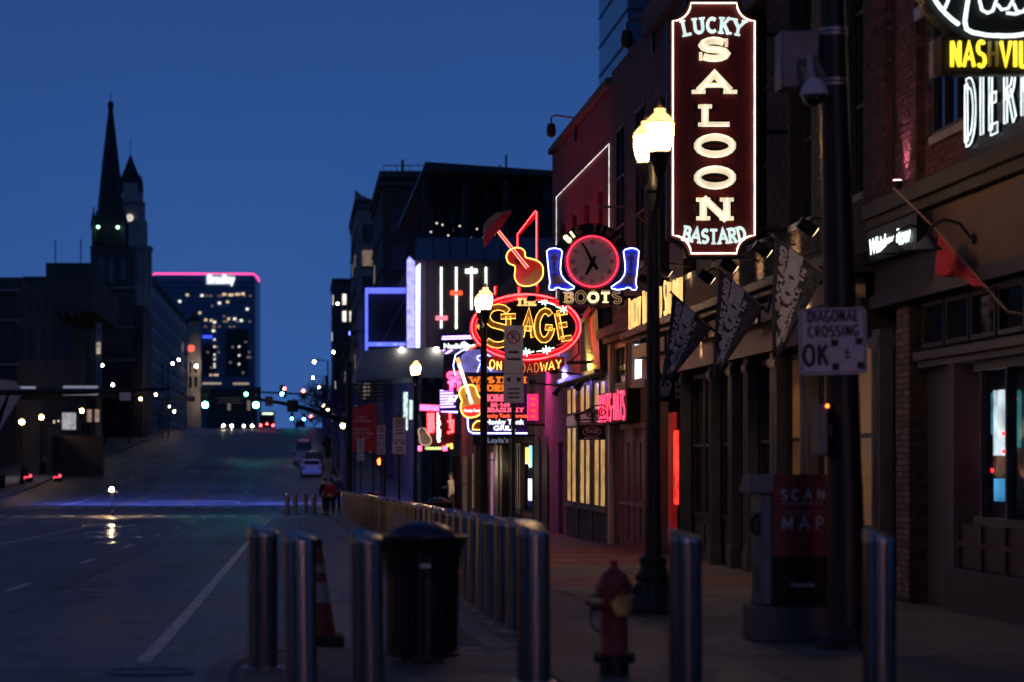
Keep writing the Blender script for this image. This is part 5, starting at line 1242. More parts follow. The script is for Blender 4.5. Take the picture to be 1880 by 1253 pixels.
# ---- gold letters on the ledge
s2 = thing('ledge_letters', 'upright gold lit letters reading LUCKY BASTARD SALOON along the ledge', 'sign', (6.36, 43, 3.94))
st_, w = strokes('LUCKY BASTARD SALOON', .52, .50, .16)
fx = 6.4 / w
for i, ss in st_:
    if not ss: continue
    big = i in (0, 6, 14)
    m = MB()
    for s in ss: add_ribbon(m, [(u * fx, v * (1.12 if big else 1)) for u, v in s], .014, facade(6.34, 46.4, 3.965), 0, .03)
    m.build('letter', M['neon_gold'], s2)
part('mounting_rail', M['iron'], s2, lambda m: (m.box(6.345, 6.4, 39.8, 46.6, 3.932, 3.962), [m.tube([(6.37, 40 + .8*q, 3.962), (6.37, 40 + .8*q, 4.4)], .012, 4) for q in range(9)]))

# ---- small board with a skull
d = 44.2; P, k = sgn(d); mp = mapper(d)
s3 = thing('hanging_board', 'black hanging board with a pale skull and the words LUCKY BASTARD SALOON', 'sign', (XX(1245, d), d, ZZ(735, d)))
part('board', M['blackpanel'], s3, lambda m: m.prism([P(1204, 738), P(1288, 738), P(1288, 690), P(1204, 690)], d, d + .06))
m = MB()
for i, t_ in enumerate(('LUCKY', 'BASTARD', 'SALOON')):
    st_, w = strokes(t_, 9 * k, .8, .18)
    u0, v0 = P((1241, 1240, 1240)[i], (709, 720.5, 732)[i]); f_ = (40, 41, 38)[i] * k / w
    for j, ss in st_: slab_letter(m, ss, 1.15 * k, lambda u, v, w_: (u0 + u * f_, d - w_, v0 + v), .002, .006, 9 * k, 0, True)
m.build('lettering', M['flag_print'], s3)
m = MB(); cxs, cys = 1221, 708
skull = [P(cxs + 12 * math.cos(R(a)), cys - 12 * math.sin(R(a))) for a in range(-30, 211, 20)] + [P(cxs - 7, cys + 20), P(cxs + 7, cys + 20)]
m.prism(skull, d - .008, d - .001); m.build('skull', M['flag_print'], s3)
m = MB()
for a, b, r in ((-4.5, -1, 3), (4.5, -1, 3), (0, 5, 1.5)): m.prism([P(cxs + a + r * math.cos(R(q)), cys + b - r * math.sin(R(q))) for q in range(0, 360, 40)], d - .012, d - .0085)
for q in range(4): m.prism([P(cxs - 6 + 4*q, cys + 19), P(cxs - 5.2 + 4*q, cys + 19), P(cxs - 5.2 + 4*q, cys + 11), P(cxs - 6 + 4*q, cys + 11)], d - .012, d - .0085)
m.build('skull_hollow', M['blackpanel'], s3)
part('bracket', M['iron'], s3, lambda m: (m.tube([(XX(1205, d), d + .03, ZZ(688, d)), (6.99, d + .03, ZZ(688, d))], .02, 5), m.tube([(XX(1212, d), d + .03, ZZ(690, d)), (XX(1212, d), d + .03, ZZ(680, d))], .01, 4)))
s3b = thing('notice_plate', 'small cream plate with three black dots on the saloon front left of the first flag', 'sign', (6.5, 46, 3.3))
part('plate', M['creamface'], s3b, lambda m: m.box(XX(1205, 45.8), XX(1232, 45.8), 45.8, 45.84, ZZ(666, 45.8), ZZ(644, 45.8)))
part('dot', M['blackpanel'], s3b, lambda m: [m.tube([(XX(1213 + 5*q, 45.8), 45.799, ZZ(655, 45.8)), (XX(1213 + 5*q, 45.8), 45.79, ZZ(655, 45.8))], .02, 8) for q in range(3)])
part('arm', M['iron'], s3b, lambda m: m.tube([(XX(1218, 45.8), 45.86, ZZ(648, 45.8)), (6.98, 45.86, ZZ(648, 45.8))], .02, 5))

# ---- clock sign with two boots
d = 47.0; P, k = sgn(d); mp = mapper(d)
s4 = thing('clock_sign', 'round clock sign ringed in red neon between two blue neon cowboy boots', 'sign', (XX(1087, d), d, ZZ(558, d)))
CX, CY = 1087, 481
def ell(cx_, cy_, rx, ry, n=36): return [P(cx_ + rx * math.cos(R(360 * i / n)), cy_ - ry * math.sin(R(360 * i / n))) for i in range(n)]
part('cabinet', M['blackpanel'], s4, lambda m: (m.prism([P(CX + 71 * math.cos(R(a)), CY - 71 * math.sin(R(a))) for a in range(10, 171, 8)] + [P(1032, 510), P(1028, 533), P(1028, 560), P(1145, 560), P(1145, 533), P(1142, 510)], d, d + .3)))
part('clock_face', M['clock_face'], s4, lambda m: m.prism(ell(CX, CY, 45, 45), d - .05, d - .01))
part('clock_ring', M['red_ring'], s4, lambda m: m.tube([mp(*q, .04) for q in ell(CX, CY, 48.5, 48.5)], 3.0 * k, 8, closed=True), smooth='all')
part('ring_neon', M['neon_ring'], s4, lambda m: m.tube([mp(*q, .08) for q in ell(CX, CY, 46.5, 46.5)], .012, 5, closed=True), smooth='all')
m = MB()
for i, t_ in enumerate(('XII', 'I', 'II', 'III', 'IIII', 'V', 'VI', 'VII', 'VIII', 'IX', 'X', 'XI')):
    a = R(90 - 30 * i); st_, w = strokes(t_, 8 * k, .75, .12); X, Z = P(CX + 36.5 * math.cos(a), CY - 36.5 * math.sin(a)); ra = a - math.pi / 2
    for j, ss in st_:
        for s in ss: add_ribbon(m, [((u - w/2) * math.cos(ra) - (v - 4*k) * math.sin(ra), (u - w/2) * math.sin(ra) + (v - 4*k) * math.cos(ra)) for u, v in s], .55 * k, lambda u, v, w_: (X + u, d - w_, Z + v), .05, .055)
for i in range(60):
    a = R(6 * i); add_ribbon(m, [P(CX + 43 * math.cos(a), CY - 43 * math.sin(a)), P(CX + 44.5 * math.cos(a), CY - 44.5 * math.sin(a))], .3 * k, mp, .05, .054)
m.build('numeral', M['dark_print'], s4)
part('minute_hand', M['blackpanel'], s4, lambda m: poly(m, mp, [P(1068, 448), P(1071, 447), P(1092, 484), P(1099, 494), P(1094, 497), P(1083, 482)], .06, .066))
part('hour_hand', M['blackpanel'], s4, lambda m: poly(m, mp, [P(1073, 505), P(1076, 507), P(1090, 487), P(1094, 471), P(1090, 470), P(1084, 479)], .067, .073))
# arch lettering: two lit letters, the others dark
st_, w = strokes('BIG TIME', 13.5 * k, .85, .22)
for j, ss in st_:
    if not ss: continue
    umid = sum(q[0] for s in ss for q in s) / sum(len(s) for s in ss) / w
    a = R(143 - 106 * umid); X, Z = P(CX + 55 * math.cos(a), CY - 55 * math.sin(a)); ra = a - math.pi / 2; uu = umid * w
    m = MB()
    for s in ss: add_ribbon(m, [((u - uu) * math.cos(ra) - v * math.sin(ra), (u - uu) * math.sin(ra) + v * math.cos(ra)) for u, v in s], 1.9 * k, lambda u, v, w_: (X + u, d - w_, Z + v), .004, .05)
    m.build('letter', M['letter_lit'] if j in (0, 1) else M['letter_unlit'], s4)
st_, w = strokes('BOOTS', 20 * k, .95, .22); u0, v0 = P(1037, 556.5); f_ = 102 * k / w
for j, ss in st_:
    m = MB(); slab_letter(m, ss, 2.2 * k, lambda u, v, w_: (u0 + u * f_, d - w_, v0 + v), .004, .05, 20 * k, 0, True)
    m.build('letter', M[('letter_half', 'letter_unlit', 'letter_lit', 'letter_lit', 'letter_unlit')[j]], s4)
    m = MB()
    for s in ss: outline(m, [(u * f_, v) for u, v in s], 2.3 * k, .004, lambda u, v, w_: (u0 + u, d - w_, v0 + v), .055)
    m.build('letter_outline', M['brass_dimglow'], s4)
boot = [(1003, 462), (1008, 458), (1018, 456.5), (1028, 459), (1031.5, 463), (1029, 480), (1028, 496), (1030, 506), (1037, 516), (1047, 523), (1054, 528), (1052, 531), (1042, 533), (1030, 531.5), (1024, 528.5), (1018, 530), (1017, 533), (1008, 533), (1007, 528), (1009, 520), (1007, 505), (1005, 485)]
def boots(fx):
    pts = [P(fx(x), y) for x, y in boot]
    b_ = part('boot', M['boot_blue'], s4, lambda m: m.prism(pts, d - .06, d + .12))
    m = MB(); neon_line(m, pts, .011, mp, .09, closed=True); m.build('boot_neon', M['boot_neon'], b_, smooth='all')
    part('boot_foot', M['boot_tan'], b_, lambda m: poly(m, mp, [P(fx(x), y) for x, y in ((1009, 507), (1028, 506), (1034, 515), (1043, 522), (1034, 521), (1022, 520), (1011, 524))], .061, .068))
    part('boot_shaft', M['boot_pale'], b_, lambda m: poly(m, mp, [P(fx(x), y) for x, y in ((1008, 468), (1017, 464), (1026, 468), (1025, 485), (1023, 502), (1012, 502), (1010, 485))], .061, .066))
    part('boot_stitch', M['boot_blue'], b_, lambda m: [add_ribbon(m, [P(fx(x), y) for x, y in q], .5 * k, mp, .067, .071) for q in (((1011, 490), (1017, 482), (1023, 490)), ((1012, 498), (1017, 490), (1022, 498)), ((1017, 466), (1017, 500)))])
    part('boot_star', M['red_print'], b_, lambda m: [poly(m, mp, [P(fx(c + 3 * math.cos(R(a)) * (1 if a % 72 == 18 else .45)), 475 - 3 * math.sin(R(a)) * (1 if a % 72 == 18 else .45)) for a in range(18, 378, 36)], .067, .072) for c in (1012, 1022.5)])
boots(lambda x: x); boots(lambda x: 2175 - x)
part('bracket', M['brass'], s4, lambda m: (m.tube([P3 for P3 in ((XX(1098, d), d + .1, ZZ(379, d)), (XX(1160, d), d + .1, ZZ(379, d)), (XX(1170, d), d + .1, ZZ(395, d)), (6.9, d + .1, ZZ(420, d)))], .022, 6), m.tube([(XX(1128, d), d + .1, ZZ(379, d)), (XX(1128, d), d + .1, ZZ(425, d))], .012, 5)))
part('wall_arm', M['iron'], s4, lambda m: m.tube([(XX(1140, d), d + .2, ZZ(545, d)), (6.92, d + .75, ZZ(545, d))], .04, 6))

# ---- oval sign
d = 55.0; P, k = sgn(d); mp = mapper(d)
s5 = thing('oval_neon_sign', 'black oval sign reading THE STAGE ringed in red neon with a plaque ON BROADWAY below', 'sign', (XX(965, d), d, ZZ(690, d)))
part('rim', M['red_rim'], s5, lambda m: m.prism(ell(965.5, 601, 103, 63), d + .02, d + .30))
part('panel', M['blackpanel'], s5, lambda m: m.prism(ell(965.5, 601, 92, 50), d - .02, d + .019))
part('rim_neon', M['neon_red_hot'], s5, lambda m: m.tube([mp(*q, .03) for q in ell(965.5, 601, 100, 60, 48)], .017, 6, closed=True), smooth='all')
part('inner_rim_neon', M['neon_red'], s5, lambda m: m.tube([mp(*q, .03) for q in ell(965.5, 601, 93, 52, 48)], .008, 5, closed=True), smooth='all')
st_, w = strokes('THE', 14 * k, .85, .18); u0, v0 = P(949, 562); f_ = 36 * k / w
m = MB()
for j, ss in st_: slab_letter(m, ss, 1.9 * k, lambda u, v, w_: (u0 + u * f_, d - w_, v0 + v), .022, .05, 14 * k, 0, True)
m.build('lettering', M['neon_gold'], s5)
for ch_, x0_, y0_, h_, wf, rot, t in (('S', 888, 633, 70, 1.12, -3, 5.2), ('T', 920, 626, 44, .92, 2, 4.2), ('A', 957, 619, 46, .60, -3, 4.0), ('G', 983, 624, 54, .72, -4, 4.8), ('E', 1027, 624, 48, .85, 10, 4.2)):
    st_, _ = strokes(ch_, h_ * k, wf, 0); X, Z = P(x0_, y0_); ca, sa = math.cos(R(rot)), math.sin(R(rot))
    q_ = lambda u, v, w_: (X + u * ca - v * sa, d - w_, Z + u * sa + v * ca)
    m = MB()
    for n_, s in enumerate(st_[0][1]): add_ribbon(m, s, t * k, q_, .022, .045 + .001 * n_)
    l_ = m.build('letter', M['goldface'], s5)
    m = MB()
    for s in st_[0][1]: outline(m, s, (t + .3) * k, .0062, q_, .06)
    m.build('letter_neon', M['neon_yellow'], l_, smooth='all')
def wire_star(cx_, cy_, r, mat_, tail):
    m = MB()
    for a in (20, 80, 140): neon_line(m, [P(cx_ - r * math.cos(R(a)), cy_ - r * math.sin(R(a))), P(cx_ + r * math.cos(R(a)), cy_ + r * math.sin(R(a)))], .009, mp, .04)
    neon_line(m, [P(cx_ + t[0], cy_ + t[1]) for t in tail], .009, mp, .04)
    m.build('barbed_wire', M[mat_], s5)
wire_star(1000, 555, 7, 'neon_green', ((-12, 0), (0, 0), (14, 4), (19, 6))); wire_star(1034, 569, 7, 'neon_green', ((-14, -6), (-2, -1)))
wire_star(966, 647, 8, 'neon_green', ((-8, 1), (4, 0), (14, -1))); wire_star(1003, 643, 8, 'neon_green', ((-18, 3), (0, 0), (14, -4)))
wire_star(1034, 630, 6, 'neon_dimred', ((-13, 5), (0, 0))); wire_star(928, 556, 6, 'neon_dimred', ((0, 0), (14, -2)))
wire_star(878, 600, 6, 'neon_gold', ((-2, 0), (2, 0)))
def plq(n=12): return [P(892, 655), P(1037, 655)] + [P(1037 - 145 * i / n, 671 + 17 * math.sin(math.pi * i / n)) for i in range(n + 1)]
part('plaque', pm('dark_red_plaque', (.13, .02, .02), .45), s5, lambda m: m.prism(plq(), d + .031, d + .29))
part('plaque_rim', M['red_rim'], s5, lambda m: m.tube([mp(*q, -.03) for q in plq()[2:]], .014, 5))
st_, w = strokes('ON BROADWAY', 15.5 * k, .95, .25); u0, v0 = P(899, 676); f_ = 131 * k / w
for j, ss in st_:
    if not ss: continue
    um = sum(q[0] for s in ss for q in s) / sum(len(s) for s in ss) / w
    dz = -8 * k * math.sin(math.pi * um)
    m = MB()
    for s in ss: neon_line(m, [(u * f_, v + dz) for u, v in s], .011, lambda u, v, w_: (u0 + u, d - w_, v0 + v), .0)
    m.build('letter', M['neon_yellow'] if j in (0, 1, 8, 9, 10) else M['neon_dimyellow'], s5, smooth='all')
part('hanger', M['iron'], s5, lambda m: (m.tube([(XX(1040, d), d + .15, ZZ(666, d)), (6.92, d + .15, ZZ(664, d))], .04, 6), m.tube([(XX(1060, d), d + .2, ZZ(575, d)), (6.9, d + .2, ZZ(560, d))], .04, 6), m.tube([(XX(1064, d), d + .2, ZZ(620, d)), (XX(1066, d), d + .3, ZZ(648, d)), (XX(1050, d), d + .3, ZZ(663, d))], .02, 6)))
part('post', M['red_rim'], s5, lambda m: [m.tube([(XX(p, d), d + .16, ZZ(q, d)), (XX(p, d), d + .16, ZZ(546, d))], .045, 6) for p, q in ((911, 524), (955, 526), (988, 527))])
# red neon note and guitar with a hat above the oval
note = MB()
for pts, r in (([(952, 532), (952, 430), (985, 386), (988, 392), (988, 528)], .03), ([(955, 430), (986, 395)], .02)):
    neon_line(note, [P(*q) for q in pts], r, mp, -.12, n=6)
note.build('music_note', M['red_rim'], s5)
m = MB(); neon_line(m, [P(*q) for q in ((950.5, 470), (950.5, 430), (984, 386.5))], .011, mp, -.08); neon_line(m, [P(*q) for q in ((985.5, 388), (985.5, 525))], .013, mp, -.08); neon_line(m, [P(*q) for q in ((909, 540), (909, 526))], .011, mp, -.1); neon_line(m, [P(*q) for q in ((953, 540), (953, 527))], .011, mp, -.1)
m.build('note_neon', M['neon_red_hot'], s5)
gb = [(930, 476), (929, 470), (933, 462), (940, 457), (947, 455), (956, 456), (962, 460), (964, 466), (964, 473), (972, 475), (984, 478), (993, 484), (997, 492), (997, 504), (993, 514), (984, 522), (972, 526), (960, 526), (951, 522), (946, 515), (944, 506), (946, 496), (945, 488), (937, 486), (932, 482)]
def smooth_loop(pts, n=3):
    for _ in range(n - 1):
        o = []
        for i in range(len(pts)):
            a, b = pts[i], pts[(i + 1) % len(pts)]
            o += [(a[0]*.75 + b[0]*.25, a[1]*.75 + b[1]*.25), (a[0]*.25 + b[0]*.75, a[1]*.25 + b[1]*.75)]
        pts = o
    return pts
gp = [P(*q) for q in smooth_loop(gb, 2)]
gt_ = part('guitar', M['guitar_red'], s5, lambda m: m.prism(gp, d - .02, d + .12))
m = MB(); neon_line(m, gp, .013, mp, .04, closed=True); m.build('guitar_neon', M['neon_yellow'], gt_, smooth='all')
part('guitar_sunburst', M['guitar_amber'], gt_, lambda m: poly(m, mp, [P(972 + (x - 970) * .78 + 2, 503 + (y - 500) * .8 + 2) for x, y in smooth_loop([(952, 512), (968, 500), (985, 482), (995, 493), (994, 508), (984, 520), (970, 524), (958, 522)], 2)], .021, .026))
part('guitar_neck', M['neck_red'], gt_, lambda m: poly(m, mp, [P(911, 426), P(917, 422), P(972, 492), P(966, 497)], .027, .05))
m = MB(); neon_line(m, [P(913, 427), P(966, 494)], .010, mp, .06); neon_line(m, [P(916, 424), P(970, 491)], .010, mp, .06); m.build('string_neon', M['neon_string'], gt_)
part('sound_hole', M['blackpanel'], gt_, lambda m: (poly(m, mp, [P(953 + 5.5 * math.cos(R(a)), 479 - 5.5 * math.sin(R(a))) for a in range(0, 360, 30)], .0265, .0268), m.tube([mp(*P(953 + 7.5 * math.cos(R(a)), 479 - 7.5 * math.sin(R(a))), .052) for a in range(0, 360, 24)], .006, 4, closed=True)))
part('hat_brim', M['hat_red'], s5, lambda m: m.prism([P(*q) for q in ((890, 455), (888, 442), (893, 428), (902, 414), (914, 402), (928, 392), (940, 387), (934, 400), (922, 416), (908, 432))], d - .04, d + .14))
part('hat_crown', M['hat_grey'], s5, lambda m: m.prism([P(*q) for q in ((889, 440), (887, 424), (888, 412), (898, 400), (911, 391), (922, 389), (939, 386.5), (926, 392.5), (912, 403), (900, 416), (892, 429))], d - .06, d + .10))

# ---- boots and hats box sign on the wall
s6 = thing('box_sign', 'black box sign on the wall reading BOOTS HATS in pink red light', 'sign', (6.8, 51, 2.5))
part('cabinet', M['blackpanel'], s6, lambda m: m.box(6.62, 6.895, 48.9, 53.6, 2.22, 2.9))
st_, w = strokes('BOOTS-HATS', .56, .62, .14); f_ = 4.3 / w
for j, ss in st_:
    m = MB()
    for s in ss: add_ribbon(m, [(u * f_, v) for u, v in s], .03, facade(6.61, 53.4, 2.28), 0, .02)
    m.build('letter', M['pink_letter'], s6)
# ---- scroll bracket board
d = 52.0; P, k = sgn(d); mp = mapper(d)
s7 = thing('hanging_board', 'black hanging board reading ROOFTOP PATIO STAGE ENTRANCE under an iron scroll bracket', 'sign', (XX(1086, d), d, ZZ(808, d)))
part('board', M['blackpanel'], s7, lambda m: m.prism([P(1061, 808), P(1112, 808), P(1112, 776), P(1061, 776)], d, d + .05))
m = MB(); 
print_text(m, 'ROOFTOP PATIO', 4.6 * k, (lambda X, Z: lambda u, v, w: (X + u, d - w, Z + v))(*P(1086.5, 780.5)), .003, .002, width=44 * k)
print_text(m, 'ENTRANCE', 4.6 * k, (lambda X, Z: lambda u, v, w: (X + u, d - w, Z + v))(*P(1086.5, 806.5)), .003, .002, width=26 * k)
print_text(m, 'STAGE', 10 * k, (lambda X, Z: lambda u, v, w: (X + u, d - w, Z + v))(*P(1086.5, 795.5)), .003, .003, width=22 * k)
m.build('lettering', M['flag_print'], s7)
part('oval_outline', M['flag_print'], s7, lambda m: m.tube([mp(*q, .002) for q in ell(1086.5, 793, 16, 8.5, 24)], .006, 4, closed=True))
def scroll(m):
    def sp_(cx_, cy_, r, a0, turns, sg=1):
        return [P(cx_ + r * (1 - .75 * i / 20) * math.cos(R(a0 + sg * 360 * turns * i / 20)), cy_ - r * (1 - .75 * i / 20) * math.sin(R(a0 + sg * 360 * turns * i / 20))) for i in range(21)]
    for q in ([P(1057, 764), P(1068, 760), P(1080, 752), P(1095, 745), P(1108, 744), P(1116, 750)], sp_(1061, 766, 6, 100, 1.4), sp_(1083, 760, 7, 60, 1.5), sp_(1096, 762, 7, 120, 1.5, -1), sp_(1107, 757, 8, 90, 1.5), [P(1056, 772), P(1119, 770)]):
        m.tube([mp(u, v, -.02) for u, v in q], .016, 5)
    for p in (1066, 1107): m.tube([mp(*P(p, 771), -.02), mp(*P(p, 777), -.02)], .006, 4)
    m.tube([mp(*P(1116, 770), -.02), (6.95, d + .02, ZZ(770, d))], .016, 5)
part('scroll_bracket', M['iron'], s7, scroll)

# ---- western music bar sign
d = 68.0; P, k = sgn(d); mp = mapper(d)
at_ = lambda px, py: (lambda X, Z: lambda u, v, w: (X + u, d - w, Z + v))(*P(px, py))
s8 = thing('music_bar_sign', "tall navy neon sign reading Robert's WESTERN WORLD with a neon guitar on its left edge", 'sign', (XX(912, d), d, ZZ(798, d)))
part('panel', M['navy'], s8, lambda m: m.prism([P(858, 798), P(968, 798), P(968, 640), P(862, 640), P(846, 650), P(838, 668), P(846, 690), P(858, 740)], d, d + .22))
part('top_panel', M['periwinkle'], s8, lambda m: m.prism([P(844, 684), P(966, 684), P(966, 642), P(862, 642), P(848, 652), P(841, 668)], d - .02, d - .002))
m = MB(); neon_line(m, [P(*q) for q in ((968, 796), (868, 796), (861, 792), (859, 784), (858, 766))], .02, mp, .03); neon_line(m, [P(*q) for q in ((836, 690), (832, 672), (836, 652), (848, 644), (862, 640))], .016, mp, .03); m.build('border_neon', M['boot_neon'], s8, smooth='all')
m = MB(); neon_line(m, [P(*q) for q in ((882, 664), (876, 660), (876, 655), (884, 652), (896, 652), (901, 656), (898, 663), (887, 667), (893, 672), (902, 681))], .014, mp, .03); neon_line(m, [P(*q) for q in ((889, 653), (880, 672), (876, 684))], .014, mp, .03)
m.build('script_neon', M['script_blue'], s8, smooth='all')
m = MB(); print_text(m, "obert's", 24 * k, at_(934, 676), .02, .01, width=58 * k); m.build('lettering', M['script_blue'], s8)
for t_, px_, py_, h_, w_, mt in (('WESTERN', 914, 704, 12, 100, 'neon_orange'), ('WORLD', 910, 719, 12.5, 66, 'neon_orange'), ('HOME OF', 924, 737.5, 13, 74, 'text_pink2'),
                                 ('BR-549', 918.5, 747.5, 7.5, 33, 'text_pink2'), ('BRAZILBILLY', 928, 757, 8, 64, 'text_pink2')):
    st_, w = strokes(t_, h_ * k, .9, .2); u0, v0 = P(px_ - w_ / 2, py_); f_ = w_ * k / w
    m = MB()
    for j, ss in st_: slab_letter(m, ss, h_ * .13 * k, lambda u, v, w2: (u0 + u * f_, d - w2, v0 + v), .002, .03, h_ * k, 0, True)
    m.build('lettering', M[mt], s8)
for t_, px_, py_, h_, w_, mt in (('Honky Tonk Heroes', 928, 767, 10, 78, 'neon_redtext'), ('Honky Tonk', 926, 779.5, 13, 70, 'text_white'), ('GRILL', 926, 790.5, 12, 40, 'text_white')):
    m = MB(); print_text(m, t_, h_ * k, at_(px_, py_), .02, .008, width=w_ * k); m.build('lettering', M[mt], s8)
m = MB(); neon_line(m, [P(*q) for q in ((867, 789), (869, 780), (875, 774), (884, 773), (891, 777), (893, 786), (889, 790))], .02, mp, .03, closed=True); m.build('burger_outline', M['neon_yellow'], s8)
part('burger', M['guitar_amber'], s8, lambda m: poly(m, mp, [P(*q) for q in ((869, 788), (871, 780), (877, 776), (884, 775), (890, 779), (891, 787))], .002, .012))
g2 = [(842, 722), (846, 712), (855, 708), (866, 707), (873, 711), (875, 720), (878, 728), (884, 733), (886, 745), (884, 757), (876, 765), (862, 768), (852, 765), (846, 756), (845, 745), (848, 736), (844, 730)]
gp2 = [P(*q) for q in smooth_loop(g2, 2)]
gg = part('guitar', M['guitar_glow'], s8, lambda m: m.prism(gp2, d - .12, d - .04))
m = MB(); neon_line(m, gp2, .02, mp, .14, closed=True); m.build('guitar_neon', M['neon_yellow'], gg, smooth='all')
part('guitar_guard', M['guard_red'], gg, lambda m: poly(m, mp, [P(*q) for q in ((847, 750), (864, 744), (884, 741), (885, 752), (880, 761), (868, 766), (855, 764), (849, 758))], .121, .13))
part('sound_hole', M['blackpanel'], gg, lambda m: poly(m, mp, [P(859.5 + 5 * math.cos(R(a)), 726 - 5 * math.sin(R(a))) for a in range(0, 360, 30)], .121, .127))
part('neck', M['neck_white'], gg, lambda m: poly(m, mp, [P(839, 670), P(845, 667), P(868, 741), P(863, 743)], .135, .17))
part('headstock', M['neon_gold'], gg, lambda m: poly(m, mp, [P(835, 659), P(842, 656), P(846, 668), P(839, 671)], .13, .17))
m = MB(); print_text(m, 'Honky-Tonk', 8 * k, at_(866, 757), .135, .004, width=30 * k); m.build('guitar_script', M['text_white'], gg)
part('boot_emblem', M['text_white'], s8, lambda m: poly(m, mp, [P(*q) for q in ((846, 630), (852, 627), (858, 631), (863, 634), (872, 632), (872, 637), (862, 641), (856, 645), (852, 640), (846, 636))], .0, .06))
part('emblem_red', M['neon_redtext'], s8, lambda m: poly(m, mp, [P(*q) for q in ((858, 640), (870, 637), (872, 633), (878, 630), (876, 637), (864, 643))], .061, .08))
part('hanger', M['iron'], s8, lambda m: [m.tube([(XX(967, d), d + .1, ZZ(y, d)), (6.92, d + .1, ZZ(y, d))], .05, 5) for y in (660, 780)])
s9 = thing('name_board', 'small dark blue board with pale script hung under the navy neon sign', 'sign', (XX(915, 71), 71, ZZ(818, 71)))
d = 71.0; P, k = sgn(d); mp = mapper(d)
part('board', M['navy'], s9, lambda m: m.prism([P(868, 818), P(934, 818), P(934, 801), P(868, 801)], d, d + .08))
m = MB(); print_text(m, "Layla's", 13 * k, at_(914, 813), .004, .004, width=38 * k); m.build('lettering', M['pale_blue_text'], s9)
part('hanger', M['iron'], s9, lambda m: m.tube([(XX(925, d), d + .04, ZZ(800, d)), (6.99, d + .04, ZZ(800, d))], .03, 5))
d = 70.0; P, k = sgn(d); mp = mapper(d)
s10 = thing('box_sign', 'small glowing magenta box sign right of the navy neon sign', 'sign', (6.6, d, ZZ(772, d)))
part('cabinet', M['magenta_box'], s10, lambda m: m.prism([P(969, 772), P(988, 772), P(988, 724), P(969, 724)], d - .1, d + .2))
m = MB(); [m.prism([P(974, 735 + 11*q), P(983, 735 + 11*q), P(983, 730 + 11*q), P(974, 730 + 11*q)], d - .12, d - .102) for q in range(4)]; m.build('lettering', M['neon_redtext'], s10)
part('hanger', M['iron'], s10, lambda m: m.tube([(XX(985, d), d + .05, ZZ(760, d)), (7.0, d + .05, ZZ(760, d))], .03, 5))

# ---- signs of the low bars farther down
d = 92.0; P, k = sgn(d); mp = mapper(d)
s11 = thing('violet_neon_sign', 'violet neon banded sign board with white letters, just above the navy sign', 'sign', (XX(840, d), d, ZZ(640, d)))
part('board', M['blackpanel'], s11, lambda m: m.prism([P(806, 642), P(880, 642), P(880, 616), P(815, 616)], d, d + .2))
m = MB(); [neon_line(m, [P(812 - q, 619 + 4*q), P(880, 617 + 4*q)], .028, mp, .03) for q in range(2)]; m.build('violet_neon', M['neon_violet'], s11)
m = MB(); print_text(m, "Nudie's", 13 * k, at_(835, 640), .02, .012, width=40 * k); m.build('lettering', M['text_white'], s11)
part('hanger', M['iron'], s11, lambda m: m.tube([(XX(870, d), d + .1, ZZ(630, d)), (6.95, d + .1, ZZ(630, d))], .05, 5))
d = 95.0; P, k = sgn(d); mp = mapper(d)
s12 = thing('red_neon_sign', 'red outlined neon letters SE over FI on a dark board left of the neon guitar', 'sign', (XX(840, d), d, ZZ(716, d)))
part('board', M['dark_violet'], s12, lambda m: m.prism([P(814, 718), P(866, 718), P(866, 650), P(814, 650)], d, d + .2))
for t_, px_, py_ in (('SE', 822, 703), ('FI', 827, 718)):
    st_, w = strokes(t_, 18 * k, 1.0, .2); u0, v0 = P(px_, py_)
    m = MB()
    for j, ss in st_:
        for s in ss: outline(m, s, 1.9 * k, .022, lambda u, v, w2: (u0 + u, d - w2, v0 + v), .03)
    m.build('lettering', M['neon_pink'], s12)
part('hanger', M['iron'], s12, lambda m: m.tube([(XX(860, d), d + .1, ZZ(660, d)), (6.95, d + .1, ZZ(660, d))], .05, 5))
d = 98.0; P, k = sgn(d); mp = mapper(d)
s13 = thing('violet_neon_sign', 'small board crossed by violet and white neon bars, below the red outlined letters', 'sign', (XX(830, d), d, ZZ(752, d)))
part('board', M['dark_violet'], s13, lambda m: m.prism([P(806, 755), P(850, 755), P(850, 716), P(808, 716)], d, d + .2))
m = MB(); [neon_line(m, [P(808, 718 + 5*q), P(836 - (q % 2) * 4, 717 + 5*q)], .03, mp, .03) for q in range(7)]; m.build('violet_neon', M['neon_violet'], s13)
m = MB(); neon_line(m, [P(*q) for q in ((822, 742), (828, 730), (834, 736), (840, 726))], .05, mp, .05); m.build('white_neon', M['text_white'], s13)
part('hanger', M['iron'], s13, lambda m: m.tube([(XX(845, d), d + .1, ZZ(745, d)), (6.95, d + .1, ZZ(745, d))], .05, 5))
d = 103.0; P, k = sgn(d); mp = mapper(d)
s14 = thing('red_neon_sign', 'wide red neon sign with white upright letters and a brown guitar at its left', 'sign', (XX(795, d), d, ZZ(828, d)))
part('board', M['dark_red'], s14, lambda m: m.prism([P(783, 818), P(834, 818), P(834, 748), P(783, 748)], d, d + .25))
m = MB(); neon_line(m, [P(771, 747), P(806, 748.5)], .09, mp, .04); neon_line(m, [P(771, 751.5), P(808, 753)], .06, mp, .04); m.build('pink_neon', M['neon_pink'], s14)
m = MB(); neon_line(m, [P(806, 750), P(840, 752)], .07, mp, .04); neon_line(m, [P(810, 755), P(840, 757)], .05, mp, .04); m.build('violet_neon', M['neon_violet'], s14)
m = MB()
for q, x_ in enumerate((786, 790.5, 795, 826)): neon_line(m, [P(x_, 759), P(x_ + 1, 796 - 3 * q)], .045, mp, .03)
for q in range(5): neon_line(m, [P(784, 763 + 8*q), P(797, 761 + 8*q)], .03, mp, .05)
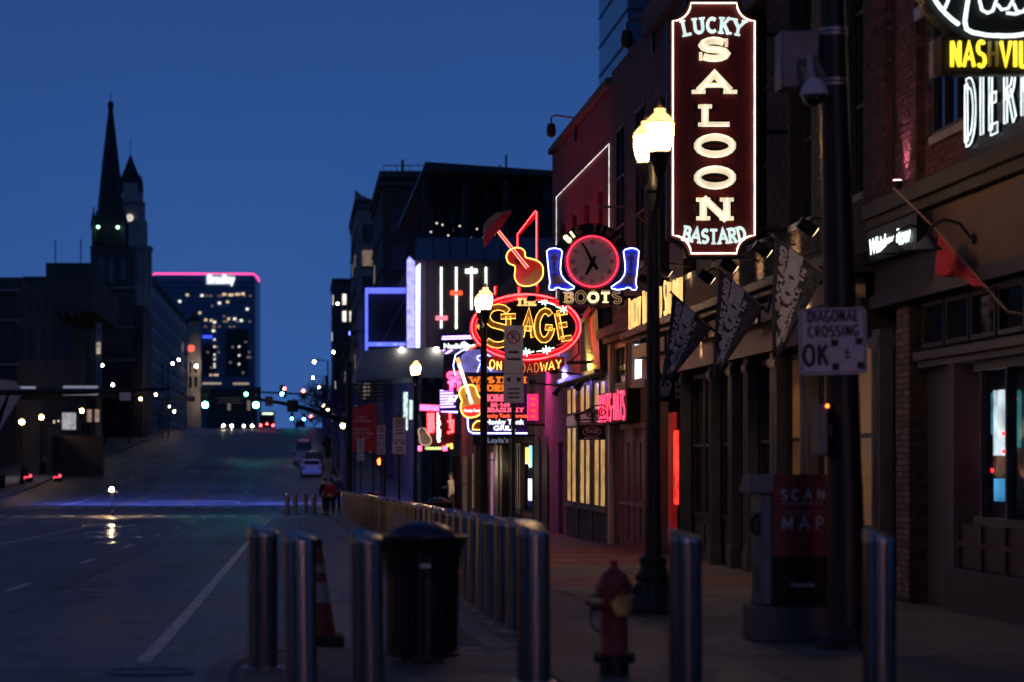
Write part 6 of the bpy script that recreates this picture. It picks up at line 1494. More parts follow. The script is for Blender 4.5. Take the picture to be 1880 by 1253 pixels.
neon_line(m, [P(822, 775), P(832, 772), P(830, 790)], .05, mp, .04); neon_line(m, [P(822, 795), P(833, 792)], .05, mp, .04)
m.build('red_neon', M['neon_red_hot'], s14)
m = MB()
for q, t_ in enumerate('LEGENDS'):
    st_, w = strokes(t_, 6.8 * k, 1.1, 0); u0, v0 = P(803, 765 + 7.7 * q)
    for j, ss in st_:
        for s in ss: add_ribbon(m, s, 1.3 * k, lambda u, v, w2: (u0 + u, d - w2, v0 + v), .02, .05)
m.build('lettering', M['text_white_hot'], s14)
g3 = [(767, 791), (770, 787), (776, 786), (781, 789), (783, 795), (788, 800), (792, 808), (790, 816), (783, 819), (774, 817), (769, 810), (770, 802), (768, 797)]
g3b = part('guitar', M['guitar_brown'], s14, lambda m: m.prism([P(*q) for q in smooth_loop(g3, 2)], d - .25, d - .1))
part('neck', M['creamface'], g3b, lambda m: poly(m, mp, [P(766, 764), P(769, 763), P(777, 792), P(774, 793)], .251, .29))
m = MB(); neon_line(m, [P(*q) for q in smooth_loop(g3, 2)], .022, mp, .26, closed=True); m.build('outline', M['outline_dim'], g3b)
part('lit_bar', M['bar_yellow'], s14, lambda m: m.prism([P(781, 826), P(811, 826), P(811, 821), P(781, 821)], d - .1, d + .1))
part('red_square', M['neon_pink'], s14, lambda m: [m.prism([P(a, 828), P(b, 828), P(b, 819), P(a, 819)], d - .1, d + .1) for a, b in ((766, 774), (813, 821))])
part('lamp', M['neon_yellow'], s14, lambda m: [m.ball((XX(a, d), d - .1, ZZ(b, d)), .06, 8) for a, b in ((822, 818), (828, 817), (829, 822))])
part('hanger', M['iron'], s14, lambda m: m.tube([(XX(832, d), d + .1, ZZ(800, d)), (6.95, d + .1, ZZ(800, d))], .05, 5))

# ---- signs of the corner building
s15 = thing('wall_letters', 'tall white outlined neon letters DIERKS on a black board above the cornice', 'sign', (6.75, 24, 4.62))
part('board', M['blackpanel'], s15, lambda m: m.box(6.74, 6.8, 21.0, 24.5, 4.505, 5.34))
part('back_frame', M['iron'], s15, lambda m: [m.box(6.8, 6.9, y, y + .06, 4.6, 5.2) for y in (21.6, 22.8, 24)])
st_, w = strokes('DIERKS', .58, .72, .30)
for j, ss in st_:
    m = MB()
    for s in ss: outline(m, [(u * 1.2, v) for u, v in s], .05, .0065, facade(6.70, 24.34, 4.67), 0)
    l_ = m.build('letter', M['neon_cool'], s15, smooth='all')
    m = MB()
    for s in ss: add_ribbon(m, [(u * 1.2, v) for u, v in s], .046, facade(6.735, 24.34, 4.67), 0, .02)
    m.build('letter_face', M['blackpanel'], l_)
s16 = thing('script_neon_sign', 'small white script neon on a dark board under the stone cornice', 'sign', (6.7, 27.4, 4.0))
part('board', M['blackpanel'], s16, lambda m: m.box(6.70, 6.79, 26.25, 28.5, 3.78, 4.16))
m = MB()
fp = facade(6.69, 28.42, 3.87)
print_text(m, 'Whiskey Row', .26, lambda u, v, w_: fp(1.0 + u + v * .15, v, w_), .008, .006, width=1.9)
m.build('lettering', M['text_white_hot'], s16)
d = 22.0; P, k = sgn(d); mp = mapper(d)
s17 = thing('round_neon_sign', 'round black sign edged in white neon above a board reading NASHVILLE in yellow neon', 'sign', (XX(1840, d), d, ZZ(135, d)))
part('round_panel', M['blackpanel'], s17, lambda m: m.prism(ell(1846, -62, 165, 150, 48), d, d + .2))
part('side_band', M['brass'], s17, lambda m: m.box(XX(1688, d), XX(1694, d), d - .02, d + .2, ZZ(32, d), ZZ(10, d)))
m = MB(); neon_line(m, [P(1846 + 150 * math.cos(R(a)), -62 - 135 * math.sin(R(a))) for a in range(150, 237, 6)], .018, mp, .05, n=6); neon_line(m, [P(1846 + 145 * math.cos(R(a)), -62 - 130 * math.sin(R(a))) for a in range(262, 330, 6)], .018, mp, .05, n=6)
neon_line(m, [P(*q) for q in ((1768, -60), (1775, -5), (1771, 20), (1768, 42), (1771, 56), (1782, 62), (1808, 67), (1840, 69))], .018, mp, .06, n=6); m.build('border_neon', M['neon_cool'], s17, smooth='all')
m = MB(); neon_line(m, [P(*q) for q in ((1752, -60), (1745, -20), (1738, 4), (1732, 18))], .013, mp, .05)
for q in (((1798, -30), (1796, 4), (1800, 20), (1810, 26), (1820, 22), (1826, 4), (1828, -10)), ((1828, 10), (1836, 20), (1848, 18), (1856, 4), (1858, -10)), ((1858, 8), (1864, 22), (1874, 24), (1884, 14), (1892, -6), (1900, 10), (1915, 20)), ((1845, 26), (1862, 28), (1880, 22))): neon_line(m, [P(*z) for z in q], .013, mp, .05)
m.build('script_neon', M['neon_cool'], s17, smooth='all')
part('name_panel', M['blackpanel'], s17, lambda m: m.prism([P(1730, 136), P(1960, 136), P(1960, 64), P(1730, 64)], d + .02, d + .18))
part('end_plate', M['bronze'], s17, lambda m: m.prism([P(1715, 140), P(1729.5, 136), P(1729.5, 64), P(1715, 72)], d + .02, d + .18))
st_, w = strokes('NASHVILLE', 46 * k, .58, .16); u0, v0 = P(1745, 123); f_ = 178 * k / w
for j, ss in st_:
    m = MB()
    for s in ss: neon_line(m, [(u * f_, v) for u, v in s], .016, lambda u, v, w2: (u0 + u, d - w2, v0 + v), .02, n=6)
    m.build('letter', M['neon_yellow_lemon'] if j != 3 else M['neon_dimyellow2'], s17, smooth='all')
part('hanger', M['iron'], s17, lambda m: [m.tube([(XX(1900, d), d + .1, z), (6.9, d + .1, z)], .04, 6) for z in (ZZ(40, d), ZZ(100, d))])

# ---- flags hung from slanted poles
def flag(d, tip, basept, bot, mid, label, fold):
    """printed cloth hanging below a slanted pole: upper edge on the pole, fly edge falling from its tip"""
    P, k = sgn(d)
    t = thing('hanging_flag', label, 'flag', (*[P(*basept)[0]], d, P(*basept)[1]), 'printed flags on the saloon front')
    T, B, L_, K_ = [Vector((P(*q)[0], 0, P(*q)[1])) for q in (tip, basept, bot, mid)]
    dy = .35
    part('pole', M['flagpole'], t, lambda m: m.tube([(T.x - (B.x - T.x) * .04, d + dy, T.z - (B.z - T.z) * .04), (B.x, d - .05, B.z), (B.x + .03, d - .055, B.z - .03)], .014, 6), smooth=True)
    part('finial', M['brass'], t, lambda m: m.ball((T.x - .015, d + dy, T.z + .015), .022, 8))
    part('wall_socket', M['iron'], t, lambda m: m.tube([(B.x - .02, d - .05, B.z + .02), (B.x + .06, d - .06, B.z - .06), (6.42, d + .1, 3.73)], .024, 6))
    def S(u, v):                                           # u along the pole from tip to base, v down the cloth
        top = T.lerp(B, u); low = L_.lerp(K_, u)
        p = top.lerp(low, v)
        wave = math.sin(u * 9 + v * 3.2 + fold) * .055 * v + math.sin(u * 17 - v * 5) * .02 * v
        p.x += .03 * math.sin(v * 5 + fold) * (1 - u) * v
        p.y = d + dy * (1 - u) * (1 - v * .5) - .05 + wave
        return p
    n, q = 26, 22
    m = MB(); vs = [tuple(S(i / n, j / q)) for j in range(q + 1) for i in range(n + 1)]
    m.add(vs, [(j*(n+1) + i, j*(n+1) + i + 1, (j+1)*(n+1) + i + 1, (j+1)*(n+1) + i) for j in range(q) for i in range(n)])
    c = m.build('cloth', M['flag_cloth'], t, smooth='all', recalc=False)
    md = c.modifiers.new('thickness', 'SOLIDIFY'); md.thickness = .003; md.offset = 1
    W_ = (B - T).length
    def CM(u, v, w):                                       # cloth chart: u 0..1, v 0..1, w proud towards the viewer
        p = S(min(max(u, 0), 1), min(max(v, 0), 1)); return (p.x, p.y - .006 - w, p.z)
    def letters(txt, u0, u1, v, h, tk):
        st_, w = strokes(txt, 1, 1, .2); m = MB()
        for j, ss in st_:
            for s in ss:
                s2 = []
                for a, b in zip(s, s[1:]):
                    for e in range(4): s2.append((a[0] + (b[0]-a[0]) * e / 4, a[1] + (b[1]-a[1]) * e / 4))
                s2.append(s[-1])
                add_ribbon(m, [(u0 + (u1 - u0) * x / w, v - h * y) for x, y in s2], tk, lambda a, b, w_: CM(b, 1 - a, w_), 0, .002)
        m.build('lettering', M['flag_print'], c)
    letters('BASTARD', .42, .96, .26, .13, .016); letters('SALOON', .12, .97, .58, .28, .04); letters('NASHVILLE TN', .12, .90, .70, .09, .012)
    m = MB()
    rr = random.Random(int(fold * 10))
    for a in range(4):
        for b in range(2):
            cu, cv = .76 + .08 * b, .1 + .2 * a + (.1 if b % 2 else 0)
            r = .04 + .015 * rr.random()
            add_ribbon(m, [(cu + r * math.cos(R(x)), cv + r * .8 * math.sin(R(x))) for x in range(0, 361, 30)], .008, CM, 0, .002)
            add_ribbon(m, [(cu - r * .5, cv), (cu + r * .5, cv)], .007, CM, 0, .002)
    m.build('printed_ring', M['flag_print2'], c)
flag(36.9, (1240, 536), (1305, 604), (1219, 708), (1236, 690), 'black printed saloon flag, leftmost of the three under the blade sign', .4)
flag(32.8, (1327, 490), (1400, 566), (1312, 690), (1326, 676), 'black printed saloon flag hanging between the two other saloon flags', 1.3)
flag(28.95, (1431, 430), (1512, 503), (1418, 660), (1440, 640), 'black printed saloon flag, rightmost of the three and beside the dark pole', 2.4)
def RP(px, py):                                           # the red flag's pole leans away: nearer at its wall end
    y = 26.0 - (px - 1655) / 195 * 2.5; return ((px - VX) * y / F, y, EYE + (VY - py) * y / F)
rf = thing('red_flag', 'furled red flag on a slanted pole by the small white script neon', 'flag', RP(1850, 572))
part('pole', M['flagpole'], rf, lambda m: m.tube([RP(1640, 345), RP(1722, 425), RP(1850, 572), (7.02, 23.3, RP(1858, 580)[2])], .013, 6), smooth=True)
def redcloth(m):
    n, q = 18, 12; vs = []
    for j in range(q + 1):
        for i in range(n + 1):
            u, v = i / n, j / q
            a = (1722 + 92 * u, 430 + 99 * u); b = (1714 + 84 * u, 500 + 26 * u + 5 * math.sin(u * 9))
            x, y_, z = RP(a[0] + (b[0] - a[0]) * v, a[1] + (b[1] - a[1]) * v)
            vs.append((x + .035 * math.sin(u * 9 + v * 3) * v, y_ - .03 + .06 * math.sin(u * 10 + v * 3) * (.2 + v), z))
    m.add(vs, [(j*(n+1) + i, j*(n+1) + i + 1, (j+1)*(n+1) + i + 1, (j+1)*(n+1) + i) for j in range(q) for i in range(n)])
c = part('cloth', M['red_flag'], rf, redcloth, smooth='all', recalc=False); md = c.modifiers.new('thickness', 'SOLIDIFY'); md.thickness = .003
part('cord', M['brass'], rf, lambda m: m.tube([RP(1716, 445), RP(1724, 456), RP(1734, 452)], .01, 5))

# ================================================================ STREET FURNITURE
# ---- twin acorn street lamps
def make_lamp(label):
    t = thing('street_lamp', label, 'street lamp', (0, 0, 0), 'acorn street lamps')
    part('base', M['iron'], t, lambda m: (m.lathe([(.30, 0), (.30, .05), (.26, .07), (.25, .12), (.21, .20), (.17, .27), (.165, .33), (.185, .35), (.185, .39), (.15, .42), (.13, .50), (.145, .53), (.145, .56), (.10, .60)], 0, 0, 0, 16)), smooth=True)
    part('base_flute', M['iron'], t, lambda m: [m.tube([(.215 * math.cos(a), .215 * math.sin(a), .19), (.16 * math.cos(a), .16 * math.sin(a), .30)], .018, 5) for a in [R(30 * q) for q in range(12)]])
    part('plinth', M['concrete2'], t, lambda m: m.lathe([(.36, -.06), (.36, .0), (.34, .012), (.0001, .012)], 0, 0, -.012, 20))
    part('post', M['iron'], t, lambda m: m.lathe([(.085, .58), (.075, 1.6), (.062, 4.3), (.08, 4.32), (.08, 4.38), (.05, 4.42), (.05, 4.66), (.03, 4.74), (.0001, 4.76)], 0, 0, 0, 14), smooth=True)
    for s in (-1, 1):
        part('arm', M['iron'], t, lambda m: m.tube([(0, 0, 4.10), (0, .18 * s, 4.12), (0, .36 * s, 4.2), (0, .45 * s, 4.36), (0, .46 * s, 4.44)], .026, 7), smooth=True)
        part('holder', M['iron'], t, lambda m: m.lathe([(.03, 4.40), (.06, 4.46), (.07, 4.52), (.10, 4.58), (.115, 4.66), (.10, 4.675), (.0001, 4.68)], 0, .46 * s, 0, 14), smooth=True)
        g = part('globe', M['lamp_globe'], t, lambda m: m.lathe([(.09, 4.68), (.12, 4.76), (.135, 4.84), (.132, 4.93), (.118, 4.955)], 0, .46 * s, 0, 18), smooth='all')
        part('globe_cap', M['lamp_cap'], g, lambda m: m.lathe([(.14, 4.955), (.142, 4.97), (.115, 5.0), (.09, 5.03), (.055, 5.06), (.05, 5.075), (.06, 5.085), (.05, 5.10), (.0001, 5.11)], 0, .46 * s, 0, 18), smooth=True)
        part('finial', M['brass'], g, lambda m: m.lathe([(.045, 5.095), (.02, 5.12), (.03, 5.14), (.0001, 5.19)], 0, .46 * s, 0, 8))
        part('globe_rib', M['brass'], g, lambda m: m.tube([(.146 * math.cos(R(a)), .46 * s + .146 * math.sin(R(a)), 4.95) for a in range(0, 360, 20)], .009, 5, closed=True))
    return t
lamp0 = make_lamp('nearest twin acorn street lamp, in front of the tall maroon blade sign')
def lamp_at(x, y, label, first=False, z=None, rot=0):
    if first: lamp0.location = (x, y, gz(y) + .02); return lamp0
    return dup(lamp0, (x, y, (gz(y) if z is None else z) + .02), rot, label)
lamp_at(3.62, 24.75, '', True)
lamp_at(3.58, 47.0, 'lit acorn street lamp in front of the oval neon sign')
lamp_at(3.6, 75.0, 'lit acorn street lamp below the pale metal canopy')
lamp_at(3.0, 168.0, 'small far acorn lamp left of the red banner')
for k_, (y, l) in enumerate(((205, 'far acorn lamp among the bare trees, lower of the cluster'), (246, 'far acorn lamp among the bare trees, middle of the cluster'), (290, 'far acorn lamp among the bare trees, topmost of the cluster'))):
    lamp_at(2.9, y, l)
for x, y, l in ((-21.9, 205, 'acorn lamp on the left pavement by the pale poster'), (-21.6, 188, 'acorn lamp on the left pavement right of the curved wall'), (-21.6, 240, 'acorn lamp on the left pavement farthest up, by the warm posters')):
    lamp_at(x, y, l)
lamp_at(-22.2, 161, 'acorn lamp cut by the left edge of the photo')
# lamps of the near crossing, out of frame behind and beside the camera
lamp_at(5.8, -7.5, 'acorn street lamp across the near crossing, right side, outside the frame'); lamp_at(-5.5, -11, 'acorn street lamp across the near crossing outside the frame'); lamp_at(-22, 12, 'acorn street lamp on the left kerb outside the frame'); lamp_at(-22, 60, 'acorn street lamp on the left kerb halfway down, outside the frame')
lamp_at(-22, 95, 'acorn street lamp on the left kerb before the crossing, outside the frame')
# arm lights on the red wall and roof (dark cameras / floodlights)
def wall_cam(x, y, z, label):
    t = thing('wall_camera', label, 'camera', (x, y, z))
    part('arm', M['galv'], t, lambda m: m.tube([(6.9, y, z - .1), (6.9 - .02, y, z + .28), (x + .1, y, z + .36), (x, y, z + .30), (x, y, z + .14)], .025, 6), smooth=True)
    part('housing', M['iron'], t, lambda m: m.lathe([(.0001, .16), (.09, .14), (.115, .02), (.12, -.06), (.10, -.16), (.04, -.2), (.0001, -.2)], x, y, z, 14), smooth=True)
    part('wall_plate', M['iron'], t, lambda m: m.box(6.84, 6.9, y - .1, y + .1, z - .3, z + .1))
wall_cam(XX(1012, 60.3), 60.3, ZZ(238, 60.3), 'dark hooded camera on an arm above the red brick roofline')
wall_cam(XX(1151, 47), 47.0, ZZ(70, 47), 'grey dome camera on a curved arm near the top of the dark brick wall')

# ---- bollards
def make_bollard(label):
    t = thing('bollard', label, 'bollard', (0, 0, 0), 'stainless bollards')
    part('post', M['steel'], t, lambda m: m.lathe([(.106, .0), (.106, .96)], 0, 0, 0, 24), smooth=True)
    m = MB(); n = 24
    ring = lambda r, z0, sl: [(r * math.cos(2*math.pi*i/n), r * math.sin(2*math.pi*i/n), z0 + sl * (-math.cos(2*math.pi*i/n) * .7 + math.sin(2*math.pi*i/n) * .7) * r / .11) for i in range(n)]
    vs = ring(.109, .945, 0) + ring(.109, .99, .035) + ring(.10, 1.0, .035)
    m.add(vs, [(a*n + i, a*n + (i+1) % n, (a+1)*n + (i+1) % n, (a+1)*n + i) for a in range(2) for i in range(n)] + [tuple(2*n + i for i in range(n))])
    m.build('cap', M['steel_dark'], t, smooth=True)
    part('base_ring', M['steel_dark'], t, lambda m: m.lathe([(.15, -.02), (.15, .018), (.112, .024), (.112, 0)], 0, 0, 0, 24))
    return t
bol0 = make_bollard('near steel bollard farthest left, on the rounded kerb corner')
near = [(-.26, 17.1, 1.0, None), (.015, 15.75, 1.0, 'steel bollard second from the left, beside the traffic cone'), (.45, 15.75, 1.0, 'wide steel bollard just left of the black litter bin'),
        (1.55, 16.0, 1.04, 'tallest looking steel bollard between the litter bin and the hydrant'), (2.49, 15.6, 1.0, 'steel bollard between the hydrant and the map box'), (3.74, 15.6, 1.0, 'near steel bollard farthest right, by the dark traffic pole')]
for i, (x, y, s, l) in enumerate(near):
    z = 0.0 if x < 1.72 else gz(y)
    b_ = bol0 if i == 0 else dup(bol0, (x, y, z), 0, l, scale=s)
    b_.location = (x, y, z); b_.rotation_euler = (R(random.uniform(-.9, .9)), R(random.uniform(-1, .6)), random.uniform(0, .5))
y = 20.3; i = 0
ords = ('first kerb bollard behind the litter bin, nearest of the long row', 'second kerb bollard of the long row behind the litter bin', 'third kerb bollard of the long row behind the litter bin', 'fourth kerb bollard of the long row behind the litter bin')
while y < 107.5:
    b_ = dup(bol0, (1.95, y, gz(y)), 0, ords[i] if i < 4 else 'steel bollard in the long unbroken row receding along the right kerb', 'bollards in the long kerb row' if i >= 4 else None)
    b_.rotation_euler = (R(random.uniform(-1, 1)), R(random.uniform(-1, 1)), random.uniform(-.4, .4))
    y += 1.3 if i < 8 else 1.5; i += 1
for x, y, l in ((-.55, 111, 'far steel bollard standing alone left of the pedestrians'), (-.2, 110.7, 'far steel bollard at the crossing, right one of the left pair'), (.65, 109.8, 'far steel bollard right beside the pedestrians'), (.3, 117, 'far steel bollard beyond the crossing behind the pedestrians')):
    dup(bol0, (x, y, rz(y) + .02), 0, l)
for q in range(3):
    o = thing('post_bollard', ('left', 'middle', 'right')[q] + ' one of three thin black bollards on the left pavement', 'bollard', (-24.6 + .42 * q, 178, gz(178) + .02), 'thin black bollards')
    part('post', M['iron'], o, lambda m: m.lathe([(.07, 0), (.06, .1), (.055, .92), (.0001, .98)], -24.6 + .42 * q, 178, gz(178) + .02, 10))

# ---- litter bins
def make_bin(label):
    t = thing('litter_bin', label, 'litter bin', (0, 0, 0), 'black slatted litter bins')
    n = 30
    m = MB(); m.tube([(.262, 0, .04), (.268, 0, .62), (.285, 0, .80), (.325, 0, .91)], .012, 4)
    b0 = len(m.v)
    m2 = MB(); m2.add([(.26, -.019, .05), (.26, .019, .05), (.268, .02, .62), (.268, -.02, .62), (.288, .021, .80), (.288, -.021, .80), (.33, .024, .915), (.33, -.024, .915),
                       (.250, -.019, .05), (.250, .019, .05), (.258, .02, .62), (.258, -.02, .62), (.278, .021, .80), (.278, -.021, .80), (.322, .024, .92), (.322, -.024, .92)],
                      [(0,1,2,3), (3,2,4,5), (5,4,6,7), (8,11,10,9), (11,13,12,10), (13,15,14,12), (0,3,11,8), (3,5,13,11), (5,7,15,13), (1,9,10,2), (2,10,12,4), (4,12,14,6), (0,8,9,1), (7,6,14,15)])
    s0 = m2.build('slat', M['black'], t)
    for q in range(1, n):
        s = s0.copy(); COL.objects.link(s); s.rotation_euler = (0, 0, 2 * math.pi * q / n)
    part('hoop', M['black'], t, lambda m: [m.tube([(r * math.cos(R(a)), r * math.sin(R(a)), z) for a in range(0, 360, 12)], w_, 6, closed=True) for r, z, w_ in ((.262, .06, .018), (.272, .66, .012), (.328, .92, .014))])
    part('liner', M['rubber'], t, lambda m: m.lathe([(.235, .05), (.245, .84), (.22, .86), (.0001, .80)], 0, 0, 0, 24))
    part('lid', M['bin_lid'], t, lambda m: m.lathe([(.245, .90), (.25, .935), (.235, .965), (.18, 1.0), (.10, 1.025), (.0001, 1.03)], 0, 0, 0, 24), smooth=True)
    part('foot', M['black'], t, lambda m: [m.box(.16 * math.cos(R(a)) - .03, .16 * math.cos(R(a)) + .03, .16 * math.sin(R(a)) - .03, .16 * math.sin(R(a)) + .03, 0, .06) for a in (45, 135, 225, 315)])
    part('plate', M['silver'], t, lambda m: m.box(-.03, .05, -.29, -.272, .70, .73))
    return t
bin0 = make_bin('big black slatted litter bin with a domed lid among the near bollards')
bin0.location = (.90, 17.75, 0.0)
part('paper_cup', M['creamface'], bin0, lambda m: m.lathe([(.045, .985), (.055, 1.07), (.058, 1.075), (.0001, 1.072)], .90 - .16, 17.70, 0, 12), smooth=True)
for x, y, l in ((3.05, 53, 'black slatted litter bin behind the bollard row, below the walking man'), (3.0, 100, 'black slatted litter bin far behind the bollard row below the parking signs'),
                (-21.9, 206, 'dark litter bin on the left pavement under the poster lamp'), (-22.1, 194, 'dark litter bin on the left pavement by the kerb'), (-22.3, 181, 'dark litter bin at the left edge beside the thin bollards')):
    dup(bin0, (x, y, gz(y)), .2, l)
for o in list(COL.objects):
    if o.name.startswith('paper_cup') and o.parent and o.parent is not bin0: bpy.data.objects.remove(o)

# ---- traffic cone
tc = thing('traffic_cone', 'tall orange traffic cone with a pale band on a black foot behind the near bollards', 'traffic cone', (.18, 18.0 + 1.4, rz(19.4)))
zc = rz(19.4)
part('foot', M['rubber'], tc, lambda m: m.box(-.04, .36, 19.22, 19.6, zc, zc + .24), bevel=.03)
part('cone', M['cone'], tc, lambda m: m.lathe([(.15, .24), (.14, .27), (.095, .52), (.06, .75), (.035, .93), (.0001, .935)], .15, 19.41, zc, 18), smooth=True)
part('band', M['cone_band'], tc, lambda m: (m.lathe([(.101, .50), (.0765, .66)], .15, 19.41, zc, 18), m.lathe([(.067, .74), (.057, .80)], .15, 19.41, zc, 18)))
part('handle', M['rubber'], tc, lambda m: m.lathe([(.034, .93), (.028, .97), (.036, 1.0), (.0001, 1.01)], .15, 19.41, zc, 10))

# ---- hydrant
hx, hy = 2.16, 16.6; hz = gz(hy)
hd = thing('fire_hydrant', 'dull red fire hydrant with brass caps between two near bollards', 'fire hydrant', (hx, hy, hz))
part('barrel', M['hydrant_red'], hd, lambda m: m.lathe([(.10, .12), (.10, .16), (.092, .18), (.088, .44), (.10, .47), (.105, .54), (.10, .565), (.13, .575), (.13, .61), (.112, .615)], hx, hy, hz, 20), smooth=True)
part('bonnet', M['hydrant_red'], hd, lambda m: m.lathe([(.112, .612), (.105, .655), (.08, .70), (.045, .725), (.04, .735), (.028, .74), (.024, .79), (.0001, .795)], hx, hy, hz, 16), smooth=True)
part('flange', M['iron'], hd, lambda m: (m.lathe([(.10, 0), (.10, .085), (.145, .09), (.145, .135), (.10, .14)], hx, hy, hz, 18)))
part('flange_bolt', M['iron'], hd, lambda m: [m.lathe([(.014, .135), (.014, .155), (.0001, .156)], hx + .125 * math.cos(R(a)), hy + .125 * math.sin(R(a)), hz, 6) for a in range(0, 360, 45)] + [m.lathe([(.012, .61), (.012, .628), (.0001, .63)], hx + .12 * math.cos(R(a)), hy + .12 * math.sin(R(a)), hz, 6) for a in range(0, 360, 60)])
part('side_cap', M['brass'], hd, lambda m: (m.tube([(hx - .08, hy, hz + .50), (hx - .13, hy, hz + .50), (hx - .131, hy, hz + .50), (hx - .17, hy, hz + .50)], [.058, .058, .068, .064], 12), m.tube([(hx - .17, hy, hz + .50), (hx - .195, hy, hz + .50)], .022, 5)))
part('front_cap', M['brass'], hd, lambda m: (m.tube([(hx + .02, hy - .08, hz + .49), (hx + .03, hy - .14, hz + .49), (hx + .03, hy - .145, hz + .49), (hx + .035, hy - .18, hz + .49)], [.07, .07, .08, .075], 12), m.tube([(hx + .035, hy - .18, hz + .49), (hx + .04, hy - .205, hz + .49)], .022, 5)))
part('chain', M['iron'], hd, lambda m: m.tube([(hx - .16, hy - .03, hz + .45), (hx - .17, hy - .04, hz + .38), (hx - .14, hy - .05, hz + .32), (hx - .095, hy - .05, hz + .30)], .008, 5))

# ---- map box
kx0, kx1, ky = 3.86, 4.42, 20.25; kz = gz(ky)
kb = thing('map_box', 'dark red map box lettered SCAN and MAP on a grey plinth beside the dark pole', 'map box', ((kx0 + kx1) / 2, ky, kz))
part('plinth', M['concrete2'], kb, lambda m: m.box(kx0 - .06, kx1 + .06, ky - .02, ky + .5, kz, kz + .30), bevel=.02)
part('body', M['galv_blue'], kb, lambda m: m.box(kx0 + .01, kx1, ky + .012, ky + .46, kz + .302, kz + 1.24), bevel=.015)
part('hood', M['galv_blue'], kb, lambda m: m.prism_x([(ky - .03, kz + 1.241), (ky + .48, kz + 1.241), (ky + .48, kz + 1.30), (ky + .30, kz + 1.40), (ky - .03, kz + 1.40)], kx0 - .09, kx1 + .01), bevel=.012)
part('front_panel', M['map_red'], kb, lambda m: m.box(kx0 + .10, kx1 + .012, ky - .04, ky + .008, kz + .72, kz + 1.405))
part('lower_panel', M['blackpanel'], kb, lambda m: m.box(kx0 + .10, kx1 + .012, ky - .04, ky + .008, kz + .31, kz + .718))
part('handle', M['rubber'], kb, lambda m: (m.tube([(kx0 - .02, ky + .06, kz + .90), (kx0 - .06, ky + .06, kz + .93), (kx0 - .06, ky + .06, kz + 1.02), (kx0 - .02, ky + .06, kz + 1.05)], .016, 6), m.box(kx0 - .008, kx0 + .009, ky + .04, ky + .30, kz + .88, kz + 1.08)))
part('vent', M['iron'], kb, lambda m: [m.box(kx0 - .001, kx0 + .008, ky + .1, ky + .34, kz + .42 + .03*q, kz + .435 + .03*q) for q in range(8)])
m = MB(); fpt = lambda cx_, cz_: (lambda u, v, w: (cx_ + u, ky - .042 - w, cz_ + v))
cxk = (kx0 + kx1) / 2 + .065
for t_, zz, h_, w_ in (('SCAN', 1.195, .075, .36), ('MAP', .945, .10, .34)):
    st_, w = strokes(t_, h_, .8, .5); f_ = w_ / w
    for j, ss in st_:
        for s in ss: add_ribbon(m, [(u * f_ - w_ / 2, v) for u, v in s], .0085, fpt(cxk, kz + zz), 0, .003)
    m.build('lettering', M['kiosk_text'], kb); m = MB()
print_text(m, 'FOR DISTRICT', .04, fpt(cxk, kz + 1.145), .002, width=.34)
print_text(m, 'Nashville', .06, fpt(cxk, kz + .46), .002, .002, width=.19)
m.build('lettering', M['kiosk_text'], kb)
part('print_line', M['map_print_dim'], kb, lambda m: [m.box(cxk - .17, cxk + .17, ky - .044, ky - .041, kz + z, kz + z + .02) for z in (1.085, 1.055)])

# ---- tall dark traffic pole with its fittings
tpx, tpy = 4.36, 19.3; tz0 = gz(tpy)
tp = thing('traffic_pole', 'thick dark traffic pole rising out of the frame on the right', 'traffic pole', (tpx, tpy, tz0))
part('pole', M['pole_dark'], tp, lambda m: m.tube([(tpx, tpy, tz0 + .0), (tpx, tpy, tz0 + 1.0), (tpx - .14, tpy, 6.2)], [.152, .143, .095], 18), smooth=True)
part('base_cover', M['pole_dark'], tp, lambda m: m.lathe([(.24, 0), (.24, .05), (.19, .10), (.17, .16), (.15, .18)], tpx, tpy, tz0, 18))
part('clamp_band', M['silver'], tp, lambda m: [m.lathe([(.115, z), (.115, z + .018)], tpx - .10, tpy, 0, 18) for z in (ZZ(150, tpy), ZZ(158, tpy), ZZ(58, tpy), ZZ(66, tpy))])
part('control_cabinet', M['galv'], tp, lambda m: m.box(XX(1434, tpy), XX(1504, tpy), tpy - .02, tpy + .26, ZZ(162, tpy), ZZ(56, tpy)), bevel=.015)
part('cabinet_bracket', M['iron'], tp, lambda m: m.box(XX(1500, tpy), XX(1520, tpy), tpy + .04, tpy + .14, ZZ(120, tpy), ZZ(70, tpy)))
dm = thing('dome_camera', 'white dome camera with a dark glass eye hanging from the dark traffic pole', 'camera', (XX(1495, tpy), tpy - .2, ZZ(200, tpy)))
cxd = XX(1495, 19.05)
part('gooseneck', M['silver'], dm, lambda m: m.tube([(XX(1512, 19.2), 19.18, ZZ(138, 19.1)), (XX(1495, 19.1), 19.12, ZZ(108, 19.1)), (XX(1487, 19.1), 19.08, ZZ(104, 19.1)), (cxd - .03, 19.05, ZZ(120, 19.05)), (cxd - .01, 19.05, ZZ(148, 19.05))], .026, 8), smooth=True)
part('housing', M['white_sign'], dm, lambda m: m.lathe([(.04, .01), (.06, -.01), (.095, -.06), (.11, -.11), (.112, -.125), (.095, -.126)], cxd, 19.05, ZZ(146, 19.05), 20), smooth=True)
part('dome_glass', M['car_glass'], dm, lambda m: m.lathe([(.09, -.127), (.085, -.16), (.06, -.195), (.03, -.21), (.0001, -.213)], cxd, 19.05, ZZ(146, 19.05), 18), smooth='all')
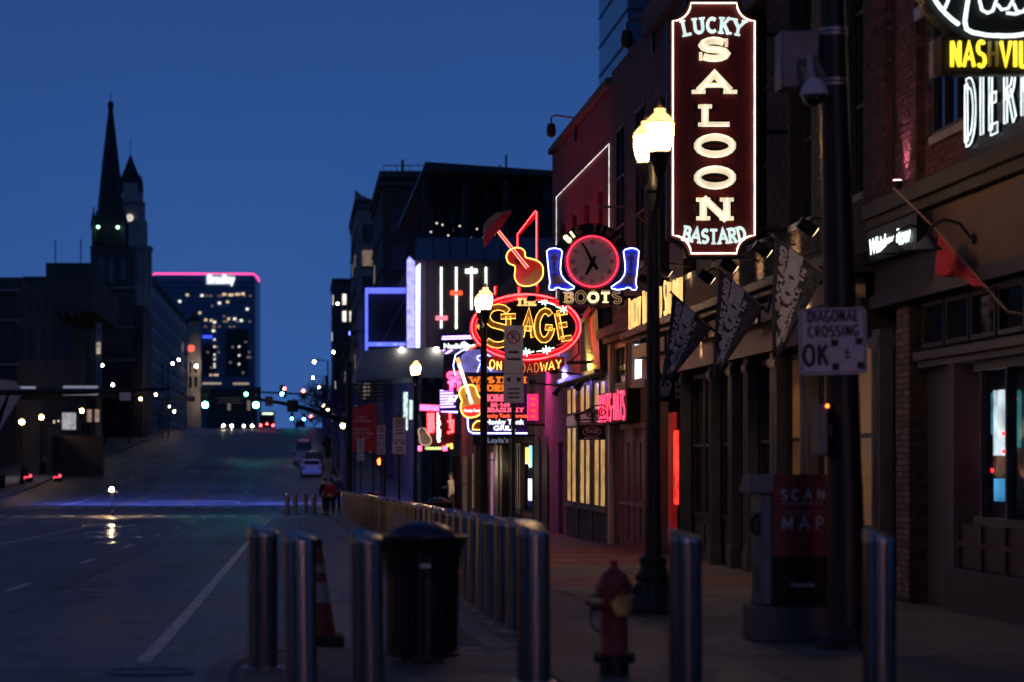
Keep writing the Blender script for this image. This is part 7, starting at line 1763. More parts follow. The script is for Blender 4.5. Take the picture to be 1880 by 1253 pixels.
# sign on the pole
dS = 19.12; P, k = sgn(dS); mp = mapper(dS)
dg = thing('crossing_sign', 'square white sign reading DIAGONAL CROSSING OK clamped to the dark traffic pole', 'sign', (XX(1528, dS), dS, ZZ(690, dS)))
def rq(cx_, cy_, hw_, hh_, r, rot):
    o = []
    for sx, sy, a0 in ((1, -1, 0), (-1, -1, 90), (-1, 1, 180), (1, 1, 270)):
        for a in (0, 30, 60, 90): o.append((sx * (hw_ - r) + r * math.cos(R(a0 + a)), sy * (hh_ - r) - r * math.sin(R(a0 + a))))
    return [P(cx_ + x * math.cos(R(rot)) - y * math.sin(R(rot)), cy_ + x * math.sin(R(rot)) + y * math.cos(R(rot))) for x, y in o]
part('sheet', M['white_sign'], dg, lambda m: m.prism(rq(1529, 627, 62, 61, 8, -1.6), dS - .006, dS))
part('edge_line', M['dark_print'], dg, lambda m: m.tube([mp(u, v, .007) for u, v in rq(1529, 627, 58, 57, 7, -1.6)], .004, 4, closed=True))
rotm = lambda px, py: (lambda X, Z: lambda u, v, w: (X + u * math.cos(R(1.6)) - v * math.sin(R(1.6)), dS - .007 - w, Z + v * math.cos(R(1.6)) + u * math.sin(R(1.6))))(*P(px, py))
m = MB()
for t_, px_, py_, h_, w_ in (('DIAGONAL', 1529, 591, 20, 92), ('CROSSING', 1530, 618, 19, 92), ('OK', 1498, 671, 37, 44)):
    st_, w = strokes(t_, h_ * k, .8, .24); f_ = w_ * k / w; q_ = rotm(px_, py_)
    for j, ss in st_:
        for s in ss: add_ribbon(m, [(u * f_ - w_ * k / 2, v) for u, v in s], h_ * .085 * k + .002, q_, .0, .0015)
m.build('lettering', M['dark_print'], dg)
m = MB()
for px_, py_ in ((1532, 630), (1577, 627), (1534, 674), (1580, 671)): part('corner_square', M['dark_print'], dg, lambda q: poly(q, rotm(px_, py_), [(-6.5*k, -6.5*k), (6.5*k, -6.5*k), (6.5*k, 6.5*k), (-6.5*k, 6.5*k)], 0, .0015))
for a, b in ((1543, 640), (1567, 638), (1545, 664), (1569, 661), (1549, 645), (1562, 656)): part('path_dot', M['dark_print'], dg, lambda m: poly(m, rotm(a, b), [(1.8*k*math.cos(R(q)), 1.8*k*math.sin(R(q))) for q in range(0, 360, 60)], 0, .0015))
for s in ([(0, 8), (0, -1)], [(-3, -9), (0, -1), (3.5, -9)], [(-4, 1), (0, 5), (4, 2)]): add_ribbon(m, [(u * k, v * k) for u, v in s], 1.5 * k, rotm(1555, 651), 0, .0015)
poly(m, rotm(1555, 641), [(2.2*k*math.cos(R(q)), 2.2*k*math.sin(R(q))) for q in range(0, 360, 45)], 0, .0015)
m.build('walking_figure', M['dark_print'], dg)
part('bracket', M['galv'], dg, lambda m: (m.box(XX(1500, dS), XX(1560, dS), dS + .002, dS + .06, ZZ(600, dS), ZZ(592, dS)), m.box(XX(1500, dS), XX(1560, dS), dS + .002, dS + .06, ZZ(665, dS), ZZ(657, dS))))
pb = thing('push_button_box', 'silver edged crossing signal box on the left of the dark traffic pole', 'signal box', (XX(1509, dS), dS, ZZ(840, dS)))
part('housing', M['galv'], pb, lambda m: m.box(XX(1503, dS), XX(1518, dS), dS - .05, dS + .28, ZZ(838, dS), ZZ(742, dS)), bevel=.012)
part('bracket', M['iron'], pb, lambda m: m.box(XX(1517.5, dS), XX(1530, dS), dS + .05, dS + .16, ZZ(800, dS), ZZ(780, dS)))
part('red_lamp', M['sig_orange'], pb, lambda m: m.ball((XX(1516, dS), dS - .06, ZZ(746, dS)), .012, 8))

# ---- parking signs on slim posts
def parking_sign(px_, d, yt, yb, wpx, label, post_to=True):
    P, k = sgn(d); mp = mapper(d); X = XX(px_, d)
    t = thing('parking_sign', label, 'sign', (X, d, gz(d)))
    part('post', M['iron'], t, lambda m: m.box(X - .025, X + .025, d + .012, d + .06, gz(d), ZZ(yt - 6, d)))
    hpx = yb - yt; ysplit = yt + hpx * .62
    w = wpx / 2 * k
    part('sheet', M['white_sign'], t, lambda m: (m.box(X - w, X + w, d - .004, d, ZZ(ysplit - .6, d), ZZ(yt, d)), m.box(X - w * 1.05, X + w * 1.05, d - .004, d, ZZ(yb, d), ZZ(ysplit + .6, d))))
    r = w * .62; zc_ = ZZ(yt + hpx * .15, d)
    m = MB(); add_ribbon(m, [(X + r * math.cos(R(a)), zc_ + r * math.sin(R(a))) for a in range(0, 361, 20)], r * .13, mp, .005, .007); add_ribbon(m, [(X - r * .7, zc_ + r * .7), (X + r * .7, zc_ - r * .7)], r * .12, mp, .0075, .009)
    m.build('prohibition_ring', M['red_print'], t)
    m = MB(); st_, ww = strokes('P', r * 1.1, 1, 0)
    for s in st_[0][1]: add_ribbon(m, [(X - ww / 2 + u, zc_ - r * .55 + v) for u, v in s], r * .11, mp, .005, .0065)
    for q, (a, b) in enumerate(((.33, .6), (.44, .8))): rect(m, mp, X - w * a * 1.6, X + w * a * 1.6, ZZ(yt + hpx * (.36 + .09 * q), d), ZZ(yt + hpx * (.33 + .09 * q), d), .005, .0065)
    for sx in (-1, 1): poly(m, mp, [(X + sx * w * .85, ZZ(yt + hpx * .70, d)), (X + sx * w * .35, ZZ(yt + hpx * .66, d)), (X + sx * w * .35, ZZ(yt + hpx * .74, d))], .005, .0065)
    for q in range(3): rect(m, mp, X - w * .6, X + w * .6, ZZ(yt + hpx * (.83 + .055 * q), d), ZZ(yt + hpx * (.81 + .055 * q), d), .005, .0065)
    m.build('print', M['dark_print'], t)
    return t
parking_sign(943, 30, 598, 740, 35, 'tall white no parking sign in front of the oval neon sign')
parking_sign(733, 55, 767, 834, 24, 'white no parking sign right of the red hand signal')
parking_sign(700, 72, 781, 835, 15, 'narrow white no parking sign above the red hand signal')
parking_sign(662, 96, 806, 846, 13, 'small white no parking sign in front of the red banner')
# red map banner
d = 111.0; P, k = sgn(d); mp = mapper(d)
at_ = lambda px, py: (lambda X, Z: lambda u, v, w: (X + u, d - w, Z + v))(*P(px, py))
bn = thing('street_banner', 'red street direction banner with faded white lines of text by the far crossing', 'banner', (XX(668, d), d, gz(d)))
part('panel', M['banner_red'], bn, lambda m: m.prism([P(647, 829), P(691, 829), P(691, 744), P(680, 741), P(668, 745), P(656, 750), P(647, 749)], d, d + .1))
m = MB()
for i, t_ in enumerate(('Ryman', 'Auditorium', '', 'Musicians', 'Hall of Fame', '& Museum')):
    if t_: print_text(m, t_, 8.5 * k, at_(649 + (14, 16, 0, 15, 18, 15)[i], 768 + 7.6 * i), .004, .003, width=(18, 30, 0, 28, 36, 28)[i] * k)
m.build('lettering', M['banner_text'], bn)
part('post', M['iron'], bn, lambda m: [m.box(XX(p, d), XX(p, d) + .08, d + .11, d + .19, gz(d), ZZ(746, d)) for p in (650, 684)])
# pedestrian signal
d = 104.0
ps = thing('pedestrian_signal', 'pedestrian signal on a dark post showing a red orange hand', 'traffic signal', (XX(697, d), d, gz(d)))
part('post', M['iron'], ps, lambda m: m.tube([(XX(706, d), d + .2, gz(d)), (XX(706, d), d + .2, ZZ(790, d))], .07, 8))
part('housing', M['black'], ps, lambda m: m.box(XX(689, d), XX(704, d), d, d + .2, ZZ(857, d), ZZ(837, d)))
def hand(m):
    P, k = sgn(d); mp = mapper(d); X, Z = P(696.5, 848)
    pts = [(-.05, -.13), (.05, -.13), (.085, -.02), (.12, .05), (.10, .075), (.06, .03), (.058, .13), (.035, .135), (.028, .05), (.02, .155), (-.005, .155), (-.006, .05), (-.025, .14), (-.045, .135), (-.04, .04), (-.07, .10), (-.088, .09), (-.075, -.02)]
    poly(m, mp, [(X + x, Z + z) for x, z in pts], .01, .03)
part('hand_symbol', M['sig_orange'], ps, hand)
part('visor', M['black'], ps, lambda m: m.box(XX(688, d), XX(705, d), d - .18, d - .002, ZZ(837, d), ZZ(836, d)))

# ---- traffic signals over the far crossing
d = 122.0; P, k = sgn(d)
ms = thing('signal_mast', 'dark mast arm reaching over the road from the right with hanging gear', 'signal mast', (XX(641, d), d, gz(d)))
part('post', M['iron'], ms, lambda m: m.tube([(XX(641, d), d, gz(d) - .1), (XX(641, d), d, ZZ(664, d))], [.21, .15], 12))
part('arm', M['iron'], ms, lambda m: m.tube([(XX(641, d), d, ZZ(776, d)), (XX(600, d), d, ZZ(762, d)), (XX(560, d), d, ZZ(750, d)), (XX(515, d), d, ZZ(740, d)), (XX(470, d), d, ZZ(733, d)), (XX(372, d), d, ZZ(725, d))], [.13, .12, .11, .09, .07, .05], 8))
part('camera_box', M['black'], ms, lambda m: m.box(XX(527, d), XX(548, d), d - .15, d + .1, ZZ(757, d), ZZ(735, d)))
ml = thing('signal_mast', 'dark horizontal mast arm entering from the left edge with a blank pale plate', 'signal mast', (-21.2, d, gz(d)))
part('post', M['iron'], ml, lambda m: m.tube([(-21.2, d + 1, gz(d) - .1), (-21.2, d + 1, 5.6)], [.2, .14], 12))
part('arm', M['iron'], ml, lambda m: m.tube([(-21.2, d + 1, ZZ(722, d)), (XX(150, d), d + 1, ZZ(719, d)), (XX(310, d), d + 1, ZZ(713, d))], [.16, .13, .07], 8))
part('plate', M['white_sign'], ml, lambda m: m.box(XX(217, d), XX(238, d), d + .8, d + .86, ZZ(735, d), ZZ(720, d)))
def signal(px_, py_, d, label, lit='sig_green', s=1.0, arm=None):
    X, Z = XX(px_, d), ZZ(py_, d)
    t = thing('traffic_signal', label, 'traffic signal', (X, d, Z - .6 * s))
    part('backplate', M['black'], t, lambda m: m.box(X - .23 * s, X + .23 * s, d, d + .03, Z - .22 * s, Z + .90 * s))
    part('backplate_edge', M['sig_yellow'], t, lambda m: (m.box(X - .25 * s, X - .232 * s, d, d + .02, Z - .24 * s, Z + .92 * s), m.box(X + .232 * s, X + .25 * s, d, d + .02, Z - .24 * s, Z + .92 * s)))
    part('housing', M['iron'], t, lambda m: m.box(X - .17 * s, X + .17 * s, d - .16, d - .002, Z - .18 * s, Z + .86 * s))
    for q, mt in enumerate((lit if lit == 'sig_green' else 'black', 'black', lit if lit == 'sig_red' else 'black')):
        part('lens', M[mt], t, lambda m: m.tube([(X, d - .161, Z + .34 * q * s), (X, d - .18, Z + .34 * q * s)], [.155 * s, .13 * s], 14))
        part('visor', M['black'], t, lambda m: m.tube([(X + .165 * s * math.cos(R(a)), d - .25, Z + .34 * q * s + .165 * s * math.sin(R(a))) for a in range(0, 181, 20)], .014 * s, 4))
    part('clamp', M['iron'], t, lambda m: m.box(X - .05, X + .05, d + .031, d + .16, Z + .25 * s, Z + .65 * s))
signal(377, 744, 121.6, 'left one of the two large green signals over the far crossing'); signal(470, 744, 121.6, 'right one of the two large green signals over the far crossing')
d2 = 255.0
m2_ = thing('signal_mast', 'small far mast arm with signals up the hill', 'signal mast', (XX(590, d2), d2, gz(d2)))
part('post', M['iron'], m2_, lambda m: m.tube([(XX(600, d2), d2, gz(d2) - .2), (XX(600, d2), d2, ZZ(690, d2))], .2, 8))
part('arm', M['iron'], m2_, lambda m: m.tube([(XX(600, d2), d2, ZZ(732, d2)), (XX(560, d2), d2, ZZ(724, d2)), (XX(450, d2), d2, ZZ(719, d2))], .1, 6))
for px_, py_, l in ((452, 724, 'small far green signal left of the red ones'), (518, 724, 'small far green signal below a red one')): signal(px_, py_, d2 - .4, l, s=1.05)
for px_, py_, l in ((522, 726, 'small far red signal, the left one up the hill'), (557, 730, 'small far red signal, the right one up the hill')): signal(px_, py_, d2 - .4, l, 'sig_red', s=1.0)
for px_, py_, l, c_ in ((536, 769, 'tiny green signal low on the crest, left one', 'sig_green'), (558, 770, 'tiny green signal low on the crest, right one', 'sig_green'), (571, 773, 'tiny red signal low on the crest', 'sig_red')): signal(px_, py_, 400, l, c_, s=1.1)
def name_sign(px0, px1, py0, py1, d, label, parent_arm=True):
    t = thing('street_name_sign', label, 'sign', (XX((px0 + px1) / 2, d), d, ZZ(py1, d)))
    part('sheet', M['green_sign'], t, lambda m: m.box(XX(px0, d), XX(px1, d), d, d + .03, ZZ(py1, d), ZZ(py0, d)))
    part('edge', M['creamface'], t, lambda m: (m.box(XX(px0, d), XX(px1, d), d - .004, d - .001, ZZ(py0 + 1, d), ZZ(py0, d)), m.box(XX(px0, d), XX(px1, d), d - .004, d - .001, ZZ(py1, d), ZZ(py1 - 1, d))))
    part('clamp', M['iron'], t, lambda m: m.box(XX((px0 + px1) / 2, d) - .04, XX((px0 + px1) / 2, d) + .04, d + .031, d + .5, ZZ(py1 - 5, d), ZZ(py0 - 6, d)))
    m = MB(); rr = random.Random(px0); x = px0 + 4
    while x < px1 - 5:
        w_ = rr.uniform(1.2, 2.6); m.box(XX(x, d), XX(x + w_, d), d - .006, d - .001, ZZ(py1 - 3.2, d), ZZ(py0 + 3.2 - rr.choice((0, 0, .8)), d)); x += w_ + .9
    m.build('blurred_lettering', M['dim_print'], t)
name_sign(398, 446, 730, 741, 121.7, 'dark green street name sign between the two large green signals'); name_sign(311, 358, 727, 738, 121.9, 'dark green street name sign left of the large green signals')
d = 121.7
nt = thing('turn_ban_sign', 'small round ban sign on the mast arm right of the large green signal', 'sign', (XX(494, d), d, ZZ(746, d)))
part('sheet', M['dim_print'], nt, lambda m: m.box(XX(487, d), XX(501, d), d, d + .03, ZZ(746, d), ZZ(728, d)))
m = MB(); add_ribbon(m, [(XX(494, d) + .14 * math.cos(R(a)), ZZ(735, d) + .14 * math.sin(R(a))) for a in range(0, 361, 20)], .025, mapper(d), .002, .006); m.build('ring', M['red_print'], nt)
part('clamp', M['iron'], nt, lambda m: m.box(XX(494, d) - .04, XX(494, d) + .04, d + .031, d + .25, ZZ(742, d), ZZ(732, d)))
# plain white far street lights on tall arms
for i, (px_, py_, dd_, l) in enumerate(((577, 665, 250, 'tall white street light on the right, lower on its own'), (574, 694, 330, 'tall white street light on the right, below the first'), (586, 711, 300, 'tall white street light among the right hand trees'),
                                     (317, 668, 330, 'left one of two white street lights before the grey office block'), (328, 661, 330, 'right one of two white street lights before the grey office block'), (361, 673.5, 520, 'white street light by the stone tower'),
                                     (187, 671, 250, 'white street light beside the pale pylon'), (207, 707, 270, 'white upright street light below the church'), (258, 733, 300, 'warm street light in the left hand trees, upper'), (286, 725, 330, 'warm street light left of the green signals'),
                                     (310, 747, 360, 'warm street light low in the left hand trees'), (320, 756, 380, 'warm street light lowest in the left hand trees'), (620, 558, 345, 'white light on the front of the far office block'), (612, 647, 320, 'warm light low on the right hand blocks'))):
    X, Z = XX(px_, dd_), ZZ(py_, dd_); sx = 1 if X > -10 else -1
    t = thing('street_light', l, 'street light', (X + 1.4 * sx, dd_, gz(dd_)), 'tall arm street lights')
    part('post', M['iron'], t, lambda m: m.tube([(X + 1.4 * sx, dd_, gz(dd_) - .5), (X + 1.4 * sx, dd_, Z + .1), (X + .2 * sx, dd_, Z + .25)], .09, 6))
    part('lamp', M['lamp_far' if py_ > 720 or i == 13 else 'lamp_white'], t, lambda m: m.ball((X, dd_, Z), .14 if dd_ < 400 else .22, 8))
    part('hood', M['iron'], t, lambda m: m.box(X - .2, X + .25, dd_ - .12, dd_ + .12, Z + .19, Z + .27))
for i, (px_, py_) in enumerate(((148, 804), (160, 808))):
    t = thing('ground_light', ('left' if i == 0 else 'right') + ' one of two small white lights low on the left pavement', 'light', (XX(px_, 215), 215, gz(215)))
    part('stake', M['iron'], t, lambda m: m.tube([(XX(px_, 215), 215, gz(215)), (XX(px_, 215), 215, ZZ(py_, 215) - .05)], .05, 6))
    part('lamp', M['lamp_white'], t, lambda m: m.ball((XX(px_, 215), 215, ZZ(py_, 215)), .11, 8))
for i, px_ in enumerate((52, 106)):
    dq = 192
    t = thing('lit_planter', ('left' if i == 0 else 'right') + ' low red lit planter on the left pavement', 'planter', (XX(px_, dq), dq, gz(dq)))
    part('tub', M['iron'], t, lambda m: m.lathe([(.3, 0), (.42, .35), (.40, .36), (.0001, .34)], XX(px_, dq), dq, gz(dq), 14))
    part('red_lamp', M['sig_red2'], t, lambda m: [m.ball((XX(px_ + q, dq), dq - .2, gz(dq) + .42 + .02 * q), .12, 8) for q in (-5, 0, 4)])
    part('shrub', M['leaf'], t, lambda m: [m.ball((XX(px_, dq) + .2 * math.cos(q * 2.4), dq + .2 * math.sin(q * 2.4), gz(dq) + .5), .16, 6) for q in range(5)])
# blue wash over the crossing from floodlights on the hall's corner
ff = thing('blue_flood_or_fill', 'blue floodlights on the hall corner that wash the far crossing', 'floodlight', (3.2, 146, 9.0))
part('bracket', M['iron'], ff, lambda m: m.box(3.3, 4.2, 146.4, 146.5, 9.05, 9.15))
part('head', M['iron'], ff, lambda m: m.box(3.05, 3.35, 145.9, 146.5, 8.88, 9.14))
part('lens', em('blue_flood_lens', (.15, .2, 1), 6), ff, lambda m: m.box(3.0, 3.048, 145.95, 146.45, 8.9, 9.1))
l = bpy.data.lights.new('blue_wash', 'SPOT'); l.energy = 13000; l.color = (.10, .16, 1); l.spot_size = R(80); l.spot_blend = .7; l.shadow_soft_size = .4
o = bpy.data.objects.new('blue_wash', l); COL.objects.link(o); o.parent = ff; o.location = (-.4, 0, -.15)
o.rotation_euler = (Vector((-7, 152, -1.2)) - Vector((2.8, 146, 8.85))).to_track_quat('-Z', 'Y').to_euler()

wash('flood_or_fill_light', 'small warm fill light added on top of the oval sign to light the guitar', (XX(975, 54), 54.0, ZZ(548, 54)), (1, .75, .6), 26, (XX(950, 55), 55, ZZ(470, 55)), 120)  # added lamp stands in for neon light on guitar and hat
dl = thing('door_lamp', 'small warm lamp over the lit doorway by the walking man', 'lamp', (6.6, 85.2, ZZ(851, 85)))
part('globe', M['lamp_white'], dl, lambda m: m.ball((6.45, 85.2, ZZ(851, 85)), .07, 10))
part('bracket', M['iron'], dl, lambda m: m.tube([(6.45, 85.2, ZZ(851, 85) + .08), (6.6, 85.2, ZZ(851, 85) + .12), (6.92, 85.2, ZZ(851, 85) + .1)], .02, 5))
l = bpy.data.lights.new('door_glow', 'POINT'); l.energy = 70; l.color = (1, .72, .45); l.shadow_soft_size = .08
o = bpy.data.objects.new('door_glow', l); COL.objects.link(o); o.parent = dl; o.location = (-.35, -.1, -.1)
for i, (x, y) in enumerate(((-25.5, 176), (-25.5, 197))):  # masts and lamps added to brighten the left pavement
    t = thing('plaza_fill_light', ('near', 'far')[i] + ' pale fill light added to brighten the left pavement', 'floodlight', (x, y, 5.2))
    part('head', M['iron'], t, lambda m: m.box(x - .2, x + .2, y - .2, y + .2, 5.15, 5.4)); part('mast', M['iron'], t, lambda m: m.tube([(x, y + .3, gz(y)), (x, y + .3, 5.3)], .06, 6))
    l = bpy.data.lights.new('plaza_glow', 'SPOT'); l.energy = 480; l.color = (.8, .74, 1); l.spot_size = R(130); l.spot_blend = .8
    o = bpy.data.objects.new('plaza_glow', l); COL.objects.link(o); o.parent = t; o.location = (0, 0, -.1)

bf = thing('blue_flood_or_fill', 'blue fill light on an added mast left of the crossing that tints the road', 'floodlight', (-21.4, 138, 7.5))  # mast and lamp added to spread the blue light up the road
part('mast', M['iron'], bf, lambda m: m.tube([(-21.6, 138, gz(138)), (-21.6, 138, 7.6)], .08, 8)); part('head', M['iron'], bf, lambda m: m.box(-21.6, -21.1, 137.8, 138.2, 7.5, 7.75))
l = bpy.data.lights.new('blue_wash', 'SPOT'); l.energy = 60000; l.color = (.12, .15, 1); l.spot_size = R(60); l.spot_blend = .8; l.shadow_soft_size = .4
o = bpy.data.objects.new('blue_wash', l); COL.objects.link(o); o.parent = bf; o.location = (.6, .1, -.05)
o.rotation_euler = (Vector((-1, 164, -1.1)) - Vector((-20.8, 138.1, 7.4))).to_track_quat('-Z', 'Y').to_euler()

# ================================================================ VEHICLES
def loft_x(m, prof, hw):
    """closed side outline (y, z) given a half width that depends on height and length"""
    n = len(prof)
    vs = [(-hw(y, z), y, z) for y, z in prof] + [(hw(y, z), y, z) for y, z in prof]
    m.add(vs, [tuple(range(n)), tuple(range(2*n - 1, n - 1, -1))] + [(i, (i + 1) % n, n + (i + 1) % n, n + i) for i in range(n)])
def make_car(label, paint, lit=False, kind='sedan', group='cars in the street'):
    t = thing('parked_car' if not lit else 'car', label, 'car', (0, 0, 0), group)
    if kind == 'sedan': L_, H, hood, roof = 4.6, 1.45, (3.35, 1.0), ((.75, .98), (1.35, 1.42), (2.5, 1.45), (3.35, .98))
    elif kind == 'suv': L_, H, hood, roof = 4.7, 1.75, (3.6, 1.1), ((.10, 1.05), (.45, 1.70), (2.7, 1.75), (3.6, 1.08))
    else: L_, H, hood, roof = 5.4, 2.35, (4.4, 1.2), ((.04, 1.1), (.12, 2.30), (3.5, 2.35), (4.6, 1.25))
    W_ = .90 if kind != 'van' else .98
    hw = lambda y, z: W_ - .05 * max(0, .35 - z) - .10 * max(0, z - .75) - (.10 if y < .1 or y > L_ - .1 else 0)
    zr_ = roof[0][1]
    part('body', M[paint], t, lambda m: loft_x(m, [(.06, .28), (.0, .45), (.02, .78), (.12, zr_), (roof[0][0] + .05, zr_ + .02), (hood[0], hood[1] + .0), (L_ - .4, .88), (L_ - .03, .70), (L_, .45), (L_ - .1, .24)], hw), bevel=.05)
    part('cabin', M[paint], t, lambda m: loft_x(m, list(roof) , lambda y, z: W_ - .07 - .34 * max(0, z - zr_ )), bevel=.05)
    (ya, za), (yb, zb) = roof[0], roof[1]
    rw = W_ - .22
    dy, dz = (yb - ya), (zb - za)
    part('rear_window', M['car_glass'], t, lambda m: m.add([(-rw, ya + dy*.18 - .012, za + dz*.18 + .012), (rw, ya + dy*.18 - .012, za + dz*.18 + .012), (rw - .07, ya + dy*.86 - .012, za + dz*.86 + .012), (-rw + .07, ya + dy*.86 - .012, za + dz*.86 + .012)], [(0, 1, 2, 3)]))
    (yc, zc_), (yd, zd) = roof[2], roof[3]
    part('windscreen', M['car_glass'], t, lambda m: m.add([(-rw + .06, yc + (yd-yc)*.12 + .012, zc_ + (zd-zc_)*.12 + .012), (rw - .06, yc + (yd-yc)*.12 + .012, zc_ + (zd-zc_)*.12 + .012), (rw, yc + (yd-yc)*.9 + .012, zc_ + (zd-zc_)*.9 + .012), (-rw, yc + (yd-yc)*.9 + .012, zc_ + (zd-zc_)*.9 + .012)], [(0, 3, 2, 1)]))
    for s in (-1, 1):
        part('side_window', M['car_glass'], t, lambda m: m.add([(s * (W_ - .06 - .34 * (q - zr_)), y, q) for y, q in ((ya + dy * .4 + .1, zr_ + .06), (yd - .3, zr_ + .06), (yc - .1, zb - .08), (yb + .05, zb - .08))], [(0, 1, 2, 3)]))
        part('tail_light', M['tail' if lit == 'rear' else 'tail_off'], t, lambda m: m.box(s * (W_ - .36), s * (W_ - .06), -.02, .10, .72, .88) if kind != 'van' else m.box(s * (W_ - .16), s * (W_ - .04), -.02, .06, .8, 1.2), bevel=.02)
        part('headlight', M['head' if lit == 'front' else 'white_sign'], t, lambda m: m.box(s * (W_ - .34), s * (W_ - .10), L_ - .16, L_ + .012, .60, .74), bevel=.02)
        part('mirror', M[paint], t, lambda m: m.box(s * (W_ + .01), s * (W_ + .16), hood[0] - .35, hood[0] - .22, zr_, zr_ + .14), bevel=.02)
        for yw in (.85, L_ - .85):
            w_ = part('wheel', M['rubber'], t, lambda m: m.tube([(s * (W_ - .20), yw, .32), (s * (W_ + .005), yw, .32)], .32, 18))
            part('rim', M['galv'], w_, lambda m: m.tube([(s * (W_ + .006), yw, .32), (s * (W_ + .014), yw, .32)], [.2, .17], 12))
    part('number_plate', M['white_sign'], t, lambda m: m.box(-.16, .16, -.012, .012, .60, .72))
    part('bumper', M[paint], t, lambda m: m.box(-W_ + .08, W_ - .08, -.05, .1, .36, .56), bevel=.04)
    return t
def place(o, x, y, rot=0):
    o.location = (x, y, rz(y) + .005); o.rotation_euler = (math.atan((gz(y + 3) - gz(y - 3)) / 6) * (1 if abs(rot) < 1 else -1), 0, rot)
place(make_car('white sedan parked at the right kerb beyond the far crossing, nearest of its row', 'paint_white', group='cars parked up the hill'), 1.02, 202)
place(make_car('dark car parked between the white sedan and the white van', 'paint_dark', kind='suv', group='cars parked up the hill'), 1.25, 214)
place(make_car('white van parked ahead of the dark car, farthest of its row', 'paint_white', kind='van', group='cars parked up the hill'), .40, 229)
place(make_car('car coming over the crest with bright headlights, left one', 'paint_dark', 'front', group='cars on the crest'), -11.9, 404, math.pi)
place(make_car('car coming over the crest with bright headlights, right one beside the bus', 'paint_dark', 'front', kind='suv', group='cars on the crest'), -8.5, 402, math.pi)
c_ = make_car('dark car roof just showing over the crest right of the bus', 'paint_dark', group='cars on the crest'); place(c_, .1, 432)
# bus going away over the crest
bs = thing('bus', 'dark city bus going over the crest with a lit route display and red tail lights', 'bus', (0, 0, 0))
part('body', M['paint_dark'], bs, lambda m: m.box(-1.25, 1.25, 0, 11, .35, 3.05), bevel=.12)
part('rear_window', M['car_glass'], bs, lambda m: m.box(-.95, .95, -.02, -.002, 1.7, 2.4))
part('route_display', M['bus_display'], bs, lambda m: m.box(-.75, 1.0, -.03, -.005, 2.55, 2.85))
part('tail_light', M['tail'], bs, lambda m: [m.box(a, a + .22, -.04, -.003, .7, .9) for a in (-1.1, .88)] + [m.box(-.1, .15, -.04, -.003, .95, 1.1)])
for s in (-1, 1):
    for yw in (2.2, 8.4): part('wheel', M['rubber'], bs, lambda m: m.tube([(s * 1.0, yw, .48), (s * 1.252, yw, .48)], .48, 16))
    part('side_window', M['car_glass'], bs, lambda m: [m.box(s * 1.252, s * 1.26, 1 + 1.9*q, 2.6 + 1.9*q, 1.5, 2.5) for q in range(5)])
place(bs, -5.3, 392)
# kick scooter with a bright headlight in the road
sx_, sy_ = -8.55, 110.0; sz = rz(sy_)
sc_ = thing('kick_scooter', 'slim kick scooter in the road with one bright white headlight', 'scooter', (sx_, sy_, sz))
part('deck', M['rubber'], sc_, lambda m: m.box(sx_ - .07, sx_ + .07, sy_ + .1, sy_ + .85, sz + .10, sz + .15), bevel=.02)
part('stem', M['rubber'], sc_, lambda m: m.tube([(sx_, sy_ + .12, sz + .14), (sx_, sy_ + .18, sz + 1.12)], .014, 8))
part('handlebar', M['iron'], sc_, lambda m: m.tube([(sx_ - .26, sy_ + .15, sz + 1.1), (sx_ + .26, sy_ + .15, sz + 1.1)], .018, 6))
for yw in (.05, .95): part('wheel', M['rubber'], sc_, lambda m: m.tube([(sx_ - .025, sy_ + yw, sz + .11), (sx_ + .025, sy_ + yw, sz + .11)], .11, 14))
part('headlight', M['head_hot'], sc_, lambda m: m.ball((sx_, sy_ + .05, sz + 1.20), .085, 10))

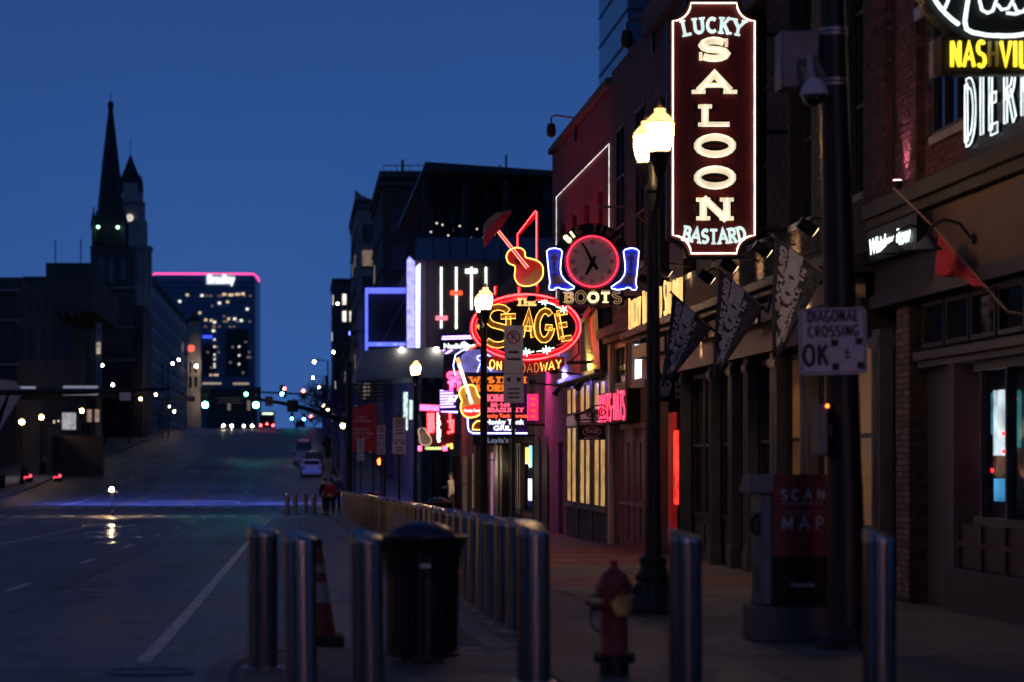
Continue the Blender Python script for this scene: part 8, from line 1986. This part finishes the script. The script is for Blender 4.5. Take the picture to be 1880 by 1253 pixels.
# ================================================================ PEOPLE
def skin(name, mat, parent, pts, edges, root=0, sub=2):
    """one continuous body grown from a skeleton of joints with a radius each"""
    me = bpy.data.meshes.new(name); o0 = wloc(parent)
    me.from_pydata([(p[0] - o0.x, p[1] - o0.y, p[2] - o0.z) for p, r in pts], edges, [])
    o = bpy.data.objects.new(name, me); COL.objects.link(o); o.parent = parent
    md = o.modifiers.new('skin', 'SKIN'); md.use_smooth_shade = True
    for i, (p, r) in enumerate(pts):
        sv = me.skin_vertices[0].data[i]; rr = r if isinstance(r, tuple) else (r, r); sv.radius = rr; sv.use_root = (i == root)
    s = o.modifiers.new('sub', 'SUBSURF'); s.levels = sub; s.render_levels = sub
    me.materials.append(mat); return o
def person(x, y, z, label, top, legs, heading=0, h=1.72, stride=.25, arm=(.05, .05), reach=None):
    t = thing('person', label, 'person', (x, y, z))
    k = h / 1.72; ch, sh = math.cos(heading), math.sin(heading)
    def J(a, f, u): return (x + (a * ch - f * sh) * k, y + (a * sh + f * ch) * k, z + u * k)   # across, forward, up
    s = stride
    r_hand = J(.26, reach[0], reach[1]) if reach else J(.27, .10 + arm[0], .80)
    r_elb = J(.26, reach[0] * .45, (reach[1] + 1.35) / 2 - .08) if reach else J(.27, -.02 + arm[0] * .3, 1.08)
    pts = [(J(0, 0, .94), (.145, .11)), (J(0, .01, 1.12), (.135, .10)), (J(0, .02, 1.34), (.16, .11)), (J(0, .02, 1.45), (.07, .07)), (J(0, .03, 1.52), (.055, .055)), (J(0, .05, 1.60), (.08, .095)), (J(0, .05, 1.70), (.06, .075)),
           (J(.19, .01, 1.38), .062), (r_elb, .045), (r_hand, .034), (J(-.19, .01, 1.38), .062), (J(-.27, .02 - arm[1] * .3, 1.08), .045), (J(-.27, .10 - arm[1], .80), .034),
           (J(.09, .01, .86), .095), (J(.10, s * .5 + .03, .48), .065), (J(.10, s, .10), .045), (J(.10, s + .14, .045), .042),
           (J(-.09, .01, .86), .095), (J(-.10, -s * .3 + .04, .48), .065), (J(-.10, -s, .10 + abs(s) * .15), .045), (J(-.10, -s + .14, .045 + abs(s) * .05), .042)]
    ed = [(0, 1), (1, 2), (2, 3), (3, 4), (4, 5), (5, 6), (2, 7), (7, 8), (8, 9), (2, 10), (10, 11), (11, 12), (0, 13), (13, 14), (14, 15), (15, 16), (0, 17), (17, 18), (18, 19), (19, 20)]
    skin('body', M['skin'], t, pts, ed)
    def grow(i, e): r = pts[i][1]; return (pts[i][0], tuple(q + e for q in r) if isinstance(r, tuple) else r + e)
    wr = lambda a, b, f: tuple(a[q] + (b[q] - a[q]) * f for q in range(3))
    tp_ = [grow(0, .018), grow(1, .02), grow(2, .02), (wr(pts[2][0], pts[3][0], .8), (.085, .08)), grow(7, .02), grow(8, .02), (wr(pts[8][0], pts[9][0], .85), .045), grow(10, .02), grow(11, .02), (wr(pts[11][0], pts[12][0], .85), .045)]
    skin('jacket', M[top], t, tp_, [(0, 1), (1, 2), (2, 3), (2, 4), (4, 5), (5, 6), (2, 7), (7, 8), (8, 9)])
    lp_ = [(wr(pts[0][0], pts[1][0], .1), (.155, .12)), grow(13, .015), grow(14, .018), (wr(pts[14][0], pts[15][0], .92), .058), grow(17, .015), grow(18, .018), (wr(pts[18][0], pts[19][0], .92), .058)]
    skin('trousers', M[legs], t, lp_, [(0, 1), (1, 2), (2, 3), (0, 4), (4, 5), (5, 6)])
    hx_ = J(0, .04, 1.655)
    part('hair', M['hair'], t, lambda m: m.ball(J(0, .025, 1.665), .098 * k, 12, .88, 1.0, 1.0), smooth='all')
    part('shoe', M['rubber'], t, lambda m: [m.tube([J(a, f - .04, u), J(a, f + .16, u - .01)], [.052 * k, .042 * k], 8) for a, f, u in ((.10, s, .05), (-.10, -s, .05 + abs(s) * .06))], smooth=True)
    part('face_feature', M['skin'], t, lambda m: (m.ball(J(0, .155, 1.60), .016 * k, 6), m.ball(J(.083, .04, 1.60), .02 * k, 6, .5), m.ball(J(-.083, .04, 1.60), .02 * k, 6, .5)))
    return t
person(XX(829, 86.5), 86.5, gz(86.5), 'man in a cream hooded top and dark trousers walking past the low brown front', 'cloth_cream', 'cloth_dark', R(75), 1.74, .24, reach=(.42, 1.18))
person(XX(598, 112), 112, rz(112), 'person in dark clothes waiting at the far crossing, nearest the white sedan', 'cloth_dark', 'cloth_dark', R(20), 1.72, .10)
person(XX(607, 110.5), 110.5, rz(110.5), 'person in dark clothes with a bright red top at the far crossing', 'cloth_red', 'cloth_dark', R(-10), 1.70, .12)
person(XX(618, 111.5), 111.5, gz(111.5), 'person in a dark blue coat at the far end of the bollard row', 'cloth_blue', 'cloth_dark', R(160), 1.76, .06)

# ================================================================ TREES
def make_tree(name, label, loc, h, seed, spread=.36, leaves=500, group=None):
    rr = random.Random(seed); x, y, z = loc
    t = thing(name, label, 'tree', loc, group)
    tm, cm = MB(), MB(); tips = []
    def br(m, p, dv, l, r, lev):
        q = p + dv * l; mid = p + dv * l * .5 + Vector((rr.uniform(-1, 1), rr.uniform(-1, 1), 0)) * l * .06
        m.tube([p, mid, q], [r, r * .85, r * .66], 6 if lev < 2 else 3, caps=False)
        if lev >= 4: tips.append((q, l)); return
        for i in range(3 if lev else 4):
            a = rr.uniform(0, 6.28); tl = rr.uniform(.35, .85) * (spread / .36)
            n = dv.orthogonal().normalized(); n.rotate(Matrix.Rotation(a, 3, dv))
            nd_ = (dv * math.cos(tl) + n * math.sin(tl) + Vector((0, 0, .12))).normalized()
            br(cm, q, nd_, l * rr.uniform(.62, .82), r * .62, lev + 1)
    br(tm, Vector((x, y, z - .2)), Vector((rr.uniform(-.05, .05), rr.uniform(-.05, .05), 1)).normalized(), h * .30, h * .018, 0)
    tm.build('trunk', M['tree'], t, smooth='all', recalc=False)
    cr_ = cm.build('crown', M['tree'], t, recalc=False)
    if leaves:
        lm_ = MB()
        for i in range(leaves):
            q, l = rr.choice(tips); c = q + Vector((rr.gauss(0, 1), rr.gauss(0, 1), rr.gauss(0, 1))) * l * .35
            a = Vector((rr.uniform(-1, 1), rr.uniform(-1, 1), rr.uniform(-1, 1))).normalized() * rr.uniform(.07, .16); b = a.orthogonal().normalized() * a.length * .7
            lm_.add([c - a, c + b, c + a, c - b], [(0, 1, 2, 3)])
        lm_.build('foliage', M['leaf'], t, recalc=False, kind='stuff')
    return t
ts = [make_tree('street_tree', 'bare dark street tree at the right kerb nearest the far crossing', (3.6, 174, gz(174)), 7.6, 3),
      make_tree('street_tree', 'bare dark street tree behind the parked cars', (3.5, 196, gz(196)), 8.4, 8)]
for i, (x, y, s, l) in enumerate(((3.5, 219, 1.0, 'bare dark street tree on the right beside the white van'), (3.3, 258, 1.05, 'bare dark street tree on the right half way up the hill'), (3.6, 300, 1.1, 'bare dark street tree on the right near the crest'),
                                  (-23.6, 262, .95, 'dark bushy tree on the left pavement below the church, nearest'), (-23.5, 292, 1.0, 'dark bushy tree on the left pavement below the church, second up'), (-23.4, 325, 1.05, 'dark bushy tree on the left pavement, third up'), (-23.2, 362, 1.1, 'dark bushy tree on the left pavement, farthest up by the green signals'))):
    dup(ts[i % 2], (x, y, gz(y)), 1.3 * i, l, scale=s)
make_tree('roof_tree', 'bare twiggy tree on the roof terrace behind the red brick wall', (XX(1016, 168), 168, zt - 1), 8.5, 21, leaves=60)
